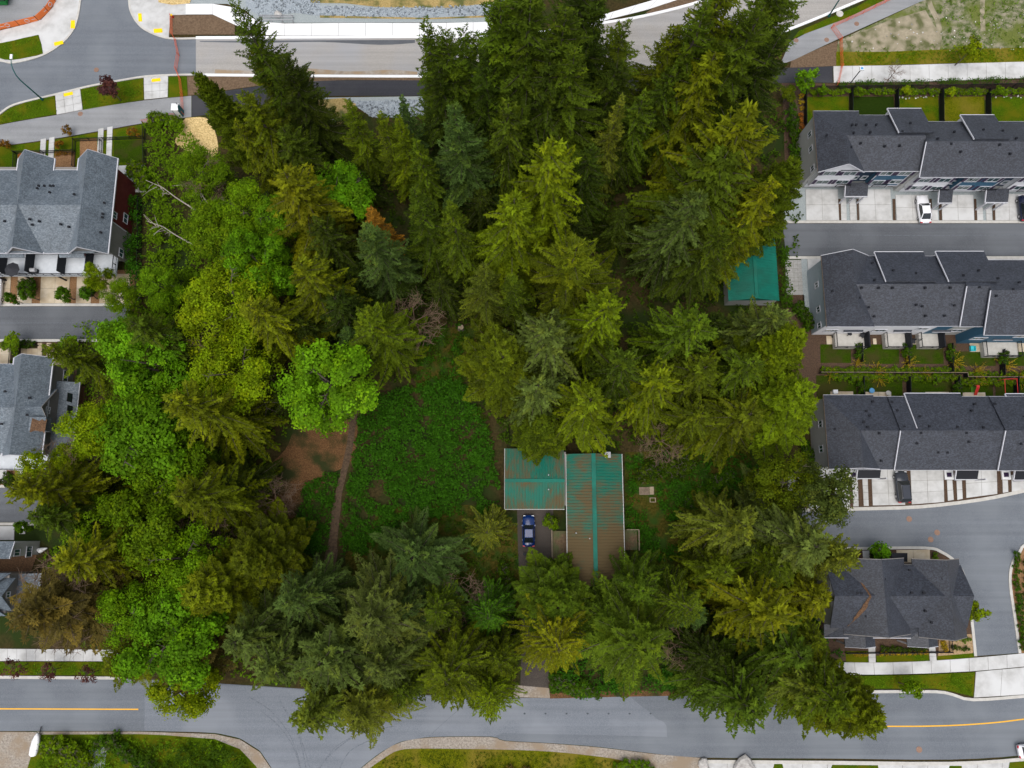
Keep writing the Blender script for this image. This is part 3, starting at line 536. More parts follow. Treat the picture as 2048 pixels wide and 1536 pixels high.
# --- left estate
sheet('lawn', smooth_px([(-60, 306), (0, 294), (100, 281), (200, 264), (288, 248)], 3) + [(290, 340), (-60, 345)], 0.03, 'lawn', label='front gardens of the grey-roofed row')
for q, lb in (([(36, 306), (80, 304), (80, 340), (34, 340)], 'with orange plants'), ([(110, 303), (150, 302), (150, 340), (108, 340)], 'between two fences'), ([(160, 279), (194, 277), (196, 322), (160, 322)], 'with straw coloured patch')):
    sheet('soil_bed', q, 0.05, 'mulch_red', label='planted bed ' + lb)
sheet('lawn', [(228, 283), (288, 279), (290, 325), (228, 325)], 0.055, 'lawn_dark', label='fenced dark lawn square')
for a, b in (((82, 279), (93, 277)), ((99, 276), (110, 274)), ((197, 258), (208, 256)), ((215, 255), (226, 253))):
    slab_strip('path', [a, b], [(a[0] - 3, 332), (b[0] - 3, 332)], 1, 0.1, 'concrete', rows=5, label='stepped white front path of the grey-roofed row')
drive([(226, 332), (290, 330), (292, 385), (228, 385)], 2, 2, lb='concrete pad at the grey-roofed gable')
sheet('ground', [(-60, 540), (290, 540), (268, 608), (-60, 608)], 0.03, 'mulch_red', label='bark strips between the left driveways')
for x0, x1, lb in ((-60, 20, 'under the white van'), (34, 64, 'narrow beside the clipped hedge'), (80, 138, 'with the leafy street trees'), (152, 182, 'beside the second hedge'), (199, 258, 'beside the forest edge')):
    drive([(x0 + 3, 548), (x1 + 3, 548), (x1, 607), (x0, 607)], 2 if x1 - x0 > 40 else 1, 2, m='concrete_warm', lb='warm concrete driveway ' + lb)
sheet('road', [(-60, 613), (262, 613), (262, 678), (-60, 678)], 0.03, 'asphalt_lane', label='dark lane below the grey-roofed row')
kerb([(-60, 612.5), (262, 612.5)], w=0.42, h=0.12, side=1); kerb([(-60, 678.5), (262, 678.5)], w=0.42, h=0.12, side=-1)
sheet('ground', [(-60, 684), (160, 684), (150, 780), (-60, 780)], 0.03, 'mulch', label='front gardens of the second grey-roofed house')
for q in ([(-60, 697), (22, 697), (20, 735), (-60, 735)], [(42, 697), (76, 697), (75, 725), (43, 725)], [(104, 694), (140, 694), (140, 730), (104, 730)]):
    slab_strip('patio', [q[0], q[1]], [q[3], q[2]], 3, 0.08, 'concrete_warm', rows=3, label='small paved patio in the front garden')
for a in (76, 94):
    slab_strip('path', [(a, 686), (a + 9, 686)], [(a - 1, 735), (a + 8, 735)], 1, 0.1, 'concrete_warm', rows=4, label='pale front path of the second house')
sheet('ground', [(-60, 930), (170, 925), (170, 975), (-60, 975)], 0.03, 'mulch_red', label='bark strips before the second house')
drive([(-60, 940), (14, 940), (12, 966), (-60, 966)], 2, 1, m='concrete', lb='pale driveway below the second house'); drive([(36, 940), (66, 940), (64, 966), (34, 966)], 1, 1, lb='pale driveway under the olive branches'); drive([(80, 938), (138, 938), (136, 968), (78, 968)], 2, 1, lb='pale driveway behind the bare twigs')
sheet('road', [(-60, 976), (160, 976), (160, 1044), (-60, 1044)], 0.03, 'asphalt_lane', label='dark lane under the overhanging conifers')
kerb([(-60, 975.5), (160, 975.5)], w=0.42, h=0.12, side=1); kerb([(-60, 1045), (120, 1045)], w=0.42, h=0.12, side=-1)
drive([(-60, 1052), (30, 1052), (29, 1080), (-60, 1080)], 2, 1, lb='pale driveway of the third house'); drive([(40, 1052), (52, 1052), (51, 1068), (39, 1068)], 1, 1, lb='small concrete pad by the third house')
sheet('ground', [(-60, 1110), (75, 1108), (60, 1150), (-60, 1150)], 0.05, 'brown_needles', label='ground covered in brown needles')
# --- clearing, trail, house yard
sheet('ground', smooth_px([(590, 840), (705, 840), (712, 880), (704, 930), (672, 942), (640, 985), (612, 1030), (600, 1075), (540, 1085), (480, 1075), (490, 1000), (530, 940), (570, 900), (585, 865), (590, 840)], 3), 0.03, 'leafy_soil', label='bare reddish soil under the trees')
ribbon('trail', smooth_px([(735, 790), (712, 820), (705, 850), (700, 890), (690, 935), (680, 975), (674, 1010), (668, 1060), (664, 1100), (655, 1150), (640, 1200)], 4), [1.0] * 24 + [1.3] * 8 + [1.8] * 9, 0.045, 'trail_soil'); tag(bpy.data.objects['trail'], 'narrow dirt trail through the bramble clearing', kind='structure')
sheet('ground', [(760, 1010), (1000, 1010), (1040, 1060), (1040, 1230), (700, 1230), (690, 1110), (740, 1060)], 0.02, 'moss_ground', label='thin mossy ground below the brambles')
sheet('ground', [(840, 660), (960, 650), (960, 760), (830, 780)], 0.02, 'moss_ground', label='mossy gap between conifers')
sheet('ground', [(1250, 905), (1500, 890), (1540, 960), (1470, 1130), (1270, 1140), (1250, 1060)], 0.02, 'moss_ground', label='patchy ground of the house garden')
sheet('driveway', [(1034, 1012), (1106, 1012), (1108, 1100), (1102, 1200), (1096, 1396), (1040, 1396), (1044, 1250), (1036, 1100)], 0.04, 'driveway_brown', label='brown driveway leading to the teal-roofed house')
sheet('ground', [(1030, 1370), (1098, 1376), (1100, 1396), (1026, 1394)], 0.045, 'verge', label='gravelly mouth of the driveway')
sheet('ground', [(1100, 1386), (1260, 1380), (1390, 1384), (1390, 1391), (1260, 1393), (1100, 1397)], 0.045, 'leafy_soil', label='strip of dry needles along the road')
for k, pts in enumerate([[(858, 1473), (880, 1452), (905, 1430), (925, 1412)], [(1700, 470), (1850, 471), (2048, 470)], [(0, 646), (120, 646), (240, 645)]]):
    o = ribbon('sealed_crack', smooth_px(pts, 5), 0.06, 0.045 + 0.001 * k, 'tyre_mark'); tag(o, 'dark sealed seam in the asphalt', kind='structure')
for k, x in enumerate((1049, 1091, 1133, 1175, 1217, 1259, 1301)):
    c = P(x, 1427); V, F = prism([(c.x + 0.16 * math.cos(i * math.pi / 4), c.y + 0.13 * math.sin(i * math.pi / 4)) for i in range(8)], 0.03, 0.055); tag(meshobj('road_stud', V, F, 'seal'), ['first', 'second', 'third', 'fourth', 'fifth', 'sixth', 'seventh'][k] + ' small dark road stud counted from the driveway mouth', 'road stud', 'road studs')
# manholes
for k, (x, y) in enumerate(((161, 228), (1653, 80), (1713, 48), (1592, 81), (1818, 1038), (1874, 1065), (1861, 1079), (1838, 1499), (193, 140))):
    c = P(x, y); V = [(c.x + 0.42 * math.cos(i * math.pi / 8), c.y + 0.42 * math.sin(i * math.pi / 8)) for i in range(16)]
    V, F = prism(V, 0.03, 0.062); tag(meshobj('manhole_cover', V, F, 'iron'), 'rusty manhole cover ' + ['on the grey path above the stepped white paths', 'on the grey path beside the orange netting', 'on the grey path above the netting corner', 'on the grey path at the conifer edge', 'in the lane below the dark estate car', 'in the lane where it bends', 'beside another in the bending lane', 'in the yellow-lined road before the driveways', 'in the middle of the road junction'][k], 'manhole cover', 'manhole covers')
for x, y in ((1679, 28),):
    c = P(x, y); V = [(c.x + 0.6 * math.cos(i * math.pi / 8), c.y + 0.6 * math.sin(i * math.pi / 8)) for i in range(16)]
    V, F = prism(V, 0.05, 0.12); tag(meshobj('manhole_cover', V, F, 'kerb'), 'pale round concrete cover in the grass verge', 'manhole cover')
# ------------------------------------------------------------------ buildings
def roof_slope(parent, pts, m='shingle_dark', thick=0.16, name='roof_slope'):
    n = len(pts); pts = [Vector(p) for p in pts]
    nz = sum(pts[i].x * pts[(i + 1) % n].y - pts[(i + 1) % n].x * pts[i].y for i in range(n))
    if nz < 0: pts = pts[::-1]
    V = pts + [p - Vector((0, 0, thick)) for p in pts]
    F = [tuple(range(n)), tuple(range(2 * n - 1, n - 1, -1))] + [(i, n + i, n + (i + 1) % n, (i + 1) % n) for i in range(n)]
    return meshobj(name, V, F, m, parent)
def board(parent, p, q, m='trim_white', w=0.09, h=0.18, name='fascia'):
    return MB().beam(p, q, w, h).build(name, m, parent)
WIN = {}
FACE = {'S': 0.0, 'E': math.pi / 2, 'N': math.pi, 'W': -math.pi / 2}
def window(parent, c, w, h, face='S', frame='trim_white', mull=1, pane='glass'):
    key = (round(w, 2), round(h, 2), frame, mull, pane)
    if key not in WIN:
        mb = MB(); f = 0.11
        mb.box(-w / 2, w / 2, -0.07, 0.02, h / 2 - f, h / 2).box(-w / 2, w / 2, -0.09, 0.02, -h / 2, -h / 2 + f)
        mb.box(-w / 2, -w / 2 + f, -0.07, 0.02, -h / 2 + f, h / 2 - f).box(w / 2 - f, w / 2, -0.07, 0.02, -h / 2 + f, h / 2 - f)
        for k in range(mull):
            x = -w / 2 + w * (k + 1) / (mull + 1); mb.box(x - 0.04, x + 0.04, -0.06, 0.02, -h / 2 + f, h / 2 - f)
        fo = mb.build('window', frame, None, local=True); po = boxobj('pane', (-w / 2 + f, w / 2 - f, -0.02, 0.01, -h / 2 + f, h / 2 - f), pane, None, local=True)
        WIN[key] = (fo.data, po.data); bpy.data.objects.remove(fo); bpy.data.objects.remove(po)
    a, b = WIN[key]
    o = bpy.data.objects.new('window', a); COL.objects.link(o); o.parent = parent; o.location = Vector(c) - wl(parent); o.rotation_euler = (0, 0, FACE[face])
    p = bpy.data.objects.new('pane', b); COL.objects.link(p); p.parent = o
    return o
def shutters(parent, c, w, h, m='shutter_plum'):
    for s in (-1, 1):
        x = c[0] + s * (w / 2 + 0.27); boxobj('shutter', (x - 0.22, x + 0.22, c[1] - 0.06, c[1] + 0.01, c[2] - h / 2, c[2] + h / 2), m, parent)
VENT = None
def vents(parent, pxs, z):
    global VENT
    for x, y, zz in [(v[0], v[1], v[2] if len(v) > 2 else z) for v in pxs]:
        if VENT is None:
            t = MB().box(-0.12, 0.12, -0.12, 0.12, -0.1, 0.14).box(-0.16, 0.16, -0.16, 0.16, 0.14, 0.19).build('roof_vent', 'metal_black', None, local=True); VENT = t.data; bpy.data.objects.remove(t)
        o = bpy.data.objects.new('roof_vent', VENT); COL.objects.link(o); o.parent = parent; o.location = P(x, y, zz) - wl(parent)
def railing(parent, pts, z, h=1.0, step=1.3, m='metal_black', name='railing'):
    mb = MB(); pts = [Vector(p) for p in pts]
    for a, b in zip(pts, pts[1:]):
        up = Vector((0, 0, h)); mb.beam(a + up, b + up, 0.09, 0.08); mb.beam(a + Vector((0, 0, 0.12)), b + Vector((0, 0, 0.12)), 0.05, 0.05)
        n = max(1, int((b - a).length / step))
        for i in range(n + 1): p = a.lerp(b, i / n); mb.beam(p, p + up, 0.07, 0.07)
        k = max(2, int((b - a).length / 0.16))
        for i in range(1, k): p = a.lerp(b, i / k); mb.beam(p + Vector((0, 0, 0.12)), p + up, 0.02, 0.02)
    return mb.build(name, m, parent)

def town_row(label, zE, zR, wpx, n_end, s_end, peak, hip, gable, secs, raised, siding, s_in=0.35):
    """terrace: a hipped/gabled end unit and stepped gable-roof units beyond"""
    Xw = P(*wpx, zE).x; Xr = P(*peak, zR).x; Xe = 2 * Xr - Xw; YN = P(*n_end, zE).y; YS = P(*s_end, zE).y; Yh = P(*hip, zR).y
    root = empty('townhouse_row', ((Xw + Xe) / 2, (YN + YS) / 2, 0)); tag(root, label, 'townhouse', 'terraces of dark-roofed townhouses')
    far = P(secs[-1][1], secs[-1][4], zE).x
    if gable == 'S':
        roof_slope(root, [(Xw, YN, zE), (Xr, Yh, zR), (Xr, YS, zR), (Xw, YS, zE)]); roof_slope(root, [(Xe, YN, zE), (Xr, Yh, zR), (Xr, YS, zR), (Xe, YS, zE)]); roof_slope(root, [(Xw, YN, zE), (Xr, Yh, zR), (Xe, YN, zE)])
        g, gi = YS + 0.3, YS
    else:
        roof_slope(root, [(Xw, YS, zE), (Xr, Yh, zR), (Xr, YN, zR), (Xw, YN, zE)]); roof_slope(root, [(Xe, YS, zE), (Xr, Yh, zR), (Xr, YN, zR), (Xe, YN, zE)]); roof_slope(root, [(Xw, YS, zE), (Xr, Yh, zR), (Xe, YS, zE)])
        g, gi = YN - 0.3, YN
    meshobj('gable_wall', [(Xw + 0.35, g, zE - 0.2), (Xe - 0.35, g, zE - 0.2), (Xr, g, zR - 0.3), (Xw + 0.35, g + 0.1, zE - 0.2), (Xe - 0.35, g + 0.1, zE - 0.2), (Xr, g + 0.1, zR - 0.3)], [(0, 1, 2), (5, 4, 3), (0, 3, 4, 1), (1, 4, 5, 2), (2, 5, 3, 0)], 'siding_white', root)
    d = -0.02 if gable == 'S' else 0.02
    board(root, (Xw, gi + d, zE - 0.1), (Xr, gi + d, zR - 0.1)); board(root, (Xr, gi + d, zR - 0.1), (Xe, gi + d, zE - 0.1))
    oth = YN if gable == 'S' else YS
    board(root, (Xw, oth, zE - 0.1), (Xe, oth, zE - 0.1)); board(root, (Xw + 0.02, YS, zE - 0.13), (Xw + 0.02, YN, zE - 0.13), m='wood_grey', w=0.1)
    boxobj('wall', (Xw + 0.35, Xe - 0.3, YS + s_in, YN - 0.35, -0.05, zE - 0.18), siding, root)
    out = []
    for k, (p0, p1, pN, pR, pS, dz) in enumerate(secs):
        x0 = Xr if k == 0 else P(p0, pS, zE + dz).x; x1 = P(p1, pS, zE + dz).x if k < len(secs) - 1 else far
        yN = P(1800, pN, zE + dz).y; yS = P(1800, pS, zE + dz).y; yR = P(1800, pR, zR + dz).y
        za, zb = zE + dz, zR + dz - (0.04 if k == 0 else 0)
        roof_slope(root, [(x0, yS, za), (x1, yS, za), (x1, yR, zb), (x0, yR, zb)]); roof_slope(root, [(x0, yN, za), (x1, yN, za), (x1, yR, zb), (x0, yR, zb)])
        board(root, (x0, yS, za - 0.12), (x1, yS, za - 0.12)); board(root, (x0, yN, za - 0.12), (x1, yN, za - 0.12))
        if k: board(root, (x0 - 0.02, yS, za - 0.06), (x0 - 0.02, yR, zb - 0.06), w=0.11)
        boxobj('wall', (x0 + (0.2 if k else 0.0), x1 - 0.01, yS + s_in + 0.01, yN - 0.36, -0.05, za - 0.17), siding if k == 0 else 'siding_grey', root)
        meshobj('party_wall', [(x0 + 0.18, yS + 0.4, za - 0.2), (x0 + 0.18, yN - 0.4, za - 0.2), (x0 + 0.18, yR, zb - 0.2), (x0 + 0.3, yS + 0.4, za - 0.2), (x0 + 0.3, yN - 0.4, za - 0.2), (x0 + 0.3, yR, zb - 0.2)], [(0, 1, 2), (5, 4, 3), (0, 3, 4, 1), (1, 4, 5, 2), (2, 5, 3, 0)], 'siding_navy', root)
        out.append((x0, x1, yS, yR, yN, za, zb))
    for p0, p1, pN, pR, side in raised:
        x0 = P(p0, pN, zE + 0.3).x; x1 = P(p1, pN, zE + 0.3).x; yN = P(1800, pN, zE + 0.3).y; yR = P(1800, pR, zR + 0.12).y
        roof_slope(root, [(x0, yN, zE + 0.3), (x1, yN, zE + 0.3), (x1, yR, zR + 0.12), (x0, yR, zR + 0.12)], thick=0.3)
        board(root, (x0 - 0.05, yN, zE + 0.22), (x0 - 0.05, yR, zR + 0.06), w=0.11); board(root, (x0, yN + 0.06, zE + 0.2), (x1, yN + 0.06, zE + 0.2))
        boxobj('bay_wall', (x0 + 0.2, x1 - 0.2, yN - 1.5, yN - 0.3, -0.05, zE - 0.05), 'siding_white', root)
    return root, Xw, Xe, YS, YN, out

# ---- upper row
r1, Xw, Xe, YS, YN, secs = town_row('dark-roofed townhouse row with white and blue fronts beside the waste ground', 7.6, 10.2, (1632, 290), (1660, 222), (1660, 344), (1699, 331), (1690, 274), 'S', [(1700, 1839, 230, 271, 342, 0.0), (1839, 2160, 243, 283, 354, 0.0)], [(1775, 1843, 217, 265, 'W'), (1921, 1989, 230, 278, 'W')], 'siding_grey', s_in=1.26)
def front(root, Y, units, zE, zg=2.45, depth=0.95):
    """overhanging upper storeys above recessed garages; px limits taken under the eave"""
    for p0, p1, py, m in units:
        x0, x1 = PY(p0, py, Y).x, PY(p1, py, Y).x
        if m == 'siding_navy':
            boxobj('facade', (x0, x1, Y + depth - 0.25, Y + depth - 0.02, zg, zE - 0.25), m, root)
            for k in (-0.7, 0.7): window(root, ((x0 + x1) / 2 + k, Y + depth - 0.26, 3.75), 0.95, 1.15, mull=0)
        else:
            boxobj('facade', (x0, x1, Y, Y + depth, zg, zE - 0.2), m, root); boxobj('band', (x0 - 0.02, x1 + 0.02, Y - 0.03, Y + depth, zg - 0.28, zg - 0.002), 'trim_white', root)
            gx0, gx1 = x0 + 0.3, x1 - 0.3
            boxobj('garage_door', (gx0, gx1, Y + depth - 0.06, Y + depth + 0.1, 0.0, 2.15), 'siding_white', root)
            for k, s in ((x0, 1), (x1, -1)): boxobj('corner_trim', (min(k, k + s * 0.16), max(k, k + s * 0.16), Y - 0.02, Y + 0.1, zg, zE - 0.22), 'trim_white', root)
Ya = YS + 0.32; Yb = secs[1][2] + 0.32
front(r1, Ya, [(1640, 1719, 346, 'siding_white'), (1719, 1757, 346, 'siding_navy'), (1757, 1824, 346, 'siding_blue')], 7.6)
front(r1, Yb, [(1840, 1911, 357, 'siding_white'), (1911, 1931, 357, 'siding_navy'), (1931, 2010, 357, 'siding_blue'), (2010, 2042, 357, 'siding_navy'), (2042, 2130, 357, 'siding_white')], 7.6)
for x, y, Y, w in ((1660, 346, Ya, 2.0), (1700, 346, Ya, 2.0), (1644.5, 363.5, Ya, 2.0), (1684, 363.5, Ya, 2.0), (1773, 346, Ya, 1.9), (1810, 346, Ya, 1.9), (1755, 364, Ya, 1.9), (1791, 363, Ya, 1.9),
                   (1849, 360, Yb, 1.9), (1889, 360, Yb, 1.9), (1833, 375, Yb, 1.9), (1872, 376, Yb, 1.9), (1945, 359, Yb, 1.9), (1986, 359, Yb, 1.9), (1926, 375, Yb, 1.9), (1967, 376, Yb, 1.9), (2060, 359, Yb, 1.9), (2040, 375, Yb, 1.9)):
    c = PY(x, y, Y); c.y -= 0.02; window(r1, c, w, 1.35); shutters(r1, c, w, 1.35)
for x, y, Y in ((1684, 369, Ya), (1755, 370, Ya), (1872, 383, Yb), (1967, 383, Yb), (2040, 383, Yb)):
    c = PY(x, y, Y); railing(r1, [(c.x - 1.1, Y - 0.35, 2.5), (c.x + 1.1, Y - 0.35, 2.5)], 2.5, 1.0)
def porch(root, q, z, feet, m='shingle_dark', wall_y=None):
    p = [P(x, y, z) for x, y in q]
    roof_slope(root, [v + Vector((0, 0, 0.35 if i < 2 else 0.0)) for i, v in enumerate(p)], m, 0.14, 'porch_roof'); board(root, p[3] - Vector((0, 0, 0.12)), p[2] - Vector((0, 0, 0.12)), w=0.12, h=0.26); board(root, p[0] + Vector((-0.05, 0, 0.24)), p[3] - Vector((0.05, 0, 0.1)), w=0.12, h=0.26)
    for x, y in feet:
        f = P(x, y); MB().beam((f.x, f.y, 0.02), (f.x, f.y, z - 0.13), 0.2, 0.2).build('post', 'trim_white', root)
porch(r1, [(1690, 367), (1735, 367), (1735, 393), (1690, 393)], 2.7, [(1678, 407), (1695, 407), (1713, 407)])
porch(r1, [(1877, 380), (1904, 380), (1904, 406), (1877, 406)], 2.7, [(1861, 420), (1878, 420)])
porch(r1, [(1971, 379), (2016, 379), (2016, 405), (1971, 405)], 2.7, [(1951, 420), (1968, 420), (1986, 420)])
for x, y in ((1619.5, 269), (1621.5, 298), (1625, 337)): window(r1, PX(x, y, Xw + 0.34), 1.0, 1.3, 'W', mull=1)
vents(r1, [(1653, 271), (1704, 250, 9.3), (1712, 250, 9.3), (1732, 250, 9.3), (1752, 250, 9.3), (1707, 266, 10.1), (1740, 265, 10.1), (1804, 264, 10.1), (1820, 247, 9.4), (1840, 264), (1769, 293, 9.5), (1721, 287, 9.7), (1702, 295, 9.6), (1799, 292, 9.5), (1902, 288, 10), (1875, 278, 10.0), (1908, 264, 9.5), (1921, 304, 9.5), (1966, 260, 9.4), (1999, 290, 10), (2005, 262, 9.5), (2020, 308, 9.4), (2032, 277, 10)], 9.3)
# ---- middle row
r2, Xw2, Xe2, YS2, YN2, secs = town_row('dark-roofed townhouse row beside the teal shed', 6.3, 8.9, (1648, 580), (1660, 511), (1660, 653), (1706, 500), (1695, 604), 'N', [(1700, 1920, 512, 568, 652, 0.0), (1920, 1968, 512, 572, 653, 0.25), (1968, 2160, 520, 580, 670, 0.4)], [(1749, 1847, 504, 563, 'W'), (1871, 1968, 503, 563, 'W')], 'siding_paleblue')
Y2 = YS2 + 0.32
boxobj('facade', (Xw2 + 0.33, PY(1800, 660, Y2).x, Y2, Y2 + 0.1, 0, 6.1), 'siding_white', r2); boxobj('facade', (PY(1800, 660, Y2).x, PY(1860, 660, Y2).x, Y2, Y2 + 0.1, 0, 6.1), 'siding_white', r2)
boxobj('facade', (PY(1860, 660, Y2).x, secs[1][1] + 0.3, Y2, Y2 + 0.1, 0, 6.1), 'siding_blue', r2); Y2b = secs[2][2] + 0.32
boxobj('facade', (secs[2][0] + 0.05, secs[2][1], Y2b, Y2b + 0.1, 0, 6.4), 'siding_blue', r2); boxobj('facade', (secs[2][0] + 0.05, secs[2][0] + 0.19, Y2b + 0.101, Y2 + 0.2, 0, 6.4), 'siding_blue', r2)
for x, y, Y, w in ((1661, 661, Y2, 2.0), (1758, 660.5, Y2, 2.0), (1844, 657, Y2, 1.6), (1914, 660.5, Y2, 2.0), (1957, 676.5, Y2b, 2.2), (2044, 672, Y2b, 2.0)):
    c = PY(x, y, Y); c.y -= 0.02; window(r2, c, w, 1.3)
for q, dk, Y in (([(1687, 655), (1726, 655), (1726, 664), (1687, 664)], (1668, 1733), Y2), ([(1787, 655), (1823, 655), (1823, 664), (1787, 664)], (1768, 1816), Y2), ([(1865, 653), (1902, 653), (1902, 664), (1865, 664)], (1836, 1882), Y2), ([(1987, 671), (2026, 671), (2026, 680), (1987, 680)], (1963, 2032), Y2b)):
    p = [P(x, y, 2.9) for x, y in q]; roof_slope(r2, [v + Vector((0, 0, 0.45 if i < 2 else 0)) for i, v in enumerate(p)], 'shingle_dark', 0.12, 'porch_roof'); board(r2, p[3] - Vector((0, 0, .1)), p[2] - Vector((0, 0, .1)), h=0.2)
    xa, xb = P(dk[0], 675, 0.8).x, P(dk[1], 675, 0.8).x; y1 = Y - 0.02; y0 = y1 - 2.3
    boxobj('deck', (xa, xb, y0, y1, 0.1, 0.8), 'deck_taupe', r2); railing(r2, [(xa, y1, 0.8), (xa, y0, 0.8), (xb, y0, 0.8), (xb, y1, 0.8)], 0.8)
for x in (1736, 1819, 1886): 
    xx = P(x, 672, 2).x; boxobj('privacy_screen', (xx - 0.06, xx + 0.06, Y2 - 2.4, Y2 - 0.02, 0.05, 2.4), 'screen_black', r2)
for x, y in ((1633.5, 570), (1637, 619), (1639, 651)): window(r2, PX(x, y, Xw2 + 0.34), 1.0, 1.2, 'W')
vents(r2, [(1664, 582), (1713, 535, 8.0), (1745, 526, 7.6), (1749, 560, 8.7), (1723, 576, 8.8), (1757, 576, 8.8), (1718, 596, 8.4), (1737, 615, 7.8), (1748, 633, 7.1), (1786, 541, 8.2), (1831, 547, 8.3), (1817, 563), (1785, 576, 8.8), (1850, 576, 8.8), (1900, 576, 8.8), (1832, 610, 8), (1844, 613, 7.9), (1851, 632, 7.1), (1889, 632, 7.2), (1908, 611, 8), (1926, 551, 8.5), (1929, 562), (1957, 541, 8.3), (1958, 575, 9), (1992, 592, 9), (1995, 557, 8.8), (2025, 579, 9.2), (2038, 565, 9)], 8.7)
# ---- lower row
r3, Xw3, Xe3, YS3, YN3, secs = town_row('dark-roofed townhouse row above the dark estate car', 6.3, 8.9, (1653, 870), (1660, 790), (1660, 938), (1727, 938), (1722, 862), 'S', [(1720, 1789, 793, 861, 939, 0.0), (1789, 1996, 793, 861, 940, 0.25), (1996, 2160, 793, 861, 941, 0.5)], [(1809, 1921, 787, 857, 'W'), (2011, 2140, 788, 858, 'W')], 'siding_grey')
for x, y in ((1641, 848), (1642.5, 898)): window(r3, PX(x, y, Xw3 + 0.34), 1.1, 1.3, 'W')
porch(r3, [(1714, 936), (1760, 936), (1760, 957), (1714, 957)], 2.7, [(1712, 958), (1756, 958)], m='metal_black'); porch(r3, [(1911, 939), (1955, 939), (1955, 959), (1911, 959)], 2.7, [(1909, 960), (1950, 960)], m='metal_black'); porch(r3, [(2028, 940), (2070, 940), (2070, 960), (2028, 960)], 2.7, [(2026, 962)], m='metal_black')
for x in (1705, 1896, 2010):
    p = P(x, 950); boxobj('door_step', (p.x - 0.65, p.x + 0.65, p.y - 0.7, YS3 + 0.36, 0.05, 0.3), 'concrete_new', r3); boxobj('door_mat', (p.x - 0.36, p.x + 0.36, p.y - 0.3, p.y + 0.35, 0.3, 0.33), 'shutter_plum', r3)
vents(r3, [(1669, 858, 8.3), (1745, 803, 6.9), (1783, 804, 6.9), (1732, 822, 7.5), (1794, 821, 7.6), (1739, 831, 7.9), (1727, 844, 8.3), (1735, 854, 8.6), (1808, 854, 8.7), (1758, 867, 8.7), (1839, 833, 8.2), (1858, 853, 8.9), (1841, 866, 8.9), (1914, 854, 8.9), (1932, 866, 8.9), (1833, 887, 8.3), (1875, 905, 7.6), (1894, 905, 7.6), (1937, 884, 8.4), (1943, 821, 7.8), (1949, 808, 7.4), (1989, 808, 7.4), (1966, 855, 8.9), (1725, 902, 7.7), (1762, 922, 6.9), (2041, 888, 8.5), (2046, 834, 8.2)], 8.5)
# ---- corner house
cx = P(1800, 1195, 0); rc = empty('corner_house', (cx.x, cx.y, 0)); tag(rc, 'hip and gable roofed dark corner house with brown needles in its valleys', 'house')
zE, zR = 6.0, 8.3
yR = P(1800, 1192, zR).y; yn = P(1800, 1118, zE).y; ys = P(1800, 1268, zE).y
xa, xb = P(1656, 1200, zE).x, P(1936, 1200, zE).x
roof_slope(rc, [(xa, yn - 0.8, zE), (xb - 0.5, yn - 0.8, zE), (xb - 0.5, yR, zR), (xa, yR, zR)]); roof_slope(rc, [(xa, ys + 0.8, zE), (xb - 0.5, ys + 0.8, zE), (xb - 0.5, yR, zR), (xa, yR, zR)])
for pr, half, zz, y0, y1 in ((1770, 4.6, 8.9, ys, yn + 0.1), (1902, 3.3, 8.7, ys - 0.4, yn)):
    xr = P(pr, 1195, zz).x
    for s in (-1, 1): roof_slope(rc, [(xr, y0, zz), (xr, y1, zz), (xr + s * half, y1, zE - 0.05), (xr + s * half, y0, zE - 0.05)])
    for y_, d in ((y0, -0.03), (y1, 0.03)):
        for s in (-1, 1): board(rc, (xr, y_ + d, zz - 0.1), (xr + s * half, y_ + d, zE - 0.15), m='siding_taupe', w=0.08)
        meshobj('gable_wall', [(xr - half + 0.4, y_ - d * 10, zE - 0.3), (xr + half - 0.4, y_ - d * 10, zE - 0.3), (xr, y_ - d * 10, zz - 0.3), (xr - half + 0.4, y_ - d * 13, zE - 0.3), (xr + half - 0.4, y_ - d * 13, zE - 0.3), (xr, y_ - d * 13, zz - 0.3)], [(0, 1, 2), (5, 4, 3), (0, 3, 4, 1), (1, 4, 5, 2), (2, 5, 3, 0)], 'siding_taupe', rc)
boxobj('wall', (xa + 0.5, xb - 0.8, ys + 1.0, yn - 1.1, -0.05, zE - 0.2), 'siding_grey', rc)
# lower hips over the porches
for a in ((1690, 1751, 1268, 1294), (1815, 1876, 1268, 1293)):
    z = 3.2; x0, x1 = P(a[0], 1290, z).x, P(a[1], 1290, z).x; y0 = P(1800, a[3], z).y; y1 = P(1800, a[2], z).y + 1.5; xm = (x0 + x1) / 2 + 0.3
    roof_slope(rc, [(x0, y0, z), (xm, y0, z + 1.0), (xm, y1, z + 1.0), (x0, y1, z)], name='porch_roof'); roof_slope(rc, [(x1, y0, z), (xm, y0, z + 1.0), (xm, y1, z + 1.0), (x1, y1, z)], name='porch_roof')
    board(rc, (x0, y0, z - 0.1), (xm, y0, z + 0.9), w=0.08); board(rc, (xm, y0, z + 0.9), (x1, y0, z - 0.1), w=0.08)
    for xx in (x0 + 0.3, x1 - 0.3): MB().beam((xx, y0 + 0.3, 0.02), (xx, y0 + 0.3, z - 0.1), 0.2, 0.2).build('post', 'trim_white', rc)
z = 3.4; roof_slope(rc, [P(1648, 1248, z), P(1648, 1275, z), P(1900, 1276, z), P(1918, 1276, z), P(1918, 1255, z + 0.8), P(1690, 1250, z + 0.8)], name='lower_roof')
board(rc, P(1648, 1275.5, z - 0.1), P(1918, 1276.5, z - 0.1), w=0.1)
roof_slope(rc, [P(1783, 1106, 3.0), P(1815, 1106, 3.0), P(1815, 1124, 3.0), P(1783, 1124, 3.0)], 'metal_black', name='porch_roof')
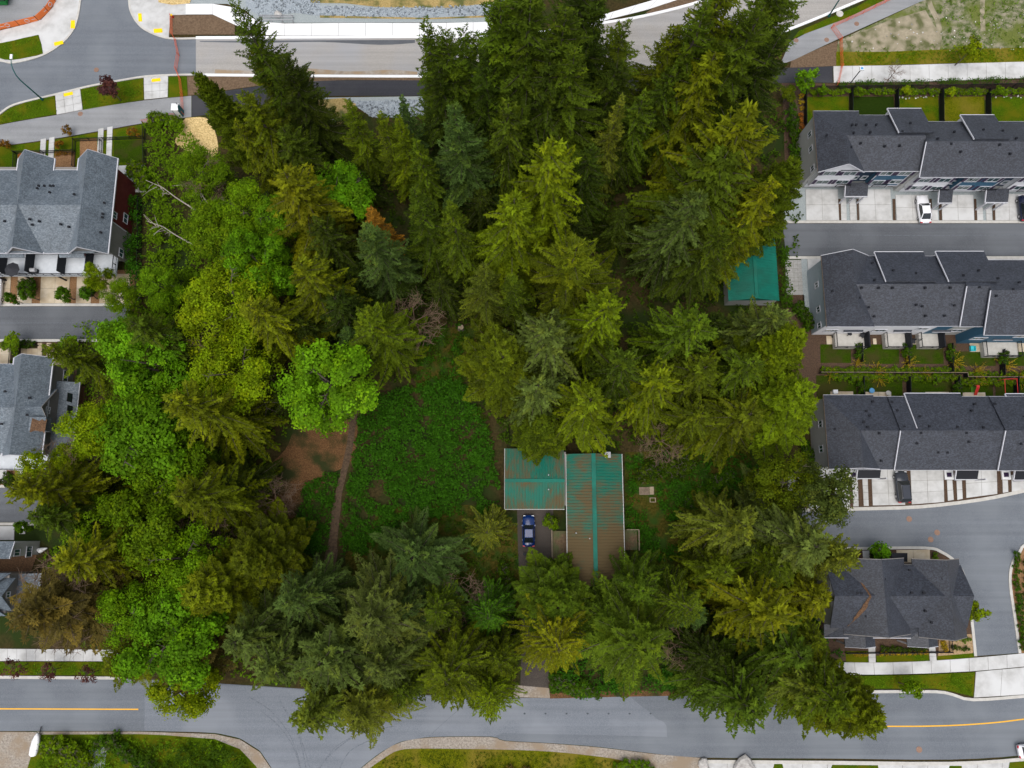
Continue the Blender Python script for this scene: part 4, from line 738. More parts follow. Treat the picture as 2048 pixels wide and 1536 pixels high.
def needle_drift(parent, pts, w, z, m='brown_needles'):
    A = [P(x, y, zz) for (x, y), zz in zip(pts, z)]
    V = []
    for i, p in enumerate(A):
        d = (A[min(i + 1, len(A) - 1)] - A[max(i - 1, 0)]); d.z = 0; d.normalize(); nn = Vector((-d.y, d.x, 0)); k = w[i] if isinstance(w, (list, tuple)) else w
        V += [p + nn * (k * R.uniform(0.35, 0.6)) + Vector((0, 0, 0.03)), p + Vector((0, 0, 0.07)), p - nn * (k * R.uniform(0.35, 0.6)) + Vector((0, 0, 0.03))]
    F = []
    for i in range(len(A) - 1): F += [(3 * i, 3 * i + 1, 3 * i + 4, 3 * i + 3), (3 * i + 1, 3 * i + 2, 3 * i + 5, 3 * i + 4)]
    return meshobj('needle_drift', V, F, m, parent)
def interp_px(a, b, n): return [(lerp(a[0], b[0], i / n), lerp(a[1], b[1], i / n)) for i in range(n + 1)]
needle_drift(rc, interp_px((1741, 1192), (1704, 1256), 14), [0.3 + 0.07 * i for i in range(15)], [lerp(8.35, 6.25, i / 14) for i in range(15)])
needle_drift(rc, interp_px((1741, 1192), (1712, 1150), 10), [0.3] * 11, [lerp(8.35, 6.8, i / 10) for i in range(11)])
for a, b in ():
    needle_drift(rc, interp_px(a, b, 8), 0.2, [lerp(8.32, 6.35, i / 8) for i in range(9)])
vents(rc, [(1714, 1186, 8.0), (1722, 1186, 8.0), (1768, 1158, 8.5), (1731, 1232, 7.4), (1733, 1240, 7.3), (1776, 1230, 8.0), (1823, 1185, 8.4), (1847, 1185, 8.4), (1850, 1222, 7.4), (1884, 1157, 8.0), (1893, 1231, 8), (1862, 1245, 7), (1819, 1140, 7.2)], 8)

# ---- left estate: grey-roofed row (first), with cross gables
zE, zR = 6.5, 9.2
def gable_block(root, x0, x1, y0, y1, ze, zr, m='shingle_grey', ends=True, wallm='siding_taupe', trim='trim_white', inset=0.35):
    """ridge runs north-south"""
    xr = (x0 + x1) / 2
    for s, xx in ((-1, x0), (1, x1)):
        roof_slope(root, [(xr, y0, zr), (xr, y1, zr), (xx, y1, ze), (xx, y0, ze)], m)
        for y_, d in ((y0, -0.03), (y1, 0.03)): board(root, (xr, y_ + d, zr - 0.1), (xx, y_ + d, ze - 0.1), m=trim, w=0.07)
    board(root, (x1 + 0.04, y0, ze - 0.06), (x1 + 0.04, y1, ze - 0.06), m=trim, w=0.14, h=0.2); board(root, (x0 - 0.04, y0, ze - 0.06), (x0 - 0.04, y1, ze - 0.06), m=trim, w=0.14, h=0.2)
    if ends:
        for y_, d in ((y0, inset), (y1, -inset)):
            meshobj('gable_wall', [(x0 + inset, y_ + d, ze - 0.2), (x1 - inset, y_ + d, ze - 0.2), (xr, y_ + d, zr - 0.3), (x0 + inset, y_ + d * 1.3, ze - 0.2), (x1 - inset, y_ + d * 1.3, ze - 0.2), (xr, y_ + d * 1.3, zr - 0.3)], [(0, 1, 2), (5, 4, 3), (0, 3, 4, 1), (1, 4, 5, 2), (2, 5, 3, 0)], wallm, root)
    return xr
X2a = P(155, 340, zE).x; X2b = P(234, 334, zE).x; yN = P(200, 328, zE).y; yS = P(150, 507, zE).y
A = empty('grey_roofed_row', (-66, (yN + yS) / 2, 0)); tag(A, 'grey-shingled townhouse row with maroon and taupe end wall', 'townhouse')
yRg = P(80, 410, zR).y; x_far = -100.0; ynA = P(60, 340, zE).y; ysA = P(100, 506, zE).y
for yy in (ynA, ysA):
    roof_slope(A, [(x_far, yy, zE), (X2b - 2, yy, zE), (X2b - 3, yRg, zR), (x_far, yRg, zR)], 'shingle_grey'); board(A, (x_far, yy + (0.03 if yy == ynA else -0.03), zE - 0.1), (X2a + 0.5, yy + (0.03 if yy == ynA else -0.03), zE - 0.1))
gable_block(A, X2a, X2b, yS, yN + 0.9, zE, zR + 0.15); X1a, X1b = P(34, 340, zE).x, P(107, 338, zE).x; gable_block(A, X1a, X1b, yS, yN + 0.9, zE, zR + 0.05); gable_block(A, X1a - 13, X1b - 13, yS, yN + 0.9, zE, zR + 0.05)
wx = X2b - 0.5; ym = lerp(yN, yS, 0.62)
boxobj('wall', (x_far, wx, yS + 1.2, yN - 0.4, -0.05, zE - 0.2), 'siding_taupe', A)
boxobj('wall', (wx - 0.1, wx + 0.06, ym, yN - 0.3, -0.02, zE - 0.15), 'siding_maroon', A); boxobj('wall', (wx - 0.1, wx + 0.05, yS + 0.6, ym - 0.005, -0.02, zE - 0.15), 'siding_taupe', A); boxobj('corner_trim', (wx - 0.12, wx + 0.09, ym - 0.07, ym + 0.07, -0.01, zE - 0.16), 'trim_white', A)
for x, y, w in ((229, 430, 1.1), (251, 437, 1.6), (242, 506, 1.4)): window(A, PX(x, y, wx + 0.09), w, 1.2, 'E')
# balcony deck on the south side with screens and rail
zd = 2.9; yb1 = yS + 1.19; yb0 = P(100, 552, zd).y
boxobj('balcony_deck', (x_far, X2b - 0.6, yb0, yb1, zd - 0.25, zd), 'deck_pale', A); railing(A, [(x_far, yb0 + 0.05, zd), (X2b - 0.7, yb0 + 0.05, zd), (X2b - 0.7, yb1, zd)], zd)
for px in (2, 57, 121, 176): xx = P(px, 540, zd + 1).x; boxobj('privacy_screen', (xx - 0.06, xx + 0.06, yb0 + 0.2, yb1, zd, zd + 1.9), 'screen_black', A)
for px, py in ((118, 522), (168, 513), (225, 521), (36, 520)):
    c = PY(px, py, yb1); window(A, (c.x, yb1 - 0.02, 4.3), 2.0, 1.5); window(A, (c.x, yb1 - 0.02, 5.6), 1.6, 0.9)
for px in (30, 150): xx = P(px, 505, 5).x; boxobj('bay', (xx - 1.6, xx + 1.6, yS + 0.5, yb1 + 0.3, zd + 0.9, zE - 0.2), 'siding_maroon' if px == 150 else 'siding_white', A); window(A, (xx, yS + 0.48, 5.0), 1.9, 1.2); roof_slope(A, [(xx - 1.9, yS - 0.3, 5.6), (xx + 1.9, yS - 0.3, 5.6), (xx + 1.9, yS + 1.3, 6.4), (xx - 1.9, yS + 1.3, 6.4)], 'shingle_grey', name='bay_roof')
for px in (64, 128, 190, 8): f = P(px + 6, 556); MB().beam((f.x, yb0 + 0.2, 0), (f.x, yb0 + 0.2, zd - 0.25), 0.2, 0.2).build('post', 'metal_black', A)
for px in (50, 108, 168, 226): f = P(px, 548); boxobj('garage_door', (f.x - 1.3, f.x + 1.3, yb1 - 0.06, yb1 + 0.05, 0, 2.2), 'siding_white', A)
vents(A, [(78, 372, 8.6), (89, 372, 8.6), (101, 372, 8.6), (107, 372, 8.6), (75, 377, 8.4), (100, 385, 8.8), (149, 389, 8.8), (60, 439, 8.6), (79, 443, 8.4), (65, 450, 8.2), (122, 449, 8.3), (138, 454, 8.1), (10, 443, 8.3), (209, 406, 7.6), (206, 428, 7.5), (205, 435, 7.5), (202, 465, 7.4)], 8)
# ---- second grey-roofed house
zE, zR = 6.0, 8.6
xa, xb = P(27, 728, zE).x, P(105, 728, zE).x; yN = P(60, 722, zE).y; yS = P(60, 912, zE).y
B = empty('grey_roofed_house', (xa, (yN + yS) / 2, 0)); tag(B, 'grey-shingled house with an east dormer and brick lower wall', 'house')
gable_block(B, xa, xb, yS, yN + 0.5, zE, zR); yRb = P(10, 815, zR - 0.3).y
for yy in (P(10, 728, zE).y, P(10, 908, zE).y):
    roof_slope(B, [(-100, yy, zE), (xb - 2.5, yy, zE), (xb - 3, yRb, zR - 0.2), (-100, yRb, zR - 0.2)], 'shingle_grey'); board(B, (-100, yy, zE - 0.1), (xa, yy, zE - 0.1))
wx = xb - 0.5; boxobj('wall', (-100, wx, yS + 0.4, yN - 0.4, -0.05, zE - 0.2), 'siding_taupe', B)
window(B, PX(131, 752, wx + 0.02), 1.7, 1.2, 'E')
xg = PX(120, 760, wx).x
wx2 = wx + 2.4; yq0, yq1 = P(125, 915, 3).y, P(134, 768, 3).y
boxobj('lower_wall', (wx, wx2, yq0, yq1, -0.05, 2.7), 'brick', B); roof_slope(B, [(wx + 0.05, yq0 - 0.3, 3.9), (wx2 + 0.4, yq0 - 0.3, 2.8), (wx2 + 0.4, yq1 + 0.3, 2.8), (wx + 0.05, yq1 + 0.3, 3.9)], 'shingle_grey', name='lower_roof'); board(B, (wx2 + 0.42, yq0 - 0.3, 2.7), (wx2 + 0.42, yq1 + 0.3, 2.7))
for y in (795, 820): window(B, PX(139, y, wx2 + 0.02), 1.3, 1.2, 'E', frame='metal_black')
# dormer facing east
yc = P(82, 814, 7.8).y; hw = 3.0; zt, zb2 = 8.0, 5.0; xd0, xd1 = xb - 2.6, wx + 0.5
for s in (-1, 1): roof_slope(B, [(xd0, yc, zt), (xd1 + 0.4, yc, zt), (xd1 + 0.4, yc + s * hw, zb2), (xd0, yc + s * hw, zb2)], 'shingle_grey', name='dormer_roof'); board(B, (xd1 + 0.42, yc, zt - 0.1), (xd1 + 0.42, yc + s * hw, zb2 - 0.1), m='siding_taupe', w=0.08)
meshobj('dormer_wall', [(xd1, yc - hw + 0.3, zb2 - 0.2), (xd1, yc + hw - 0.3, zb2 - 0.2), (xd1, yc, zt - 0.25), (xd1 - 0.15, yc - hw + 0.3, zb2 - 0.2), (xd1 - 0.15, yc + hw - 0.3, zb2 - 0.2), (xd1 - 0.15, yc, zt - 0.25)], [(0, 1, 2), (5, 4, 3), (0, 3, 4, 1), (1, 4, 5, 2), (2, 5, 3, 0)], 'siding_taupe', B)
boxobj('dormer_wall', (wx + 0.001, xd1, yc - hw + 0.3, yc + hw - 0.3, 2.6, zb2 - 0.18), 'siding_taupe', B); window(B, (xd1 + 0.03, yc - 0.2, 5.9), 1.0, 0.9, 'E')
p = P(60, 848, 7.2); boxobj('roof_well', (p.x - 0.2, p.x + 2.3, p.y - 1.0, p.y + 1.0, 5.9, 7.35), 'shingle_grey', B); needle_drift(B, interp_px((62, 851), (92, 853), 6), 1.9, [7.38] * 7)
boxobj('balcony_deck', (-100, P(112, 930, 2.8).x, P(0, 940, 2.8).y, yS + 0.39, 2.6, 2.8), 'deck_pale', B); yy = P(0, 939, 2.8).y; railing(B, [(-100, yy, 2.8), (P(111, 930, 2.8).x, yy, 2.8)], 2.8)
vents(B, [(11, 783, 8.0), (60, 796, 7.6), (55, 830, 8.0), (4, 848, 7.9)], 8)
# ---- third and fourth left houses
zE, zR = 6.0, 8.2
C_ = empty('small_grey_house', P(0, 1100)); tag(C_, 'small grey-walled house end with two windows among brown needles', 'house')
x1 = P(27, 1100, zE).x; y1, y0 = P(10, 1083, zE).y, P(10, 1117, zE).y
roof_slope(C_, [(-100, y1, zE), (x1, y1, zE), (x1, y0, zE + 0.7), (-100, y0, zE + 0.7)], 'shingle_grey'); board(C_, (x1 + 0.04, y1, zE - 0.05), (x1 + 0.04, y0, zE + 0.65))
boxobj('wall', (-100, x1 - 0.3, y0 + 0.2, y1 - 0.2, -0.05, zE - 0.15), 'siding_grey', C_)
for x, y, w in ((34, 1105, 1.0), (58, 1103, 1.6)): window(C_, PX(x, y, x1 - 0.28), w, 1.3, 'E')
D_ = empty('gabled_grey_house', P(0, 1180)); tag(D_, 'grey-shingled house with an east gable under the brown conifer', 'house')
x1 = P(18, 1180, zE).x; y1, y0 = P(10, 1146, zE).y, P(10, 1232, zE).y; yc = (y0 + y1) / 2
roof_slope(D_, [(-100, y1, zE), (x1, y1, zE), (x1 - 3, yc, zR), (-100, yc, zR)], 'shingle_grey'); roof_slope(D_, [(-100, y0, zE), (x1, y0, zE), (x1 - 3, yc, zR), (-100, yc, zR)], 'shingle_grey')
boxobj('wall', (-100, x1 - 0.3, y0 + 0.3, y1 - 0.3, -0.05, zE - 0.2), 'siding_taupe', D_)
boxobj('lower_wall', (x1 - 0.3, x1 + 2.0, y0 + 0.6, y1 - 0.6, -0.05, 3.0), 'brick', D_); roof_slope(D_, [(x1 - 0.28, y0 + 0.3, 4.0), (x1 + 2.3, y0 + 0.3, 3.1), (x1 + 2.3, y1 - 0.3, 3.1), (x1 - 0.28, y1 - 0.3, 4.0)], 'shingle_grey', name='lower_roof'); board(D_, (x1 + 2.33, y0 + 0.3, 3.0), (x1 + 2.33, y1 - 0.3, 3.0))
for s in (-1, 1): roof_slope(D_, [(x1 - 3, yc, zR + 0.05), (x1 + 0.6, yc, zR + 0.05), (x1 + 0.6, yc + s * 2.2, zE - 0.2), (x1 - 3, yc + s * 2.2, zE - 0.2)], 'shingle_grey', name='dormer_roof')
meshobj('dormer_wall', [(x1 + 0.2, yc - 2, zE - 0.4), (x1 + 0.2, yc + 2, zE - 0.4), (x1 + 0.2, yc, zR - 0.2), (x1, yc - 2, zE - 0.4), (x1, yc + 2, zE - 0.4), (x1, yc, zR - 0.2)], [(0, 1, 2), (5, 4, 3), (0, 3, 4, 1), (1, 4, 5, 2), (2, 5, 3, 0)], 'siding_taupe', D_); window(D_, (x1 + 0.22, yc, 6.4), 0.9, 0.8, 'E')

# ---- the teal-roofed house: every roof sheet a part
PANEL = {}
def panels(root, a, b, c, d, n, m, name='roof_panel'):
    """sheets between eave line a-b and ridge line c-d (a under c)"""
    for i in range(n):
        e0, e1 = Vector(a).lerp(Vector(b), i / n), Vector(a).lerp(Vector(b), (i + 1) / n); r0, r1_ = Vector(c).lerp(Vector(d), i / n), Vector(c).lerp(Vector(d), (i + 1) / n)
        key = (name, m, n, tuple(round(x, 2) for x in (*a, *c)))
        if key not in PANEL:
            w = (e1 - e0).normalized(); s = (r0 - e0); L_ = s.length; up = w.cross(s).normalized()
            if up.z < 0: up = -up
            k = (e1 - e0).length; V = []
            for along in (Vector((0, 0, 0)), s):
                for q, hgt in ((0.0, 0.0), (0.0, 0.075), (0.07, 0.075), (0.09, 0.02), (k - 0.002, 0.02), (k - 0.002, 0.0)): V.append(along + w * q + up * hgt)
            F = [(j, (j + 1) % 6, 6 + (j + 1) % 6, 6 + j) for j in range(6)] + [tuple(range(5, -1, -1)), tuple(range(6, 12))]
            me = bpy.data.meshes.new(name); me.from_pydata([tuple(v) for v in V], [], F); me.materials.append(MATS[m])
            bm = bmesh.new(); bm.from_mesh(me); bmesh.ops.recalc_face_normals(bm, faces=bm.faces); bm.to_mesh(me); bm.free(); PANEL[key] = me
        o = bpy.data.objects.new(name, PANEL[key]); COL.objects.link(o); o.parent = root; o.location = e0 - wl(root)
zE, zR = 3.0, 4.3
hx0, hx1 = P(1134, 1020, zE).x, P(1246, 1020, zE).x; hxr = P(1189, 1020, zR).x; hy1 = P(1190, 908, zE).y; hy0 = P(1190, 1172, zE).y
H_ = empty('teal_roofed_house', ((hx0 + hx1) / 2, (hy0 + hy1) / 2, 0)); tag(H_, 'long bungalow with a needle-strewn teal metal roof beside the blue car', 'house')
panels(H_, (hx0, hy0, zE), (hx0, hy1, zE), (hxr, hy0, zR), (hxr, hy1, zR), 44, 'teal_metal_x'); panels(H_, (hx1, hy0, zE), (hx1, hy1, zE), (hxr, hy0, zR), (hxr, hy1, zR), 44, 'teal_metal_x')
MB().beam((hxr, hy0, zR + 0.06), (hxr, hy1, zR + 0.06), 0.6, 0.1).build('ridge_cap', 'teal_metal', H_)
board(H_, (hx0 - 0.06, hy0, zE - 0.08), (hx0 - 0.06, hy1, zE - 0.08), m='siding_grey', w=0.12, h=0.16, name='gutter'); board(H_, (hx1 + 0.06, hy0, zE - 0.08), (hx1 + 0.06, hy1, zE - 0.08), m='siding_grey', w=0.12, h=0.16, name='gutter')
boxobj('wall', (hx0 + 0.6, hx1 - 0.6, hy0 + 0.5, hy1 - 0.5, -0.05, zE - 0.05), 'siding_taupe', H_)
wx0 = P(1010, 960, zE).x; wy1 = P(1070, 897, zE).y; wy0 = P(1070, 1018, zE).y; wyr = P(1070, 961, zR - 0.2).y; wx1 = hx0 - 0.35
panels(H_, (wx0, wy0, zE - 0.1), (wx1, wy0, zE - 0.1), (wx0, wyr, zR - 0.35), (wx1, wyr, zR - 0.35), 21, 'teal_metal_y'); panels(H_, (wx0, wy1, zE - 0.1), (wx1, wy1, zE - 0.1), (wx0, wyr, zR - 0.35), (wx1, wyr, zR - 0.35), 21, 'teal_metal_y')
MB().beam((wx0, wyr, zR - 0.3), (wx1, wyr, zR - 0.3), 0.5, 0.08).build('ridge_cap', 'teal_metal', H_); board(H_, (wx0 - 0.05, wy0, zE - 0.2), (wx0 - 0.05, wy1, zE - 0.2), m='siding_grey', w=0.1); board(H_, (wx0, wy0 - 0.05, zE - 0.2), (wx1, wy0 - 0.05, zE - 0.2), m='siding_grey', w=0.1, h=0.16)
boxobj('wall', (wx0 + 0.4, wx1 + 0.3, wy0 + 0.5, wy1 - 0.5, -0.05, zE - 0.2), 'siding_taupe', H_); boxobj('garage_door', (wx0 + 1.5, wx0 + 6.3, wy0 + 0.42, wy0 + 0.52, 0, 2.3), 'siding_grey', H_)
p = P(1215, 910, 4.2); boxobj('chimney', (p.x - 0.35, p.x + 0.35, p.y - 0.35, p.y + 0.35, 2.9, 4.5), 'brick', H_); boxobj('chimney_cap', (p.x - 0.42, p.x + 0.42, p.y - 0.42, p.y + 0.42, 4.5, 4.62), 'chimney_grey', H_)
for x, y in ((1097, 979), (1097, 950), (1152, 1066), (1179, 1077)): p = P(x, y, 3.9); MB().tube([(p.x, p.y, 3.3), (p.x, p.y, 4.25)], 0.09, 8).build('vent_pipe', 'chimney_grey', H_)
def deck(root, q, z, vertical=True, gap=0.02):
    a, b, c, d = [P(x, y, z) for x, y in q]; n = max(3, int((b - a).length / 0.42)) if vertical else max(3, int((d - a).length / 0.42))
    for i in range(n):
        t0, t1 = i / n, (i + 1) / n - gap / 1.5
        if vertical: pts = [a.lerp(b, t0), a.lerp(b, t1), d.lerp(c, t1), d.lerp(c, t0)]
        else: pts = [a.lerp(d, t0), b.lerp(c, t0), b.lerp(c, t1), a.lerp(d, t1)]
        V, F = prism([(v.x, v.y) for v in pts], z - 0.08, z); meshobj('plank', V, F, 'deck_brown', root)
    e = [a, b, c, d]; V, F = prism([(v.x, v.y) for v in e], 0.02, z - 0.09); meshobj('deck_frame', V, F, 'wood_grey', root)
deck(H_, [(1106, 1062), (1133, 1062), (1134, 1118), (1106, 1118)], 0.6); deck(H_, [(1106, 1120), (1133, 1120), (1134, 1140), (1106, 1140)], 0.4); deck(H_, [(1250, 1060), (1274, 1060), (1275, 1100), (1251, 1100)], 0.6)
a = P(1103, 1060); b = P(1104, 1145); railing(H_, [(a.x, a.y, 0.02), (b.x, b.y, 0.02)], 0, 1.1, m='wood_pale'); a = P(1252, 1059, .6); b = P(1276, 1059, .6); c = P(1277, 1100, .6); railing(H_, [a, b, c], 0.6, 0.9, m='wood_pale')
# shed
zE, zR = 2.9, 4.2
sx0, sx1 = P(1454, 550, zE).x, P(1555, 550, zE).x; sy1, sy0 = P(1500, 478, zE).y, P(1500, 602, zE).y; sxr = (sx0 + sx1) / 2
Sh = empty('teal_shed', (sxr, (sy0 + sy1) / 2, 0)); tag(Sh, 'teal metal-roofed outbuilding half hidden by conifers beside the hedge', 'shed')
panels(Sh, (sx0, sy0, zE), (sx0, sy1, zE), (sxr, sy0, zR), (sxr, sy1, zR), 22, 'teal_metal'); panels(Sh, (sx1, sy0, zE), (sx1, sy1, zE), (sxr, sy0, zR), (sxr, sy1, zR), 22, 'teal_metal')
MB().beam((sxr, sy0, zR + 0.06), (sxr, sy1, zR + 0.06), 0.5, 0.1).build('ridge_cap', 'teal_metal', Sh); boxobj('wall', (sx0 + 0.25, sx1 - 0.25, sy0 + 0.15, sy1 - 0.3, -0.02, zE - 0.02), 'siding_grey', Sh)
meshobj('gable_wall', [(sx0 + 0.2, sy0 + 0.1, zE - 0.02), (sx1 - 0.2, sy0 + 0.1, zE - 0.02), (sxr, sy0 + 0.1, zR - 0.1), (sx0 + 0.2, sy0 + 0.3, zE - 0.02), (sx1 - 0.2, sy0 + 0.3, zE - 0.02), (sxr, sy0 + 0.3, zR - 0.1)], [(0, 1, 2), (5, 4, 3), (0, 3, 4, 1), (1, 4, 5, 2), (2, 5, 3, 0)], 'teal_metal', Sh)
# ------------------------------------------------------------------ vehicles
def car(name, label, px, py, rz, paint, L=4.6, Wd=1.84, Ht=1.45, suv=False, loc=None, group=None):
    root = empty(name, loc if loc is not None else P(px, py), rz); root.location.z = 0.11 if loc is None else root.location.z
    tag(root, label, 'car', group)
    h = Wd / 2; zb = 0.92 if suv else 0.82; hood = 0.98 if suv else 0.86
    st = [(-0.5, .70, .42, zb * .90), (-0.485, .88, .30, zb * .99), (-0.44, .97, .24, zb * 1.05), (-0.30, 1.0, .22, zb * 1.04), (0.0, 1.0, .22, zb * 1.02), (0.20, 1.0, .22, hood * 1.02), (0.36, .97, .22, hood * .97), (0.45, .88, .25, hood * .88), (0.488, .74, .30, hood * .76), (0.5, .58, .38, hood * .66)]
    V = []; F = []
    for y, w, z0, z1 in st:
        w *= h; V += [(-w * .86, y * L, z0), (-w, y * L, z0 + .2), (-w, y * L, z1 - .14), (-w * .9, y * L, z1 - .02), (0, y * L, z1 + .03), (w * .9, y * L, z1 - .02), (w, y * L, z1 - .14), (w, y * L, z0 + .2), (w * .86, y * L, z0)]
    for i in range(len(st) - 1):
        for j in range(9): F.append((i * 9 + j, i * 9 + (j + 1) % 9, (i + 1) * 9 + (j + 1) % 9, (i + 1) * 9 + j))
    F += [tuple(range(9)), tuple((len(st) - 1) * 9 + j for j in range(8, -1, -1))]
    body = meshobj('body', V, F, paint, root, local=True, smooth=True)
    bm = bmesh.new(); bm.from_mesh(body.data); bmesh.ops.recalc_face_normals(bm, faces=bm.faces); bm.to_mesh(body.data); bm.free()
    yw, yf, yr, yb = (.20 * L, .06 * L, (-.38 if suv else -.22) * L, (-.47 if suv else -.38) * L); wb, wt = h * .90, h * .70
    def slab(nm, q, m, t=0.03):
        q = [Vector(p) for p in q]; n = (q[1] - q[0]).cross(q[2] - q[0]).normalized()
        c = sum(q, Vector()) / 4
        if n.dot(c - Vector((0, -.1 * L, 0.6))) < 0: n = -n
        V = q + [p - n * t for p in q]; return meshobj(nm, V, [(0, 1, 2, 3), (7, 6, 5, 4), (0, 4, 5, 1), (1, 5, 6, 2), (2, 6, 7, 3), (3, 7, 4, 0)], m, root, local=True)
    zt = Ht; zbl = zb
    slab('windshield', [(-wb, yw, zbl), (wb, yw, zbl), (wt, yf, zt - .03), (-wt, yf, zt - .03)], 'car_glass'); slab('rear_window', [(-wb * .94, yb, zbl + .08), (wb * .94, yb, zbl + .08), (wt, yr, zt - .03), (-wt, yr, zt - .03)], 'car_glass')
    for s in (-1, 1):
        slab('side_window', [(s * wb, yw - .05, zbl), (s * wb * .97, yb + .1, zbl + .06), (s * wt, yr, zt - .05), (s * wt, yf, zt - .05)], 'car_glass')
        MB().beam((s * wb, yw, zbl), (s * wt, yf, zt - .02), .07, .07).build('pillar', paint, root, local=True); MB().beam((s * wb * .95, yb, zbl + .05), (s * wt, yr, zt - .02), .1, .1).build('pillar', paint, root, local=True)
        MB().box(s * (h + .02) - .12, s * (h + .02) + .12, yw - .25, yw - .08, zbl - .02, zbl + .14).build('mirror', paint, root, local=True)
        MB().box(min(s * h * .5, s * h * .86), max(s * h * .5, s * h * .86), L * .455, L * .482, hood * .66, hood * .82).build('headlight', 'lamp_clear', root, local=True)
        MB().box(min(s * h * .55, s * h * .93), max(s * h * .55, s * h * .93), -L * .502, -L * .462, zb * .80, zb * .99).build('taillight', 'lamp_red', root, local=True)
    rm = [(-wt, yr, zt - .04), (wt, yr, zt - .04), (wt, yf, zt - .04), (-wt, yf, zt - .04)]
    mid = [(-wt * .86, yr + .08, zt), (wt * .86, yr + .08, zt), (wt * .86, yf - .08, zt), (-wt * .86, yf - .08, zt)]
    meshobj('roof', rm + mid, [(4, 5, 6, 7), (0, 1, 5, 4), (1, 2, 6, 5), (2, 3, 7, 6), (3, 0, 4, 7), (3, 2, 1, 0)], paint, root, local=True)
    if suv:
        for s in (-1, 1): MB().beam((s * wt * .92, yr + .2, zt + .06), (s * wt * .92, yf - .2, zt + .06), .05, .05).build('roof_rail', 'metal_black', root, local=True)
    for sx in (-1, 1):
        for yy in (.31 * L, -.30 * L):
            w = empty('wheel', (sx * (h - .11), yy, .33), 0, root)
            MB().tube([(-.11, 0, 0), (.11, 0, 0)], .33, 14).build('tyre', 'tyre', w, local=True); MB().tube([(sx * .08, 0, 0), (sx * .125, 0, 0)], .21, 10).build('rim', 'alloy', w, local=True)
    return root
car('sports_car', 'blue car with glossy hood on the brown driveway', 1057, 1061, 0.0, 'car_blue', L=4.6, Wd=1.84, Ht=1.38)
car('estate_car', 'dark grey estate car on the driveway below the dark roofs', 1799, 974, 0.02, 'car_dark', L=4.7, Wd=1.9, Ht=1.68, suv=True)
car('sedan', 'white sedan on the driveway of the white and blue townhouses', 1842, 422, 0.03, 'car_white', L=4.75, Wd=1.85, Ht=1.45)
car('hatchback', 'black car on the last driveway of the upper row', 2043, 420, 0.0, 'car_navy', L=4.4, Wd=1.84, Ht=1.5, suv=True)
o = car('compact_car', 'white car driving along the yellow-lined road', 2060, 1497, math.radians(-84), 'car_white', L=4.4, Wd=1.8, Ht=1.45); o.location.z = 0.035
car('minivan', 'white van parked beside the clipped hedge', -2, 584, 0.05, 'car_white', L=4.9, Wd=1.9, Ht=1.75, suv=True)

# ------------------------------------------------------------------ fences, netting, lamps
def fence(label, pts, h=1.5, m='metal_black', post=2.4, group='black garden fences', name='garden_fence', z=0.0, pick=0.11, solid=False):
    A = [P(x, y, z) for x, y in pts]; root = empty(name, A[0]); tag(root, label, 'fence', group)
    pk = MB()
    for a, b in zip(A, A[1:]):
        n = max(1, round((b - a).length / post))
        for i in range(n + (1 if b is A[-1] else 0)): p = a.lerp(b, i / n); MB().beam(p, p + Vector((0, 0, h + 0.08)), 0.09, 0.09).build('post', m, root)
        for zz in (0.15, h - 0.05): MB().beam(a + Vector((0, 0, zz)), b + Vector((0, 0, zz)), 0.06, 0.07).build('rail', m, root)
        k = max(2, int((b - a).length / pick))
        if solid: pk.beam(a + Vector((0, 0, h / 2)), b + Vector((0, 0, h / 2)), 0.03, h - 0.15)
        else:
            for i in range(k): p = a.lerp(b, (i + .5) / k); pk.beam(p + Vector((0, 0, 0.1)), p + Vector((0, 0, h)), 0.028, 0.028)
    o = pk.build('picket_infill', m, root); o['kind'] = 'stuff'
    return root
fence('black fence along the mulch bed below the pale pavement', [(1603, 184), (1700, 183), (1900, 181), (2140, 176)], 1.7, pick=0.09)
for x, lb in ((1607, 'with the shrub bed'), (1698, 'between shrub bed and artificial turf'), (1789, 'between turf and white stones'), (1878, 'between white stones and dry lawn'), (1971, 'beside the last lawn')):
    fence('black divider fence ' + lb, [(x, 185), (x + 1, 250 if x > 1610 else 330)], 1.4, solid=True)
fence('black fence with pale cap between the shrub rows', [(1636, 747), (1780, 747), (1926, 748), (1927, 756), (2140, 757)], 1.1, solid=True)
o = MB()
for a, b in (((1636, 747), (1926, 748)), ((1926, 748), (1927, 756)), ((1927, 756), (2140, 757))): o.beam(P(*a) + Vector((0, 0, 1.2)), P(*b) + Vector((0, 0, 1.2)), 0.08, 0.05)
o.build('cap_rail', 'wood_grey', bpy.data.objects['garden_fence.006'])
for x, y0, y1, lb in ((1717, 690, 726, 'by the leafy climber'), (1809, 690, 730, 'between the middle lawns'), (1896, 690, 745, 'beside the blue wall'), (1998, 702, 752, 'after the aqua crate patio')):
    fence('short black fence of the middle gardens ' + lb, [(x, y0), (x + 1, y1)], 1.4, solid=True)
for x, lb in ((1720, 'before the toys'), (1812, 'after the toys'), (1909, 'before the green mat'), (2026, 'behind the red frame')):
    fence('short black fence of the lower gardens ' + lb, [(x, 756), (x + 1, 800)], 1.4, solid=True)
fence('black picket fence along the orange-plant bed', [(32, 308), (90, 307), (152, 305)], 1.0); fence('black picket fence along the fenced dark lawn', [(152, 283), (210, 281), (290, 278)], 1.0)
for pts, lb in (([(152, 283), (150, 336)], 'beside the straw coloured bed'), ([(205, 284), (204, 332)], 'between the stepped white paths'), ([(290, 250), (292, 336)], 'along the forest edge lawn'), ([(34, 308), (33, 338)], 'beside the orange plants'), ([(88, 306), (87, 338)], 'between the paths near the orange plants')):
    fence('short black picket fence ' + lb, pts, 1.0)
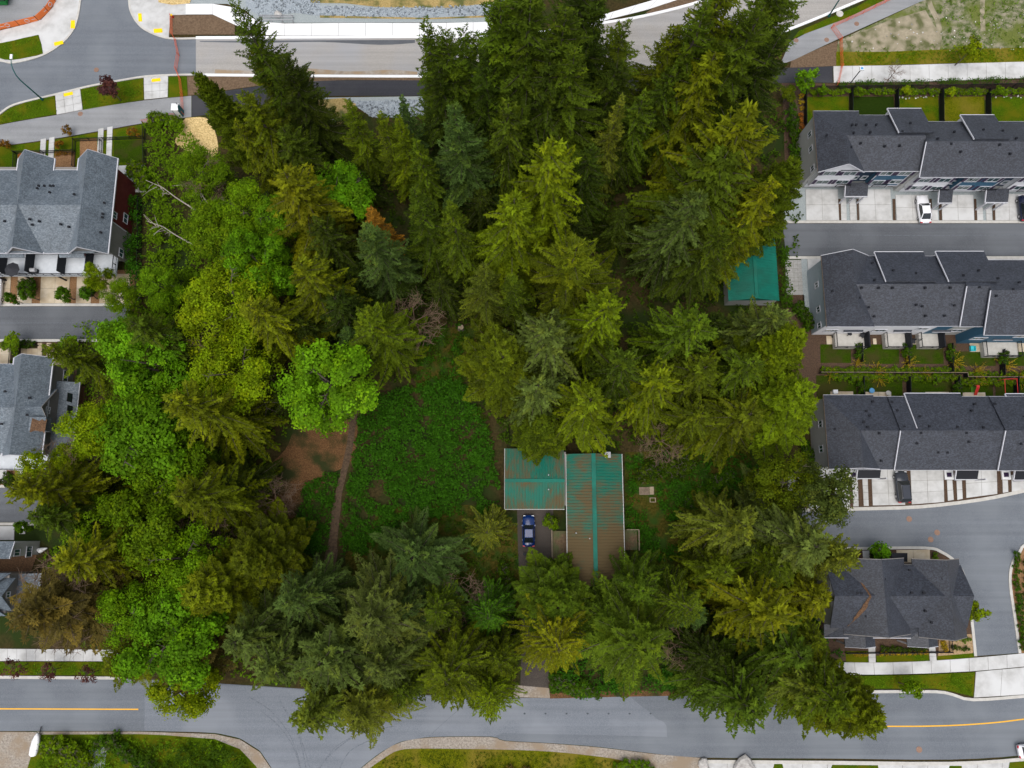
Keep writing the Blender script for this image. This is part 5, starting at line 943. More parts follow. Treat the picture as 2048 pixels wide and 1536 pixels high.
fence('tall black fence between grey-roofed row and forest', [(284, 400), (284, 480), (282, 560), (276, 606)], 1.5); fence('black fence along the pale front paths', [(20, 692), (78, 692)], 1.0); fence('black fence beside the paved patio', [(104, 692), (150, 692)], 1.0); fence('low black fence in the second front garden', [(28, 694), (25, 730)], 1.0)
fence('black picket fence before the corner house porches', [(1690, 1305), (1790, 1304), (1898, 1303)], 1.0); fence('black fence end beside the sandy bed', [(1897, 1280), (1898, 1303)], 1.0)
def netting(label, pts, h=1.1):
    A = [P(x, y) for x, y in pts]; root = empty('safety_netting', A[0]); tag(root, label, 'netting', 'orange safety netting'); nt_ = MB()
    for a, b in zip(A, A[1:]):
        n = max(1, round((b - a).length / 2.6))
        for i in range(n + (1 if b is A[-1] else 0)):
            p = a.lerp(b, i / n); MB().beam(p, p + Vector((R.uniform(-.08, .08), R.uniform(-.08, .08), h + .1)), .06, .06).build('stake', 'orange_net', root)
        k = max(2, int((b - a).length / .2))
        for j in range(6):
            z = .12 + j * (h - .15) / 5; nt_.beam(a + Vector((0, 0, z)), b + Vector((0, 0, z)), .012, .02 if j not in (0, 5) else .05)
        for i in range(k): p = a.lerp(b, (i + .5) / k); nt_.beam(p + Vector((0, 0, .1)), p + Vector((0, 0, h)), .012, .02)
    nt_.build('mesh_infill', 'orange_net', root)['kind'] = 'stuff'
netting('orange netting across the end of the soil bed', [(345, 36), (346, 72)]); netting('orange netting slack across the dusty road end', [(352, 80), (359, 112), (354, 142), (362, 160), (366, 190)]); netting('orange netting beside the portable toilet', [(366, 192), (368, 230)])
netting('orange netting along the path edge below the toilet', [(366, 231), (330, 237), (289, 247)]); netting('orange netting beside the grass verge', [(1662, 56), (1725, 28), (1790, -4)]); netting('orange netting across the grey path', [(1662, 58), (1680, 82)]); netting('orange netting between waste ground and soil wedge', [(1679, 84), (1681, 136)]); netting('orange netting end on the pale pavement', [(1681, 137), (1673, 172)])
A = [P(x, y) for x, y in ((-40, 66), (0, 60), (40, 51), (78, 42), (98, 24), (112, 4), (118, -20))]
bn = empty('site_banner', A[1]); tag(bn, 'orange site banner with pale rings along the corner pavement', 'banner')
for i, (a, b) in enumerate(zip(A, A[1:])):
    MB().beam(a + Vector((0, 0, .62)), b + Vector((0, 0, .62)), .03, 1.15).build('banner_panel', 'orange_banner', bn); MB().beam(a, a + Vector((0, 0, 1.35)), .07, .07).build('post', 'metal_black', bn)
    d = (b - a).normalized(); nn = Vector((d.y, -d.x, 0)); c = a.lerp(b, .5) + nn * .03 + Vector((0, 0, .65)); mb = MB()
    if i in (1, 2, 4): mb.tube([c + d * (.34 * math.cos(t)) + Vector((0, 0, .34 * math.sin(t))) for t in [k * math.pi / 10 for k in range(21)]], .05, 5).build('ring_mark', 'trim_white', bn)
    if i == 1: MB().beam(a.lerp(b, .12) + nn * .03 + Vector((0, 0, .65)), a.lerp(b, .34) + nn * .03 + Vector((0, 0, .65)), .01, .12).build('stripe_mark', 'trim_white', bn)
    if i in (2, 3): MB().beam(a.lerp(b, .74) + nn * .03 + Vector((0, 0, .65)), a.lerp(b, .94) + nn * .03 + Vector((0, 0, .65)), .01, .10).build('stripe_mark', 'trim_white', bn)
def street_lamp(label, px, py, hx, hy, h=8.0):
    b = P(px, py); e = P(hx, hy, h); root = empty('street_lamp', b); tag(root, label, 'street lamp', 'teal street lamps')
    pts = [b, b + Vector((0, 0, 3)), b + Vector((0, 0, 5.6))] + [Vector((lerp(b.x, e.x, t ** 1.6), lerp(b.y, e.y, t ** 1.6), lerp(5.6, h, 1 - (1 - t) ** 1.8))) for t in (.25, .5, .75, 1.0)]
    MB().tube(pts, [.13, .11, .09, .08, .07, .06, .05], 8).build('pole', 'pole_teal', root, smooth=True); MB().tube([b, b + Vector((0, 0, .5))], .2, 8).build('base', 'pole_teal', root)
    d = (e - b); d.z = 0; d.normalize(); MB().beam(e, e + d * .75 + Vector((0, 0, .03)), .36, .16).build('lamp_head', 'plastic_white', root)
street_lamp('curved teal street lamp beside the road junction', 86, 200, 22, 118); street_lamp('teal street lamp in the verge near the orange netting', 1657, 33, 1700, -44)
b = P(1700, 167); L2 = empty('path_lamp', b); tag(L2, 'black post lamp with a square white head beside the pavement', 'lamp'); MB().tube([b, b + Vector((0, 0, 3.9))], .08, 8).build('pole', 'metal_black', L2); MB().box(b.x - .32, b.x + .32, b.y - .32, b.y + .32, 3.9, 4.15).build('lamp_head', 'plastic_white', L2); MB().box(b.x - .2, b.x + .2, b.y - .2, b.y + .2, 4.15, 4.2).build('lamp_cap', 'plastic_blue', L2)
p = P(349, 213, 2.2); T_ = empty('portable_toilet', (p.x, p.y, 0)); tag(T_, 'teal portable toilet with a white roof on the path', 'portable toilet')
boxobj('cabin', (p.x - .55, p.x + .55, p.y - .55, p.y + .55, .05, 2.1), 'toilet_teal', T_); roof_slope(T_, [(p.x - .6, p.y - .6, 2.12), (p.x + .6, p.y - .6, 2.12), (p.x + .5, p.y, 2.3), (p.x - .5, p.y, 2.3)], 'plastic_white', .1, 'roof'); roof_slope(T_, [(p.x - .6, p.y + .6, 2.12), (p.x + .6, p.y + .6, 2.12), (p.x + .5, p.y, 2.3), (p.x - .5, p.y, 2.3)], 'plastic_white', .1, 'roof')
boxobj('door', (p.x - .4, p.x + .4, p.y - .6, p.y - .552, .12, 2.0), 'plastic_white', T_); MB().tube([(p.x + .4, p.y + .4, 2.0), (p.x + .4, p.y + .4, 2.6)], .06, 8).build('vent_pipe', 'metal_black', T_)
# ------------------------------------------------------------------ small things
def stone(name, c, r, label, cat, group=None, m='rock', sq=.7):
    bm = bmesh.new(); bmesh.ops.create_icosphere(bm, subdivisions=2, radius=1)
    ph = R.uniform(0, 9)
    for v in bm.verts: k = 1 + .16 * math.sin(3 * v.co.x + ph) + .13 * math.sin(4 * v.co.y + 2 * ph) + R.uniform(-.04, .04); v.co = Vector((v.co.x * k, v.co.y * k * R.uniform(.97, 1.03), v.co.z * k * sq)) * r
    me = bpy.data.meshes.new(name); bm.to_mesh(me); bm.free(); me.materials.append(MATS[m]); o = bpy.data.objects.new(name, me); COL.objects.link(o); o.location = (c.x, c.y, r * sq * .6); o.rotation_euler = (0, 0, R.uniform(0, 6)); tag(o, label, cat, group); return o
for x, y, r in ((657, 229, .72), (645, 236, .62), (660, 239, .66), (622, 243, .42), (668, 244, .4)): stone('boulder', P(x, y), r, 'pale boulder on dry straw below the black path', 'boulder', 'boulders below the black path')
stone('boulder', P(557, 31), .62, 'rounded boulder lying in the blue-grey gravel', 'boulder')
stone('boulder', P(1487, 1531), 1.5, 'large pale boulder beside the lower pavement', 'boulder', sq=.5); stone('boulder', P(1406, 1530), .9, 'tan boulder at the end of the lower kerb', 'boulder', sq=.5)
rk = empty('steel_barrier', P(555, 42)); tag(rk, 'low steel rail barrier on the gravel behind the white pavement', 'barrier')
for y in (36, 39.5, 45): MB().beam(P(521, y) + Vector((0, 0, .7)), P(588, y) + Vector((0, 0, .7)), .1, .1).build('rail', 'chimney_grey', rk)
for x in (522, 544, 566, 587):
    for y in (36, 45): MB().beam(P(x, y), P(x, y) + Vector((0, 0, .7)), .1, .1).build('post', 'chimney_grey', rk)
p = P(347, 36); hy = empty('fire_hydrant', p); tag(hy, 'yellow and red fire hydrant at the soil bed corner', 'hydrant'); MB().tube([p, p + Vector((0, 0, .6)), p + Vector((0, 0, .72))], [.14, .14, .17], 10).build('barrel', 'plastic_red', hy); MB().tube([p + Vector((0, 0, .72)), p + Vector((0, 0, .85)), p + Vector((0, 0, .92))], [.19, .15, .05], 10).build('bonnet', 'tactile_yellow', hy); MB().beam(p + Vector((-.24, 0, .5)), p + Vector((.24, 0, .5)), .12, .12).build('outlet', 'plastic_red', hy)
p = P(5, 2); sk = empty('waste_skip', p); tag(sk, 'green waste skip in the building yard behind the banner', 'skip'); V = [(p.x - 3.4, p.y - 1, .3), (p.x + 1.2, p.y - 1, .3), (p.x + 1.2, p.y + 1, .3), (p.x - 3.4, p.y + 1, .3), (p.x - 3.9, p.y - 1.2, 1.6), (p.x + 1.6, p.y - 1.2, 1.6), (p.x + 1.6, p.y + 1.2, 1.6), (p.x - 3.9, p.y + 1.2, 1.6)]
meshobj('bin', V, [(3, 2, 1, 0), (0, 1, 5, 4), (1, 2, 6, 5), (2, 3, 7, 6), (3, 0, 4, 7)], 'plastic_green', sk); MB().beam((p.x - 3.9, p.y - 1.2, 1.6), (p.x + 1.6, p.y - 1.2, 1.6), .14, .1).beam((p.x + 1.6, p.y - 1.2, 1.6), (p.x + 1.6, p.y + 1.2, 1.6), .14, .1).build('rim', 'metal_black', sk); boxobj('skid', (p.x - 3, p.x + 1, p.y - .8, p.y + .8, .0, .29), 'metal_black', sk)
# covered boat on the verge
p = P(77, 1486); bt = empty('covered_boat', p, math.radians(-8)); tag(bt, 'white covered boat on a trailer beside the gravel driveway', 'boat'); V = []; F = []
ss = [(-1.5, .28, .55), (-1.35, .5, .3), (-.5, .58, .25), (.4, .55, .25), (1.1, .36, .32), (1.55, .08, .6)]
for y, w, z in ss: V += [(-w, y, .85), (-w * .7, y, z), (w * .7, y, z), (w, y, .85), (w * .5, y, 1.02), (-w * .5, y, 1.02)]
for i in range(len(ss) - 1):
    for j in range(6): F.append((6 * i + j, 6 * i + (j + 1) % 6, 6 * i + 6 + (j + 1) % 6, 6 * i + 6 + j))
F += [tuple(range(5, -1, -1)), tuple(len(V) - 6 + j for j in range(6))]
meshobj('hull', V, F, 'plastic_white', bt, local=True, smooth=True); MB().beam((0, -1.3, .22), (0, 2.3, .3), .1, .1).build('trailer_beam', 'metal_black', bt, local=True); MB().beam((-.8, -.4, .2), (.8, -.4, .2), .08, .08).build('axle', 'metal_black', bt, local=True)
for s in (-1, 1): MB().tube([(s * .7 - .08, -.4, .25), (s * .7 + .08, -.4, .25)], .25, 12).build('wheel', 'tyre', bt, local=True)
# pallet stack in the garden, stump, log
p = P(1293, 985); pl = empty('pallet', p); tag(pl, 'weathered wooden pallet lying in the garden beside the house', 'pallet')
for i in range(8): boxobj('plank', (p.x - 1.1 + i * .19, p.x - .95 + i * .19, p.y - .35, p.y + .8, .16, .2), 'wood_grey', pl)
boxobj('board', (p.x + .45, p.x + 1.1, p.y - .3, p.y + .85, .1, .16), 'wood_pale', pl); boxobj('bearer', (p.x - 1.1, p.x + .42, p.y - .3, p.y - .2, .02, .158), 'wood_grey', pl); boxobj('bearer', (p.x - 1.1, p.x + .42, p.y + .6, p.y + .7, .02, .158), 'wood_grey', pl)
p = P(1305, 1000); fb = MB(); fb.box(p.x - .45, p.x + .45, p.y - .35, p.y - .25, .02, .3).box(p.x - .45, p.x + .45, p.y + .25, p.y + .35, .02, .3).box(p.x - .45, p.x - .35, p.y - .249, p.y + .249, .02, .3).box(p.x + .35, p.x + .45, p.y - .249, p.y + .249, .02, .3); tag(fb.build('planter_frame', 'wood_pale'), 'small open wooden planter frame beside the pallet', 'planter')
p = P(922, 656); sm = empty('tree_stump', p); tag(sm, 'cut tree stump in the mossy gap between conifers', 'stump'); MB().tube([p, p + Vector((0, 0, .25)), p + Vector((0, 0, .5))], [.62, .5, .46], 12).build('trunk', 'bark', sm); MB().tube([p + Vector((0, 0, .5)), p + Vector((0, 0, .52))], .43, 12).build('cut_face', 'wood_pale', sm)
p = P(1049, 1108); MBt = MB().tube([p, p + Vector((0, 0, .32)), p + Vector((0, 0, .36))], [.16, .24, .25], 10).build('flower_pot', 'metal_black'); tag(MBt, 'small black pot on the brown driveway', 'pot')
# garden things between the rows
p = P(2004, 775); rf = empty('swing_frame', p); tag(rf, 'red metal swing frame on the back garden lawn', 'swing frame')
for x, y in ((1989, 763), (2018, 762), (1991, 800), (2021, 797)): q = P(x, y); MB().beam((q.x, q.y, .05), (lerp(q.x, p.x, .1), q.y, 2.0), .07, .07).build('leg', 'plastic_red', rf)
MB().beam(P(1989, 763) + Vector((.2, 0, 2)), P(2018, 762) + Vector((-.2, 0, 2)), .07, .07).build('crossbar', 'plastic_red', rf); MB().beam(P(1989, 763) + Vector((.2, 0, 2)), P(1991, 800) + Vector((.2, 0, 2)), .07, .07).build('side_bar', 'plastic_red', rf); MB().beam(P(2018, 762) + Vector((-.2, 0, 2)), P(2021, 797) + Vector((-.2, 0, 2)), .07, .07).build('side_bar', 'plastic_red', rf)
sheet('play_mat', [(1940, 767), (1952, 767), (1954, 785), (1942, 785)], .08, 'turf_mat', thick=.03, kind='thing', label='bright green mat on the dark back lawn', cat='mat')
def tub(label, x, y, m, r=.35, h=.45, cat='tub'):
    p = P(x, y); tag(MB().tube([p + Vector((0, 0, .1)), p + Vector((0, 0, h)), p + Vector((0, 0, h + .03))], [r * .75, r, r * .9], 12).build('garden_tub', m), label, cat)
tub('blue plastic tub on the toy-littered patio', 1741, 782, 'plastic_blue', .42); tub('pale round tub on the toy-littered patio', 1774, 787, 'deck_taupe', .4); tub('dark planter beside the first deck', 1665, 674, 'metal_black', .3)
p = P(1668, 784.5); tag(boxobj('storage_box', (p.x - .35, p.x + .35, p.y - .3, p.y + .3, .1, .6), 'plastic_white'), 'white storage box on the small patio behind the lower row', 'box'); p = P(1943, 698); tag(MB().box(p.x - .4, p.x + .4, p.y - .4, p.y + .4, .1, .14).box(p.x - .4, p.x + .4, p.y - .4, p.y - .34, .14, .5).box(p.x - .4, p.x + .4, p.y + .34, p.y + .4, .14, .5).box(p.x - .4, p.x - .34, p.y - .33, p.y + .33, .14, .5).box(p.x + .34, p.x + .4, p.y - .33, p.y + .33, .14, .5).build('open_crate', 'plastic_aqua'), 'open aqua crate on the concrete patio', 'crate')
p = P(1950, 788); tag(meshobj('toy_slide', [(p.x - .3, p.y - .2, .1), (p.x + .2, p.y - .2, .1), (p.x + .2, p.y + .9, 1.0), (p.x - .3, p.y + .9, 1.0), (p.x - .3, p.y + 1.2, 1.0), (p.x + .2, p.y + 1.2, 1.0), (p.x + .2, p.y + 1.2, .1), (p.x - .3, p.y + 1.2, .1)], [(0, 1, 2, 3), (3, 2, 5, 4), (4, 5, 6, 7)], 'plastic_red'), 'red toy slide on the patio behind the lower row', 'slide')
# balcony things on the grey-roofed row (deck at 2.9 m)
p = P(22, 538, 5.0); um = empty('patio_umbrella', (p.x, p.y, 2.9)); tag(um, 'closed charcoal umbrella on the pale balcony', 'umbrella'); n = 8; V = [(p.x, p.y, 5.3)] + [(p.x + 1.15 * math.cos(i * 2 * math.pi / n), p.y + 1.15 * math.sin(i * 2 * math.pi / n), 4.75) for i in range(n)]; meshobj('canopy', V, [(0, 1 + i, 1 + (i + 1) % n) for i in range(n)], 'fabric_charcoal', um); MB().tube([(p.x, p.y, 2.9), (p.x, p.y, 5.3)], .04, 6).build('pole', 'metal_black', um); um['label'] = 'charcoal patio umbrella on the pale balcony'
p = P(66, 540, 3.8); gr = empty('barbecue_grill', (p.x, p.y, 2.9)); tag(gr, 'dark covered barbecue on the pale balcony beside a screen', 'barbecue'); MB().box(p.x - .35, p.x + .35, p.y - .3, p.y + .3, 3.0, 3.75).build('cart', 'metal_black', gr); MB().tube([(p.x - .4, p.y, 3.8), (p.x + .4, p.y, 3.8)], .32, 10).build('hood', 'chimney_grey', gr); MB().box(p.x - .75, p.x - .41, p.y - .25, p.y + .25, 3.7, 3.74).build('side_shelf', 'metal_black', gr)
def chair(label, p, m, rz=0.0):
    r = empty('patio_chair', p, rz); tag(r, label, 'chair', 'dark patio chairs'); boxobj('seat', (-.3, .3, -.3, .3, .38, .46), m, r, True); boxobj('backrest', (-.3, .3, .25, .33, .461, .95), m, r, True)
    for sx in (-.26, .26):
        for sy in (-.26, .26): boxobj('leg', (sx - .03, sx + .03, sy - .03, sy + .03, 0, .379), m, r, True)
for x, y, z, lb in ((1824, 684, .1, 'on the patio under the deck edge'), (1838, 685, .1, 'beside another on the same patio'), (1697, 668, .81, 'on the first deck'), (1722, 672, .81, 'at the far rail of the first deck'), (2018, 676, .81, 'on the last deck')): chair('dark patio chair ' + lb, P(x, y, z), 'fabric_charcoal', R.uniform(-1, 1))
chair('pale patio chair on the balcony of the grey-roofed row', P(230, 546, 2.92), 'plastic_white', .4)
# white things under the trees of the third house
p = P(85, 1096); tag(MB().tube([p + Vector((-.9, -.1, .3)), p + Vector((0, -.35, .42)), p + Vector((.9, 0, .3))], [.1, .42, .1], 8).build('kayak', 'plastic_white', smooth=True), 'white upturned kayak beside the small grey house', 'kayak')

# ------------------------------------------------------------------ vegetation
def unit(v): return v / np.maximum(np.linalg.norm(v, axis=-1, keepdims=True), 1e-9)
def kites(p, d, l, w, side):
    """leaf / needle-spray faces: a tapered four-sided blade each"""
    m = p + d * (l * 0.42)[:, None]; s = side * w[:, None]
    V = np.stack([p, m + s, p + d * l[:, None], m - s], 1).reshape(-1, 3)
    return V, np.arange(len(V)).reshape(-1, 4)
def conifer(seed, h=28.0, rmax=5.0, base=0.16, gap=0.84, per=5, top_p=42, mid_p=8, low_p=-18, droop=0.16, lift=0.10, prof=0.74, tw=0.25, hang=0.18, spray=0.52, wid=0.082, bulge=0.0, ragged=0.26, fine=1.18):
    rs = np.random.RandomState(seed); Ps = []; Ds = []; Ls = []; Ws = []; Ss = []; Ts = []
    br = MB(); z = h * base
    lean = rs.uniform(-.02, .02, 2)
    br.tube([(lean[0] * k * h, lean[1] * k * h, k * h) for k in (0, .2, .45, .7, .9, .995)], [h * .013, h * .0108, h * .008, h * .0048, h * .002, .02], 8)
    lop = rs.uniform(0, 6.28)
    while z < h * .985:
        t = (z / h - base) / (1 - base)
        prf = (1 - t) ** prof * (1 - bulge + bulge * math.sin(math.pi * min(1, t + .35))) if t > .12 else (0.72 + t * 2.2) * (1 - t) ** prof
        nb = max(3, int(round(per * (0.75 + .5 * rs.rand()) * (1 if t < .85 else .7)))); a0 = rs.uniform(0, 6.28)
        for k in range(nb):
            az = a0 + k * 6.283 / nb + rs.normal(0, .4); L = rmax * prf * (1 + rs.normal(0, ragged)) * (1 + .12 * math.cos(az - lop)) + .35
            if L < .3: continue
            zz = z + rs.uniform(-.6, .6) * gap
            pit = math.radians((mid_p + (top_p - mid_p) * max(0, (t - .5) * 2) ** 1.3) if t > .5 else (low_p + (mid_p - low_p) * t * 2)) + rs.normal(0, .09)
            n = max(4, int(L / .26 * fine)); s = np.linspace(.10, 1, n)
            f = np.array([math.cos(az), math.sin(az), 0]); sd = np.array([-math.sin(az), math.cos(az), 0]); dr = droop * rs.uniform(.6, 1.5)
            bend = rs.normal(0, .12)
            rr = L * s * math.cos(pit); zc = L * (math.sin(pit) * s - dr * s ** 2 + lift * s ** 4)
            C = np.array([lean[0] * zz, lean[1] * zz, zz]) + rr[:, None] * f + (L * bend * s ** 2)[:, None] * sd + zc[:, None] * np.array([0, 0, 1.0])
            T = unit(np.gradient(C, axis=0)); tb = np.array([1, 1, 1]) * rs.uniform(.55, 1.4)
            if rs.rand() < .25: tb = tb * np.array([1.14, 1.06, .8])
            if L > 1.2: br.tube([C[0] - T[0] * L * .1, C[n // 2], C[-1] - T[-1] * .1], [.010 + .007 * L, .007 + .003 * L, .005], 4)
            tl = np.minimum(tw * L * (1 - s) ** .75 * np.minimum(1, s / .18 + .25) + .22, 1.55)
            for sg in (-1, 1):
                keep = rs.rand(n) < .93
                ang = np.radians(rs.normal(52, 8, n)); D = T * np.cos(ang)[:, None] + sg * sd * np.sin(ang)[:, None]; D[:, 2] -= hang * rs.uniform(.3, 1.6, n); D = unit(D)
                for q0, q1, fr in ((.0, .55, 1.0),):       # the side twig's own end spray
                    Ps.append((C + D * (tl * .35)[:, None])[keep]); Ds.append(D[keep]); Ls.append((tl * .75)[keep]); Ws.append(np.full(keep.sum(), wid)); 
                    u = unit(np.cross(D, np.array([0, 0, 1.0])) + rs.normal(0, .35, (n, 3))); Ss.append(u[keep]); Ts.append(np.tile(tb, (keep.sum(), 1)))
                m = np.maximum(1, (tl / .30 * fine).astype(int))
                for j in range(int(m.max())):
                    ok = keep & (m > j); fr = (j + .45) / np.maximum(m, 1)
                    for s2 in (-1, 1):
                        e2 = unit(np.cross(D, np.array([0, 0, 1.0]))) * s2; D2 = unit(D * .72 + e2 * .7 + rs.normal(0, .16, (n, 3)) - np.array([0, 0, .12 + hang * .5]))
                        l2 = spray * rs.uniform(.65, 1.25, n) * (1.05 - .5 * fr)
                        Ps.append((C + D * (tl * fr)[:, None])[ok]); Ds.append(D2[ok]); Ls.append(l2[ok]); Ws.append(np.full(ok.sum(), wid * .95)); u = unit(np.cross(D2, np.array([0, 0, 1.0])) + rs.normal(0, .45, (n, 3))); Ss.append(u[ok]); Ts.append(np.tile(tb, (ok.sum(), 1)))
            Ps.append(C[-2:]); Ds.append(T[-2:]); Ls.append(np.full(2, .5)); Ws.append(np.full(2, wid)); Ss.append(np.tile(sd, (2, 1))); Ts.append(np.tile(tb * 1.05, (2, 1)))
        z += gap * rs.uniform(.75, 1.3) * (1.0 if t < .7 else .8)
    p, d, l, w, s_, t_ = (np.concatenate(x) for x in (Ps, Ds, Ls, Ws, Ss, Ts))
    V, F = kites(p, d, l, w * rs.uniform(.7, 1.3, len(w)), s_); tn = t_ * rs.uniform(.72, 1.28, (len(t_), 1)); tn = np.repeat(np.c_[tn, np.ones(len(tn))], 4, 0)
    return rawmesh('crown', V, F, tn, ['leaf']), mesh_of(br, 'bark')
def mesh_of(mb, m):
    o = mb.build('tmp', m, None, local=True); me = o.data; bpy.data.objects.remove(o); return me
def limb_tree(rs, h, r, fork=.3, n1=7, sub=4, zspread=.75, rad=.016):
    """trunk and two orders of limbs; returns builder and twig ends"""
    mb = MB(); ends = []
    mb.tube([(0, 0, 0), (rs.normal(0, .1), rs.normal(0, .1), h * fork), (rs.normal(0, .3), rs.normal(0, .3), h * .65), (rs.normal(0, .4), rs.normal(0, .4), h * .93)], [h * rad, h * rad * .8, h * rad * .5, .03], 7)
    for i in range(n1):
        z0 = h * rs.uniform(fork * .85, .75); az = i * 6.283 / n1 + rs.normal(0, .25); k = 1 - .45 * max(0, (z0 / h - fork)) / (1 - fork)
        L = r * rs.uniform(.7, 1.0) * k; up = rs.uniform(.25, .75) * h * (1 - fork) * .6
        a = np.array([0, 0, z0]); b = a + np.array([math.cos(az) * L * .5, math.sin(az) * L * .5, up * .6]); c = a + np.array([math.cos(az) * L, math.sin(az) * L, min(up, h * .96 - z0)])
        mb.tube([a, b, c], [h * rad * .42, h * rad * .25, .02], 5); ends += [b, c]
        for j in range(sub):
            t = rs.uniform(.3, .95); s = a + (b - a) * min(1, t * 2) if t < .5 else b + (c - b) * (t * 2 - 1); az2 = az + rs.choice([-1, 1]) * rs.uniform(.4, 1.2); l2 = L * rs.uniform(.25, .5)
            e = s + np.array([math.cos(az2) * l2, math.sin(az2) * l2, rs.uniform(0, .6) * l2]); mb.tube([s, e], [h * rad * .16, .015], 4); ends.append(e)
    return mb, ends
def broadleaf(seed, h=18.0, r=5.0, clumps=430, per=36, leaf=.25, low=.28, mound=1.0, sparse=0.12, cl=.68, lobes=13):
    rs = np.random.RandomState(seed); mb, ends = limb_tree(rs, h, r * .9)
    cz = h * (low + 1) / 2; hz = h * (1 - low) / 2
    lob = [(np.array([0, 0, cz + hz * .25]), r * .62)]
    for i in range(lobes):
        az = i * 6.283 / lobes + rs.normal(0, .3); q = rs.uniform(.4, .78) * r; lob.append((np.array([math.cos(az) * q, math.sin(az) * q, cz + hz * rs.uniform(-.55, .55)]), r * rs.uniform(.24, .42)))
    C = []; N = []
    while len(C) < clumps:
        c, q = lob[rs.randint(len(lob))]; v = unit(rs.normal(0, 1, 3)); v[2] = abs(v[2]) * .9 + .02 if rs.rand() < .8 else v[2]; v = unit(v)
        p = c + v * q * np.array([1, 1, hz / r * 1.15]) * rs.uniform(.72 - sparse * .4, 1.06); C.append(p); N.append(v)
    C = np.array(C); N = np.array(N); k = len(C) * per; ci = np.repeat(np.arange(len(C)), per)
    off = unit(rs.normal(0, 1, (k, 3))) * (cl * rs.uniform(.15, 1, k) ** .6 * rs.uniform(.7, 1.3, len(C))[ci])[:, None]; off[:, 2] *= .65
    p = C[ci] + off; nrm = unit(N[ci] * .8 + unit(off) * .7 + np.array([0, 0, .7]) + rs.normal(0, .35, (k, 3)))
    d = unit(np.cross(nrm, rs.normal(0, 1, (k, 3)))); s_ = np.cross(nrm, d)
    l = leaf * rs.uniform(.7, 1.35, k); V, F = kites(p - d * (l / 2)[:, None], d, l, l * .42, s_)
    tb = rs.uniform(.5, 1.45, len(C)); col = np.ones((len(C), 3)) * tb[:, None]; y = rs.rand(len(C)) < .25; col[y] *= np.array([1.2, 1.05, .8])
    tn = col[ci] * rs.uniform(.75, 1.25, (k, 1)); tn = np.repeat(np.c_[tn, np.ones(k)], 4, 0)
    return rawmesh('crown', V, F, tn, ['leaf_broad']), mesh_of(mb, 'bark')
def bare(seed, h=14.0, r=4.0, m='twig_brown', n1=10, sub=9):
    rs = np.random.RandomState(seed); mb, ends = limb_tree(rs, h, r, fork=.25, n1=n1, sub=sub, rad=.013)
    for e in list(ends):
        for j in range(4):
            az = rs.uniform(0, 6.28); l = rs.uniform(.5, 1.3); mb.tube([e, e + np.array([math.cos(az) * l, math.sin(az) * l, rs.uniform(-.2, .6) * l])], [.028, .012], 3)
    return mesh_of(mb, m)
PRO = {
 'fir': [conifer(11), conifer(12, per=6, gap=.8, droop=.10, lift=.12), conifer(13, rmax=5.2, per=4, ragged=.34, gap=.62, tw=.28)],
 'weep': [conifer(21, mid_p=2, low_p=-28, droop=.30, lift=.04, hang=.5, wid=.11, spray=.5, tw=.24), conifer(22, mid_p=-4, low_p=-30, droop=.26, hang=.6, wid=.12, spray=.55, per=4, gap=.62, tw=.2), conifer(23, mid_p=6, low_p=-24, droop=.34, lift=.0, hang=.4, wid=.11, spray=.5, per=5, gap=.7, tw=.26, ragged=.35)],
 'spruce': [conifer(31, prof=.95, top_p=30, mid_p=0, low_p=-22, per=5, tw=.24, ragged=.18), conifer(32, prof=1.05, per=5, gap=.7, mid_p=5, low_p=-15, ragged=.22, tw=.26)],
 'cedar': [conifer(41, h=20, prof=.55, bulge=.25, top_p=55, mid_p=25, low_p=0, per=8, gap=.42, tw=.45, hang=.25, spray=.5, wid=.12, ragged=.15), conifer(42, h=20, prof=.6, top_p=48, mid_p=18, low_p=-6, per=8, gap=.45, tw=.42, hang=.3, spray=.5, wid=.12)],
 'star': [conifer(51, h=18, per=6, gap=.72, top_p=30, mid_p=12, low_p=-8, droop=.05, tw=.16, prof=.6, spray=.36, wid=.08, ragged=.14), conifer(52, h=18, per=7, gap=.8, top_p=28, mid_p=10, low_p=-5, droop=.08, tw=.18, prof=.65, spray=.4, ragged=.12)],
 'open': [conifer(61, per=4, gap=.8, ragged=.35, base=.3, tw=.42, droop=.2), conifer(62, per=4, gap=.95, ragged=.4, base=.25, mid_p=12, tw=.36)],
 'maple': [broadleaf(71), broadleaf(72, lobes=11), broadleaf(73, clumps=420, lobes=11, leaf=.27, cl=.8)],
 'alder': [broadleaf(81, clumps=520, per=26, leaf=.27, cl=.72, sparse=.35, lobes=12), broadleaf(82, clumps=480, per=26, leaf=.25, cl=.78, sparse=.45, lobes=13)],
 'column': [broadleaf(97, h=5, r=1.0, clumps=80, per=18, leaf=.2, cl=.32, low=.1, lobes=6)],
 'wisp': [broadleaf(98, h=5, r=1.6, clumps=46, per=11, leaf=.2, cl=.42, low=.3, lobes=5)],
 'sapling': [broadleaf(91, h=5, r=1.6, clumps=90, per=16, leaf=.26, cl=.42, low=.3, lobes=5), broadleaf(92, h=5, r=1.6, clumps=70, per=16, leaf=.28, cl=.42, low=.35, lobes=6)],
 'shrub': [broadleaf(95, h=1.6, r=1.0, clumps=48, per=14, leaf=.17, cl=.28, low=.05, lobes=5), broadleaf(96, h=1.6, r=1.0, clumps=40, per=14, leaf=.19, cl=.3, low=.05, lobes=4)],
}
DIM = {'fir': (28, 5), 'weep': (28, 5), 'spruce': (28, 5), 'cedar': (20, 5), 'star': (18, 5), 'open': (28, 5), 'maple': (18, 5), 'alder': (18, 5), 'sapling': (5, 1.6), 'column': (5, 1), 'wisp': (5, 1.6), 'shrub': (1.6, 1)}
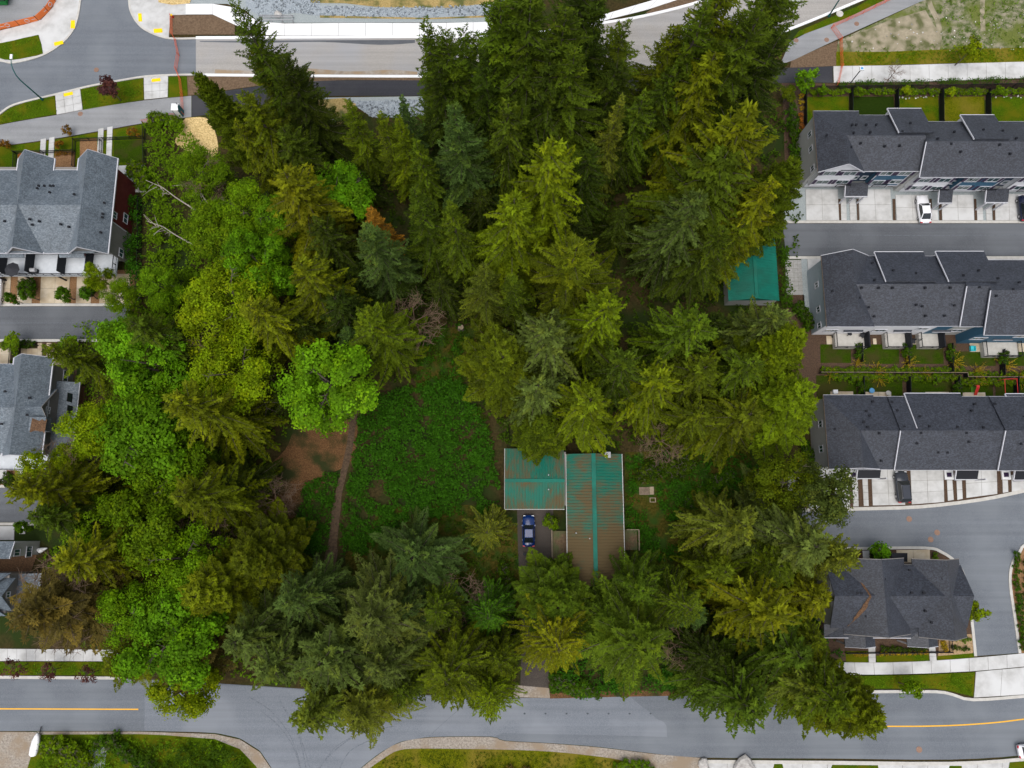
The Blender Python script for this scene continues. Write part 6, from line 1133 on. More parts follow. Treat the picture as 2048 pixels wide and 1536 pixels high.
PAL = {'olive': ((0.0760, 0.1040, 0.0030), 'olive green'), 'gold': ((0.1120, 0.1320, 0.0030), 'yellow-olive'), 'green': ((0.0620, 0.0980, 0.0040), 'mid green'), 'dark': ((0.0300, 0.0480, 0.0030), 'dark green'), 'deep': ((0.0520, 0.0820, 0.0040), 'deep green'), 'blue': ((0.0520, 0.0900, 0.0160), 'blue-green'), 'grey': ((0.0760, 0.1040, 0.0170), 'grey-green'), 'pale': ((0.0980, 0.1220, 0.0100), 'pale olive'), 'bright': ((0.1080, 0.1500, 0.0030), 'yellow-green'), 'emerald': ((0.0500, 0.1180, 0.0040), 'fresh green'),
       'maple': ((0.1040, 0.2360, 0.0050), 'bright green'), 'lime': ((0.1600, 0.2350, 0.0030), 'lime green'), 'leafy': ((0.1040, 0.1920, 0.0030), 'leaf green'), 'brown': ((0.1200, 0.0880, 0.0180), 'brown-tinged'), 'rust': ((.22, .115, .012), 'orange-tipped'), 'plum': ((0.0950, 0.0350, 0.0340), 'purple-leaved'), 'hedge': ((0.0440, 0.1040, 0.0030), 'green'), 'yellow': ((.36, .26, .012), 'yellow'), 'orange': ((.40, .15, .02), 'orange'), 'bramble': ((0.0350, 0.1140, 0.0040), 'bramble green'), 'moss': ((0.0440, 0.0860, 0.0030), 'mossy')}
KIND = {'fir': 'fir', 'weep': 'drooping hemlock', 'spruce': 'spruce', 'cedar': 'dense cedar', 'star': 'star-shaped young fir', 'open': 'thin conifer', 'maple': 'maple', 'alder': 'light-leaved alder', 'sapling': 'young tree', 'column': 'columnar tree', 'wisp': 'wispy tree', 'shrub': 'shrub'}
CNT = {}
def plant(x, y, h, r, kind, colour, where, name=None, group=None, cat=None, base_px=False, label=None, vary=.17):
    k = CNT.get(kind, 0); CNT[kind] = k + 1; crown, trunk = PRO[kind][k % len(PRO[kind])]; H0, R0 = DIM[kind]
    b = P(x, y, 0 if base_px else h); col, word = PAL[colour]
    root = empty(name or {'fir': 'fir_tree', 'weep': 'hemlock_tree', 'spruce': 'spruce_tree', 'cedar': 'cedar_tree', 'star': 'young_fir', 'open': 'thin_conifer', 'maple': 'maple_tree', 'alder': 'alder_tree', 'sapling': 'young_tree', 'column': 'columnar_tree', 'wisp': 'wispy_tree', 'shrub': 'shrub'}[kind], (b.x, b.y, 0), R.uniform(0, 6.283)); q = 1.02 if kind in ('fir', 'weep', 'spruce', 'open') else 1.0; root.scale = (r / R0 * q * R.uniform(.95, 1.05), r / R0 * q * R.uniform(.95, 1.05), h / H0)
    tag(root, label or f'{word} {KIND[kind]} {where}', cat or ('shrub' if kind == 'shrub' else 'tree'), group)
    v = R.uniform(1 - vary, 1 + vary); c = bpy.data.objects.new('crown', crown); COL.objects.link(c); c.parent = root; c.color = (col[0] * v * R.uniform(.92, 1.08), col[1] * v, col[2] * v, 1)
    t = bpy.data.objects.new('trunk', trunk); COL.objects.link(t); t.parent = root
    return root
TREES = [  # tip pixel x, y, height m, crown radius m, kind, colour, where
 (1062, -70, 40, 6.6, 'fir', 'green', 'rising beyond the towering fir'), (1180, -70, 37, 5.6, 'fir', 'dark', 'dark beyond the road gap'), (1150, 90, 33, 5.0, 'fir', 'deep', 'beside the road gap'), (1470, -50, 37, 6.0, 'fir', 'olive', 'above the grey path corner'), (1572, -60, 36, 6.4, 'fir', 'deep', 'largest over the grey path corner'), (1350, 60, 29, 4.4, 'fir', 'olive', 'in front of the road bend'), (1290, 180, 24, 4.4, 'weep', 'deep', 'below the road gap'), (1230, 120, 27, 4.2, 'open', 'dark', 'filling the road gap'),
 (474, 16, 33, 4.6, 'fir', 'deep', 'rising over the end of the white pavement'), (560, 120, 27, 4.2, 'fir', 'dark', 'beside the open black path'), (402, 150, 24, 3.6, 'cedar', 'olive', 'beside the straw mulch patch'), (492, 186, 27, 4.4, 'weep', 'olive', 'behind the straw mulch patch'), (560, 250, 23, 4.6, 'weep', 'deep', 'between straw patch and boulders'), (470, 240, 22, 3.6, 'weep', 'gold', 'leaning over the pale straw'),
 (500, 95, 25, 3.8, 'fir', 'olive', 'between the road end and the straw patch'),
 (846, 52, 30, 4.2, 'fir', 'green', 'at the far end of the white pavement'), (886, 48, 31, 4.2, 'fir', 'deep', 'in front of the white pavement'), (928, 50, 30, 4.2, 'open', 'deep', 'reaching over the white kerb'), (965, 95, 29, 4.5, 'fir', 'dark', 'at the edge of the dusty road'), (1052, 8, 38, 6.6, 'fir', 'deep', 'towering over the black path'), (1000, -20, 36, 5.6, 'fir', 'green', 'beside the towering fir'), (1125, 20, 36, 5.4, 'fir', 'deep', 'between the towering fir and the road gap'), (1105, 120, 31, 5.0, 'weep', 'dark', 'below the towering fir'), (1200, -36, 35, 3.6, 'open', 'dark', 'with a bare lower trunk before the road gap'), (1255, 45, 28, 4.6, 'open', 'green', 'with a slanting trunk before the road gap'),
 (1408, 22, 34, 5.2, 'fir', 'green', 'behind the yellow-olive fir with thick trunk'), (1430, 95, 31, 5.4, 'weep', 'gold', 'with a thick leaning trunk'), (1532, 0, 37, 5.4, 'fir', 'deep', 'overhanging the grey path corner'), (1480, 20, 33, 4.6, 'fir', 'olive', 'beside the soil wedge'), (1558, 70, 32, 4.6, 'fir', 'dark', 'overhanging the wedge of brown soil'), (1350, 140, 26, 4.4, 'weep', 'deep', 'beneath the thick-trunked fir'),
 (806, 190, 23, 3.0, 'spruce', 'blue', 'below the coarse gravel'), (690, 196, 23, 3.3, 'spruce', 'olive', 'beside the pale boulders'), (762, 222, 23, 3.2, 'spruce', 'olive', 'first of the slim pair below the gravel'), (792, 234, 24, 3.2, 'spruce', 'bright', 'second of the slim pair below the gravel'), (835, 285, 22, 3.4, 'spruce', 'green', 'behind the slim pair'), (912, 205, 30, 5.2, 'spruce', 'blue', 'with broad grey-blue skirts'), (1238, 198, 27, 3.4, 'spruce', 'pale', 'standing alone before the thick trunk'), (1100, 282, 31, 6.4, 'weep', 'bright', 'with a broad golden crown'), (1020, 392, 30, 5.4, 'weep', 'bright', 'in front of the broad golden crown'), (1010, 200, 28, 5.0, 'weep', 'deep', 'in the shade below the towering fir'), (870, 130, 26, 4.4, 'fir', 'dark', 'beside the black path bend'), (1180, 300, 24, 4.0, 'weep', 'dark', 'behind the pale spruce'),
 (560, 338, 28, 6.2, 'weep', 'gold', 'between two bright maples'), (735, 415, 20, 3.2, 'spruce', 'rust', 'with dying orange branches'), (728, 446, 27, 5.2, 'spruce', 'blue', 'in front of the orange-tipped spruce'), (834, 380, 27, 4.2, 'spruce', 'deep', 'beside the orange-tipped spruce'), (902, 415, 26, 4.2, 'spruce', 'green', 'between blue spruce and golden crown'), (962, 532, 23, 3.7, 'spruce', 'pale', 'at the top of the mossy gap'), (1026, 548, 22, 3.4, 'spruce', 'green', 'beside the pale spruce at the mossy gap'), (1152, 505, 25, 6.0, 'fir', 'olive', 'in the middle of the wood'), (1212, 606, 25, 5.4, 'weep', 'bright', 'beside the dark hollow'), (1104, 650, 25, 5.8, 'weep', 'grey', 'between cedar and yellow-green hemlock'), (1002, 708, 20, 5.4, 'cedar', 'olive', 'beside the bramble clearing'), (1176, 800, 20, 5.6, 'weep', 'bright', 'over the teal roof edge'), (1080, 760, 20, 5.2, 'weep', 'grey', 'behind the teal-roofed house wing'), (1080, 850, 14, 4.0, 'cedar', 'olive', 'touching the wing of the teal roof'),
 (1500, 232, 33, 7.6, 'weep', 'gold', 'beside the planting bed of the upper row'), (1462, 292, 30, 7.4, 'weep', 'green', 'above the dark hollow'), (1556, 365, 27, 4.8, 'weep', 'gold', 'hanging over the teal shed'), (1405, 385, 28, 5.2, 'weep', 'grey', 'on the edge of the dark hollow'), (1590, 330, 24, 4.2, 'cedar', 'olive', 'leaning over the driveway of the end townhouse'), (1440, 455, 22, 4.6, 'fir', 'deep', 'shading the teal shed'), (1484, 448, 20, 4.2, 'weep', 'olive', 'draped over the teal shed roof'),
 (1400, 648, 23, 5.8, 'weep', 'green', 'below the dark hollow'), (1320, 760, 20, 5.8, 'weep', 'bright', 'behind the garden thicket'), (1412, 725, 20, 5.6, 'weep', 'olive', 'between two green hemlocks'), (1515, 715, 20, 5.2, 'weep', 'green', 'beside the yellow-green cedar'), (1560, 628, 21, 4.8, 'weep', 'grey', 'with feathery boughs below the teal shed'), (1596, 680, 22, 5.0, 'cedar', 'bright', 'beside the middle row gardens'), (1606, 790, 19, 5.4, 'cedar', 'bright', 'against the lower row end wall'), (1500, 820, 18, 5.6, 'weep', 'olive', 'behind the garden thicket near the lower row'), (1400, 830, 16, 4.6, 'weep', 'olive', 'at the top of the garden'), (1250, 720, 22, 5.0, 'weep', 'deep', 'between the two yellow-green hemlocks'), 
 (1690, 990, 20, 4.6, 'alder', 'grey', 'overhanging the wide lane'), (1600, 960, 18, 4.2, 'alder', 'olive', 'beside the end driveway of the lower row'), (1640, 1085, 24, 6.0, 'weep', 'grey', 'beside the corner house roof'), (1500, 1060, 21, 5.6, 'weep', 'pale', 'at the edge of the house garden'), (1706, 1120, 20, 4.2, 'weep', 'pale', 'touching the corner house roof'), (1560, 1130, 18, 5.0, 'fir', 'olive', 'behind the corner house'),
 (1650, 1205, 15, 4.2, 'weep', 'gold', 'against the corner house wall'), (1640, 1290, 14, 3.8, 'weep', 'olive', 'at the lower roof of the corner house'), (1556, 1238, 22, 6.4, 'weep', 'gold', 'beside the lower roof of the corner house'), (1380, 1218, 20, 4.6, 'star', 'green', 'over the dry twigs'), (1300, 1300, 21, 6.0, 'fir', 'green', 'above the roadside needles'), (1396, 1238, 15, 3.4, 'star', 'blue', 'between yellow-olive and yellow-green firs'), (1290, 1192, 16, 4.6, 'fir', 'green', 'over the end of the teal roof'), (1460, 1150, 16, 4.4, 'weep', 'olive', 'below the garden thicket'), (1116, 1298, 19, 5.6, 'star', 'gold', 'beside the driveway'), (1112, 1222, 14, 5.4, 'cedar', 'green', 'filling the driveway side'), (1510, 1412, 22, 6.6, 'weep', 'deep', 'drooping over the road'), (1700, 1420, 24, 5.4, 'weep', 'olive', 'reaching over the yellow line'), (1750, 1445, 19, 4.4, 'cedar', 'gold', 'at the yellow line tip'), (1600, 1320, 20, 5.4, 'weep', 'deep', 'beside the pavement end'), (1640, 1400, 20, 5.0, 'weep', 'pale', 'between the two roadside hemlocks'), (1440, 1330, 16, 4.2, 'weep', 'dark', 'behind the road drooping hemlock'), (1220, 1250, 13, 4.0, 'fir', 'green', 'between driveway fir and roadside fir'),
 (893, 1362, 21, 6.4, 'star', 'olive', 'with long fingers over the road'), (978, 1412, 16, 4.0, 'star', 'bright', 'at the road edge beside the driveway'), (800, 1392, 15, 3.4, 'star', 'green', 'small at the road edge'), (975, 1234, 13, 3.8, 'star', 'emerald', 'beside the driveway among brown twigs'), (868, 1222, 15, 3.8, 'star', 'green', 'among the brown twigs'), (818, 1112, 14, 5.4, 'fir', 'blue', 'standing in the thin mossy ground'), (974, 1062, 9, 3.4, 'star', 'pale', 'seen straight from above beside the blue car'), (1000, 1330, 14, 3.6, 'star', 'olive', 'between long-fingered fir and driveway'), (800, 1230, 16, 4.0, 'fir', 'blue', 'below the mossy ground fir'),
 (724, 1262, 24, 6.0, 'fir', 'grey', 'in the roadside thicket'), (640, 1320, 24, 6.4, 'fir', 'grey', 'beside the road junction'), (560, 1218, 23, 4.7, 'fir', 'blue', 'at the foot of the dirt trail'), (470, 1290, 23, 5.4, 'weep', 'grey', 'beside the lower bright maple'), (600, 1440, 24, 5.2, 'weep', 'pale', 'hanging over the road junction'), (700, 1455, 22, 4.6, 'fir', 'pale', 'hanging over the tyre marks'), (530, 1345, 24, 5.6, 'weep', 'grey', 'behind the road junction'), (745, 1350, 20, 4.8, 'fir', 'grey', 'above the tyre marks'),
 (474, 1128, 18, 5.6, 'cedar', 'olive', 'below the leafy brown soil'), (390, 1190, 20, 5.0, 'cedar', 'gold', 'beside the bare twig tree'), (346, 985, 26, 5.2, 'weep', 'gold', 'pointing at the bright green maples'), (350, 795, 27, 5.8, 'weep', 'gold', 'with pale spreading boughs'), (120, 1130, 22, 5.6, 'weep', 'gold', 'over the gabled grey house'), (30, 1222, 23, 6.4, 'open', 'brown', 'over the gabled grey house'), (262, 648, 23, 4.8, 'weep', 'deep', 'reaching over the dark lane'), (95, 695, 20, 3.8, 'weep', 'olive', 'touching the second grey roof'), (28, 975, 23, 4.8, 'weep', 'gold', 'hanging over the second lane'), (62, 1040, 20, 4.6, 'weep', 'deep', 'beside the third house driveway'), (215, 1340, 14, 3.4, 'open', 'gold', 'dangling over the yellow line'), (330, 1365, 16, 3.6, 'open', 'brown', 'over the yellow line end'),
 (738, 636, 24, 4.8, 'fir', 'olive', 'beside the bright maple and the clearing'), (498, 600, 23, 5.2, 'weep', 'gold', 'between alder and maple'), (596, 530, 24, 5.4, 'weep', 'gold', 'behind the olive firs'), (686, 660, 16, 3.4, 'spruce', 'blue', 'tucked behind the bright maple'), (660, 590, 20, 4.4, 'weep', 'dark', 'in the middle of the left wood'), (640, 440, 22, 4.6, 'weep', 'dark', 'below the upper bright maple'), 
 (640, 752, 19, 7.2, 'maple', 'maple', 'rounded over the dirt trail'), (248, 714, 20, 6.4, 'maple', 'maple', 'beside the dark lane end'), (230, 862, 20, 7.4, 'maple', 'maple', 'largest beside the second grey roof'), (490, 500, 19, 4.8, 'maple', 'maple', 'beside the limey alders'), (655, 348, 18, 5.6, 'maple', 'maple', 'behind the slim spruces'), (535, 405, 17, 4.0, 'maple', 'maple', 'half hidden by the yellow-olive hemlock'), (308, 1290, 20, 6.6, 'maple', 'maple', 'above the yellow line end'), (330, 1400, 16, 4.2, 'alder', 'lime', 'dangling over the yellow line end'), (218, 648, 13, 3.2, 'maple', 'maple', 'sticking into the dark lane'), (230, 1235, 16, 4.2, 'alder', 'leafy', 'beside the lower pavement'),
 (250, 1050, 18, 6.2, 'alder', 'leafy', 'below the largest maple'), (330, 1120, 16, 5.2, 'alder', 'leafy', 'beside the bare twig tree'), (160, 1050, 15, 4.4, 'alder', 'leafy', 'beside the white kayak'), (440, 570, 18, 6.2, 'alder', 'lime', 'above the fresh green maple'), (400, 640, 17, 5.4, 'alder', 'lime', 'beside the dark lane hemlock'), (445, 735, 18, 5.8, 'alder', 'lime', 'beside the dirt trail maple'), (410, 440, 14, 5.2, 'alder', 'leafy', 'among the fallen trunks'), (470, 400, 14, 4.6, 'alder', 'leafy', 'behind the straw mulch patch'), (140, 850, 17, 4.6, 'alder', 'lime', 'leaning on the second grey roof'), (310, 930, 16, 5.4, 'alder', 'leafy', 'beside the largest maple'), (60, 935, 14, 3.8, 'alder', 'lime', 'thin over the second house deck'), (222, 584, 9, 2.7, 'alder', 'leafy', 'beside the last left driveway'), (168, 540, 9, 1.9, 'alder', 'lime', 'thin against the pale balcony'), (330, 800, 15, 4.6, 'alder', 'leafy', 'between the two large maples'), (300, 560, 10, 3.6, 'alder', 'leafy', 'beside the tall black fence'), (390, 330, 10, 4.2, 'alder', 'leafy', 'below the straw mulch patch'),
]
for t in TREES: plant(*t)
# deep shade understorey of young conifers and ferns that fill the wood
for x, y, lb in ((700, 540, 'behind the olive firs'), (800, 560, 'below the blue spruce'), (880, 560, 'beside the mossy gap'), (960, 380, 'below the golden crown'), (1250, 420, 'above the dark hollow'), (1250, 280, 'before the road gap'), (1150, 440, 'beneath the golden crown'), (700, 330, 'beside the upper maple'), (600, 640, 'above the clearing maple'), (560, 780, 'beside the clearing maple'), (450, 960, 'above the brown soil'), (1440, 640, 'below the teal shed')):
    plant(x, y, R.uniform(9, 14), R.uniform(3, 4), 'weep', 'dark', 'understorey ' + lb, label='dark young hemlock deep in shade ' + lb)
# street and garden trees
plant(207, 165, 5.2, 2.0, 'sapling', 'plum', '', label='purple-leaved street tree beside the crossing ramp', name='street_tree')
for x, y, lb in ((12, 1341, 'at the edge of the pavement'), (82, 1350, 'over the kerb'), (161, 1354, 'nearest the overhanging conifers')): plant(x, y, 4.6, 1.5, 'wisp', 'plum', '', label='reddish street tree ' + lb.replace('nearest', 'next to'), name='street_tree', group='reddish street trees')
plant(1618, 145, 6, 2.0, 'sapling', 'maple', '', label='bright young tree on the black path end', name='street_tree'); plant(1955, 85, 6, 1.9, 'sapling', 'lime', '', label='lime young tree on the waste ground', name='street_tree'); plant(1962, 1226, 6, 1.7, 'sapling', 'lime', '', label='lime young tree overhanging the lane kerb', name='street_tree'); plant(1835, 1382, 5, 1.5, 'sapling', 'leafy', '', label='thin young tree in the grass boulevard', name='street_tree'); plant(1772, 1102, 4.5, 1.6, 'sapling', 'maple', '', label='small bright tree behind the corner house', name='street_tree')
for x, y, r, lb in ((40, 583, 1.6, 'leaning by the bark strip'), (112, 582, 1.8, 'in the middle of the driveways'), (160, 580, 1.7, 'beside the second clipped hedge'), (6, 590, 1.3, 'beside the white van'), (28, 1055, 1.5, 'on the third house driveway')): plant(x, y, 4.6, r * .62, 'column', 'hedge', '', label='upright leafy garden tree ' + lb, name='garden_tree')
for x, y, r, c, lb in ((15, 683, 1.7, 'leafy', 'at the garden fence corner'), (125, 685, 1.7, 'leafy', 'above the paved patio'), (1582, 182, 1.6, 'olive', 'at the head of the planting bed')): plant(x, y, 3.4, r, 'sapling', c, '', label='bushy garden tree ' + lb, name='garden_tree')
# shrubs: rows of rounded ones
ENDS = {'shrubs above the pale-capped fence': 'the tree edge', 'shrubs above the stepped fence end': 'the fence step', 'shrubs below the pale-capped fence': 'the tree edge', 'shrubs below the stepped fence end': 'the fence step', 'round shrubs in the reddish mulch': 'the bend', 'inner shrubs in the reddish mulch': 'the bend', 'upper shrubs in the reddish mulch': 'the bend', 'flowering shrubs in the end bed': 'the black fence', 'large shrubs in the end bed': 'the black fence', 'large shrubs below the end bed': 'the bed', 'yellow flowers between the front paths': 'the conifers', 'yellow flowers below the first porch': 'the conifers', 'low shrubs before the corner house': 'the conifers', 'bushes below the road': 'the covered boat', 'bushes beside the gravel patch': 'the gravel patch', 'bushes at the driveway mouth': 'the driveway', 'big bushes in the house garden': 'the teal roof', 'bushes of the garden thicket': 'the pallet', 'bushes along the driveway': 'the blue car', 'bushes beside the toilet': 'the black fence corner', 'bushes at the gable': 'the concrete pad', 'rusty plants in the fenced bed': 'the house gable', 'shrubs on the garden fence': 'the white paths', 'shrubs at the pale blue wall': 'the paved path'}
ORD = ['first', 'second', 'third', 'fourth', 'fifth', 'sixth', 'seventh', 'eighth', 'ninth', 'tenth', 'eleventh', 'twelfth', 'thirteenth', 'fourteenth', 'fifteenth', 'sixteenth', 'seventeenth', 'eighteenth', 'nineteenth', 'twentieth', 'twenty-first', 'twenty-second', 'twenty-third', 'twenty-fourth', 'twenty-fifth', 'twenty-sixth']
def shrub_row(a, b, n, r, colour, label0, group, jit=.25, h=None, name='shrub'):
    end = ENDS.get(group) or ('the divider fence' if group.startswith('shrubs in the bed') else None)
    for i in range(n):
        label = f'{ORD[i]} {label0} counted from {end}' if end else label0
        x = lerp(a[0], b[0], (i + .5) / n) + R.uniform(-1, 1) * jit * 4; y = lerp(a[1], b[1], (i + .5) / n) + R.uniform(-1, 1) * jit * 4; k = R.uniform(.85, 1.15)
        plant(x, y, (h or r * 1.5) * k, r * k, 'shrub', colour, '', base_px=True, label=label, group=group, name=name)
for x0, x1, lb in ((1612, 1692, 'of the first back lawn'), (1702, 1784, 'above the artificial turf'), (1793, 1874, 'behind the white stones'), (1882, 1966, 'above the dry lawn'), (1976, 2060, 'above the last lawn')):
    shrub_row((x0, 188), (x1, 187), 9, .75, 'leafy', 'rounded shrub in the bed ' + lb, 'shrubs in the bed ' + lb)
for x, c in ((1722, 'leafy'), (1818, 'lime'), (1910, 'lime'), (2004, 'leafy'), (1650, 'leafy')): plant(x, 176, 2.6, .9, 'sapling', c, '', label='small upright tree in the bed along the black fence', name='garden_tree', group='small trees along the black fence')
shrub_row((1640, 741), (1926, 742), 26, .62, 'leafy', 'rounded shrub above the pale-capped fence', 'shrubs above the pale-capped fence'); shrub_row((1930, 749), (2060, 750), 10, .62, 'leafy', 'rounded shrub above the stepped end of the fence', 'shrubs above the stepped fence end'); shrub_row((1660, 755), (1916, 757), 24, .75, 'leafy', 'rounded shrub below the pale-capped fence', 'shrubs below the pale-capped fence'); shrub_row((1920, 765), (2060, 765), 12, .75, 'leafy', 'rounded shrub below the stepped end of the fence', 'shrubs below the stepped fence end')
for x, y0, y1, lb in ((1711, 692, 716, 'by the first deck'), (1806, 690, 716, 'between the middle lawns'), (1895, 698, 722, 'beside the blue wall'), (1999, 708, 728, 'after the aqua crate patio'), (1716, 766, 786, 'before the toys'), (1906, 772, 790, 'before the green mat')): shrub_row((x, y0), (x + 2, y1), 3, .8, 'hedge', 'leafy shrub on the divider fence ' + lb, 'shrubs on divider fences', .4, 1.6)
for y0, y1, c, lb in ((190, 225, 'yellow', 'yellow flowering shrub in the end planting bed'), (225, 262, 'orange', 'orange flowering shrub in the end planting bed'), (265, 275, 'yellow', 'small yellow shrub lower in the end planting bed')): shrub_row((1600, y0), (1601, y1), 3, .5, c, lb, 'flowering shrubs in the end bed', .4)
shrub_row((1580, 220), (1585, 290), 5, 1.2, 'hedge', 'large green shrub in the end planting bed', 'large shrubs in the end bed', .5, 2.2); shrub_row((1584, 300), (1590, 335), 3, 1.2, 'hedge', 'large green shrub below the end planting bed', 'large shrubs below the end bed', .5, 2.0)
shrub_row((1590, 610), (1612, 660), 6, 1.1, 'hedge', 'leafy shrub at the pale blue end wall', 'shrubs at the pale blue wall', .6, 2.2)
shrub_row((1606, 890), (1618, 918), 4, .9, 'hedge', 'leafy shrub at the lower row end wall', 'shrubs at the lower end wall', .4); shrub_row((1588, 920), (1606, 924), 3, .35, 'yellow', 'yellow flower clump at the lower row end', 'yellow flowers at the lower end', .3, name='flower_clump'); shrub_row((1586, 800), (1632, 806), 4, .8, 'hedge', 'dark shrub at the lower garden corner', 'shrubs at the lower garden corner', .4)
shrub_row((1705, 1309), (1735, 1308), 5, .34, 'yellow', 'yellow flower clump below the first porch', 'yellow flowers below the first porch', .2, name='flower_clump'); shrub_row((1755, 1307), (1856, 1305), 9, .34, 'yellow', 'yellow flower clump between the front paths', 'yellow flowers between the front paths', .2, name='flower_clump'); shrub_row((1882, 1281), (1890, 1299), 5, .4, 'yellow', 'yellow flower clump inside the fence end', 'yellow flowers inside the fence end', .4, name='flower_clump'); shrub_row((1758, 1297), (1852, 1298), 9, .5, 'moss', 'mixed low shrub in front of the corner house', 'low shrubs before the corner house', .4)
shrub_row((1905, 1276), (1940, 1280), 4, .4, 'leafy', 'small shrub in the sandy bed', 'shrubs in the sandy bed', .5); shrub_row((1900, 1295), (1938, 1298), 4, .45, 'moss', 'small round shrub lower in the sandy bed', 'lower shrubs in the sandy bed', .6); shrub_row((1744, 1110), (1758, 1112), 3, .8, 'hedge', 'dark shrub behind the corner house', 'shrubs behind the corner house', .4); shrub_row((1866, 1108), (1870, 1118), 3, .4, 'leafy', 'small shrub beside the warm driveway', 'shrubs beside the warm driveway', .3); shrub_row((1934, 1192), (1940, 1210), 3, .35, 'leafy', 'small shrub at the lane kerb', 'shrubs at the lane kerb', .2)
shrub_row((2030, 1100), (2030, 1160), 5, .6, 'hedge', 'dark shrub where the reddish mulch begins', 'upper shrubs in the reddish mulch', .5); shrub_row((2030, 1160), (2044, 1300), 12, .6, 'hedge', 'dark round shrub in the reddish mulch bed', 'round shrubs in the reddish mulch', .4); shrub_row((2046, 1120), (2056, 1300), 12, .55, 'moss', 'mossy shrub deeper in the reddish mulch bed', 'inner shrubs in the reddish mulch', .5)
for a, b, lb in (((71, 565), (71, 592), 'first clipped hedge'), ((190, 568), (190, 594), 'second clipped hedge'), ((58, 567), (50, 590), 'short hedge by the bark strip')): shrub_row(a, b, 4, .75, 'hedge', 'clipped shrub of the ' + lb, lb, .1, 1.8)
shrub_row((45, 690), (72, 692), 5, .7, 'hedge', 'shrub along the second front garden fence', 'shrubs on the garden fence', .4); shrub_row((36, 700), (38, 728), 4, .7, 'moss', 'shrub between the paved patios', 'shrubs between the patios', .4); shrub_row((10, 962), (50, 966), 5, .8, 'dark', 'dark shrub before the second house', 'shrubs before the second house', .5); shrub_row((20, 950), (24, 965), 3, .8, 'hedge', 'hedge shrub beside the second house driveway', 'hedge by the second house', .2)
shrub_row((40, 312), (78, 312), 5, .4, 'orange', 'rusty plant in the fenced bed', 'rusty plants in the fenced bed', .4); shrub_row((112, 309), (148, 309), 4, .4, 'rust', 'rusty plant between the black fences', 'rusty plants between fences', .4)
for x, y in ((142, 268), (128, 296), (20, 296), (272, 272)): plant(x, y, 2.2, .9, 'shrub', 'rust', '', base_px=True, label='rusty leafless shrub in the front gardens', group='rusty shrubs in the front gardens')
shrub_row((308, 246), (362, 250), 6, 1.3, 'leafy', 'bright bush beside the portable toilet', 'bushes beside the toilet', 1.2, 2.2); shrub_row((272, 338), (300, 372), 6, 1.5, 'leafy', 'bright bush at the grey-roofed gable', 'bushes at the gable', 1.5, 2.6)
shrub_row((1090, 1040), (1112, 1052), 4, .9, 'leafy', 'leafy bush beside the teal roof and driveway', 'bushes beside the driveway', .8, 1.6); shrub_row((1094, 1150), (1104, 1170), 3, 1.2, 'leafy', 'leafy bush at the end of the deck', 'bushes at the deck end', .8, 2.0)
shrub_row((112, 1482), (185, 1525), 9, 1.4, 'leafy', 'leafy bush below the road', 'bushes below the road', 3, 2.0); shrub_row((210, 1480), (300, 1530), 8, 1.2, 'hedge', 'bush beside the pale gravel patch', 'bushes beside the gravel patch', 3, 1.6); shrub_row((1225, 1525), (1300, 1532), 6, .9, 'leafy', 'leafy bush at the end of the yellowing lawn', 'bushes at the lawn end', 1.5, 1.2); shrub_row((950, 1545), (1060, 1545), 5, 1.0, 'brown', 'dull bush at the lawn bottom', 'dull bushes', 1.5, 1.2)
shrub_row((1280, 950), (1380, 925), 10, 1.5, 'moss', 'big mossy bush in the house garden', 'big bushes in the house garden', 2.5, 2.2); shrub_row((1400, 890), (1430, 900), 4, 1.2, 'maple', 'bright bush at the top of the garden', 'bright bushes in the garden', 1.5, 1.8); shrub_row((1380, 1000), (1450, 960), 9, 1.4, 'hedge', 'green bush in the garden thicket', 'bushes of the garden thicket', 3, 2.0); shrub_row((1370, 1060), (1400, 1010), 5, 1.3, 'hedge', 'green bush below the pallet', 'bushes below the pallet', 2, 1.6)
shrub_row((1110, 1360), (1190, 1380), 7, 1.3, 'emerald', 'leafy bush at the driveway mouth', 'bushes at the driveway mouth', 2, 1.6); shrub_row((1008, 1120), (1026, 1300), 8, 1.3, 'moss', 'bush along the driveway under the firs', 'bushes along the driveway', 2, 1.8)
# yellow-twigged leafless shrubs
def forsythia(seed):
    rs = np.random.RandomState(seed); mb = MB(); Pn = []
    for i in range(26):
        az = rs.uniform(0, 6.28); el = rs.uniform(.35, 1.3); L = rs.uniform(1.2, 2.3); a = np.array([math.cos(az) * math.cos(el), math.sin(az) * math.cos(el), math.sin(el)])
        b = a * L * .55; c = b + (a + np.array([0, 0, -.35])) * L * .5; mb.tube([(0, 0, 0), b, c], [.03, .025, .014], 3)
        for t in np.linspace(.3, 1, 7): Pn.append((b * t * 2 if t < .5 else b + (c - b) * (t * 2 - 1)) + rs.normal(0, .05, 3))
    Pn = np.array(Pn); k = len(Pn); d = unit(rs.normal(0, 1, (k, 3)) + np.array([0, 0, .4])); s = unit(np.cross(d, rs.normal(0, 1, (k, 3)))); V, F = kites(Pn, d, np.full(k, .2), np.full(k, .07), s)
    return rawmesh('blossom', V, F, np.repeat(np.c_[np.ones((k, 3)) * rs.uniform(.7, 1.3, (k, 1)), np.ones(k)], 4, 0), ['leaf_broad']), mesh_of(mb, 'forsythia_twig')
FO = [forsythia(1), forsythia(2)]
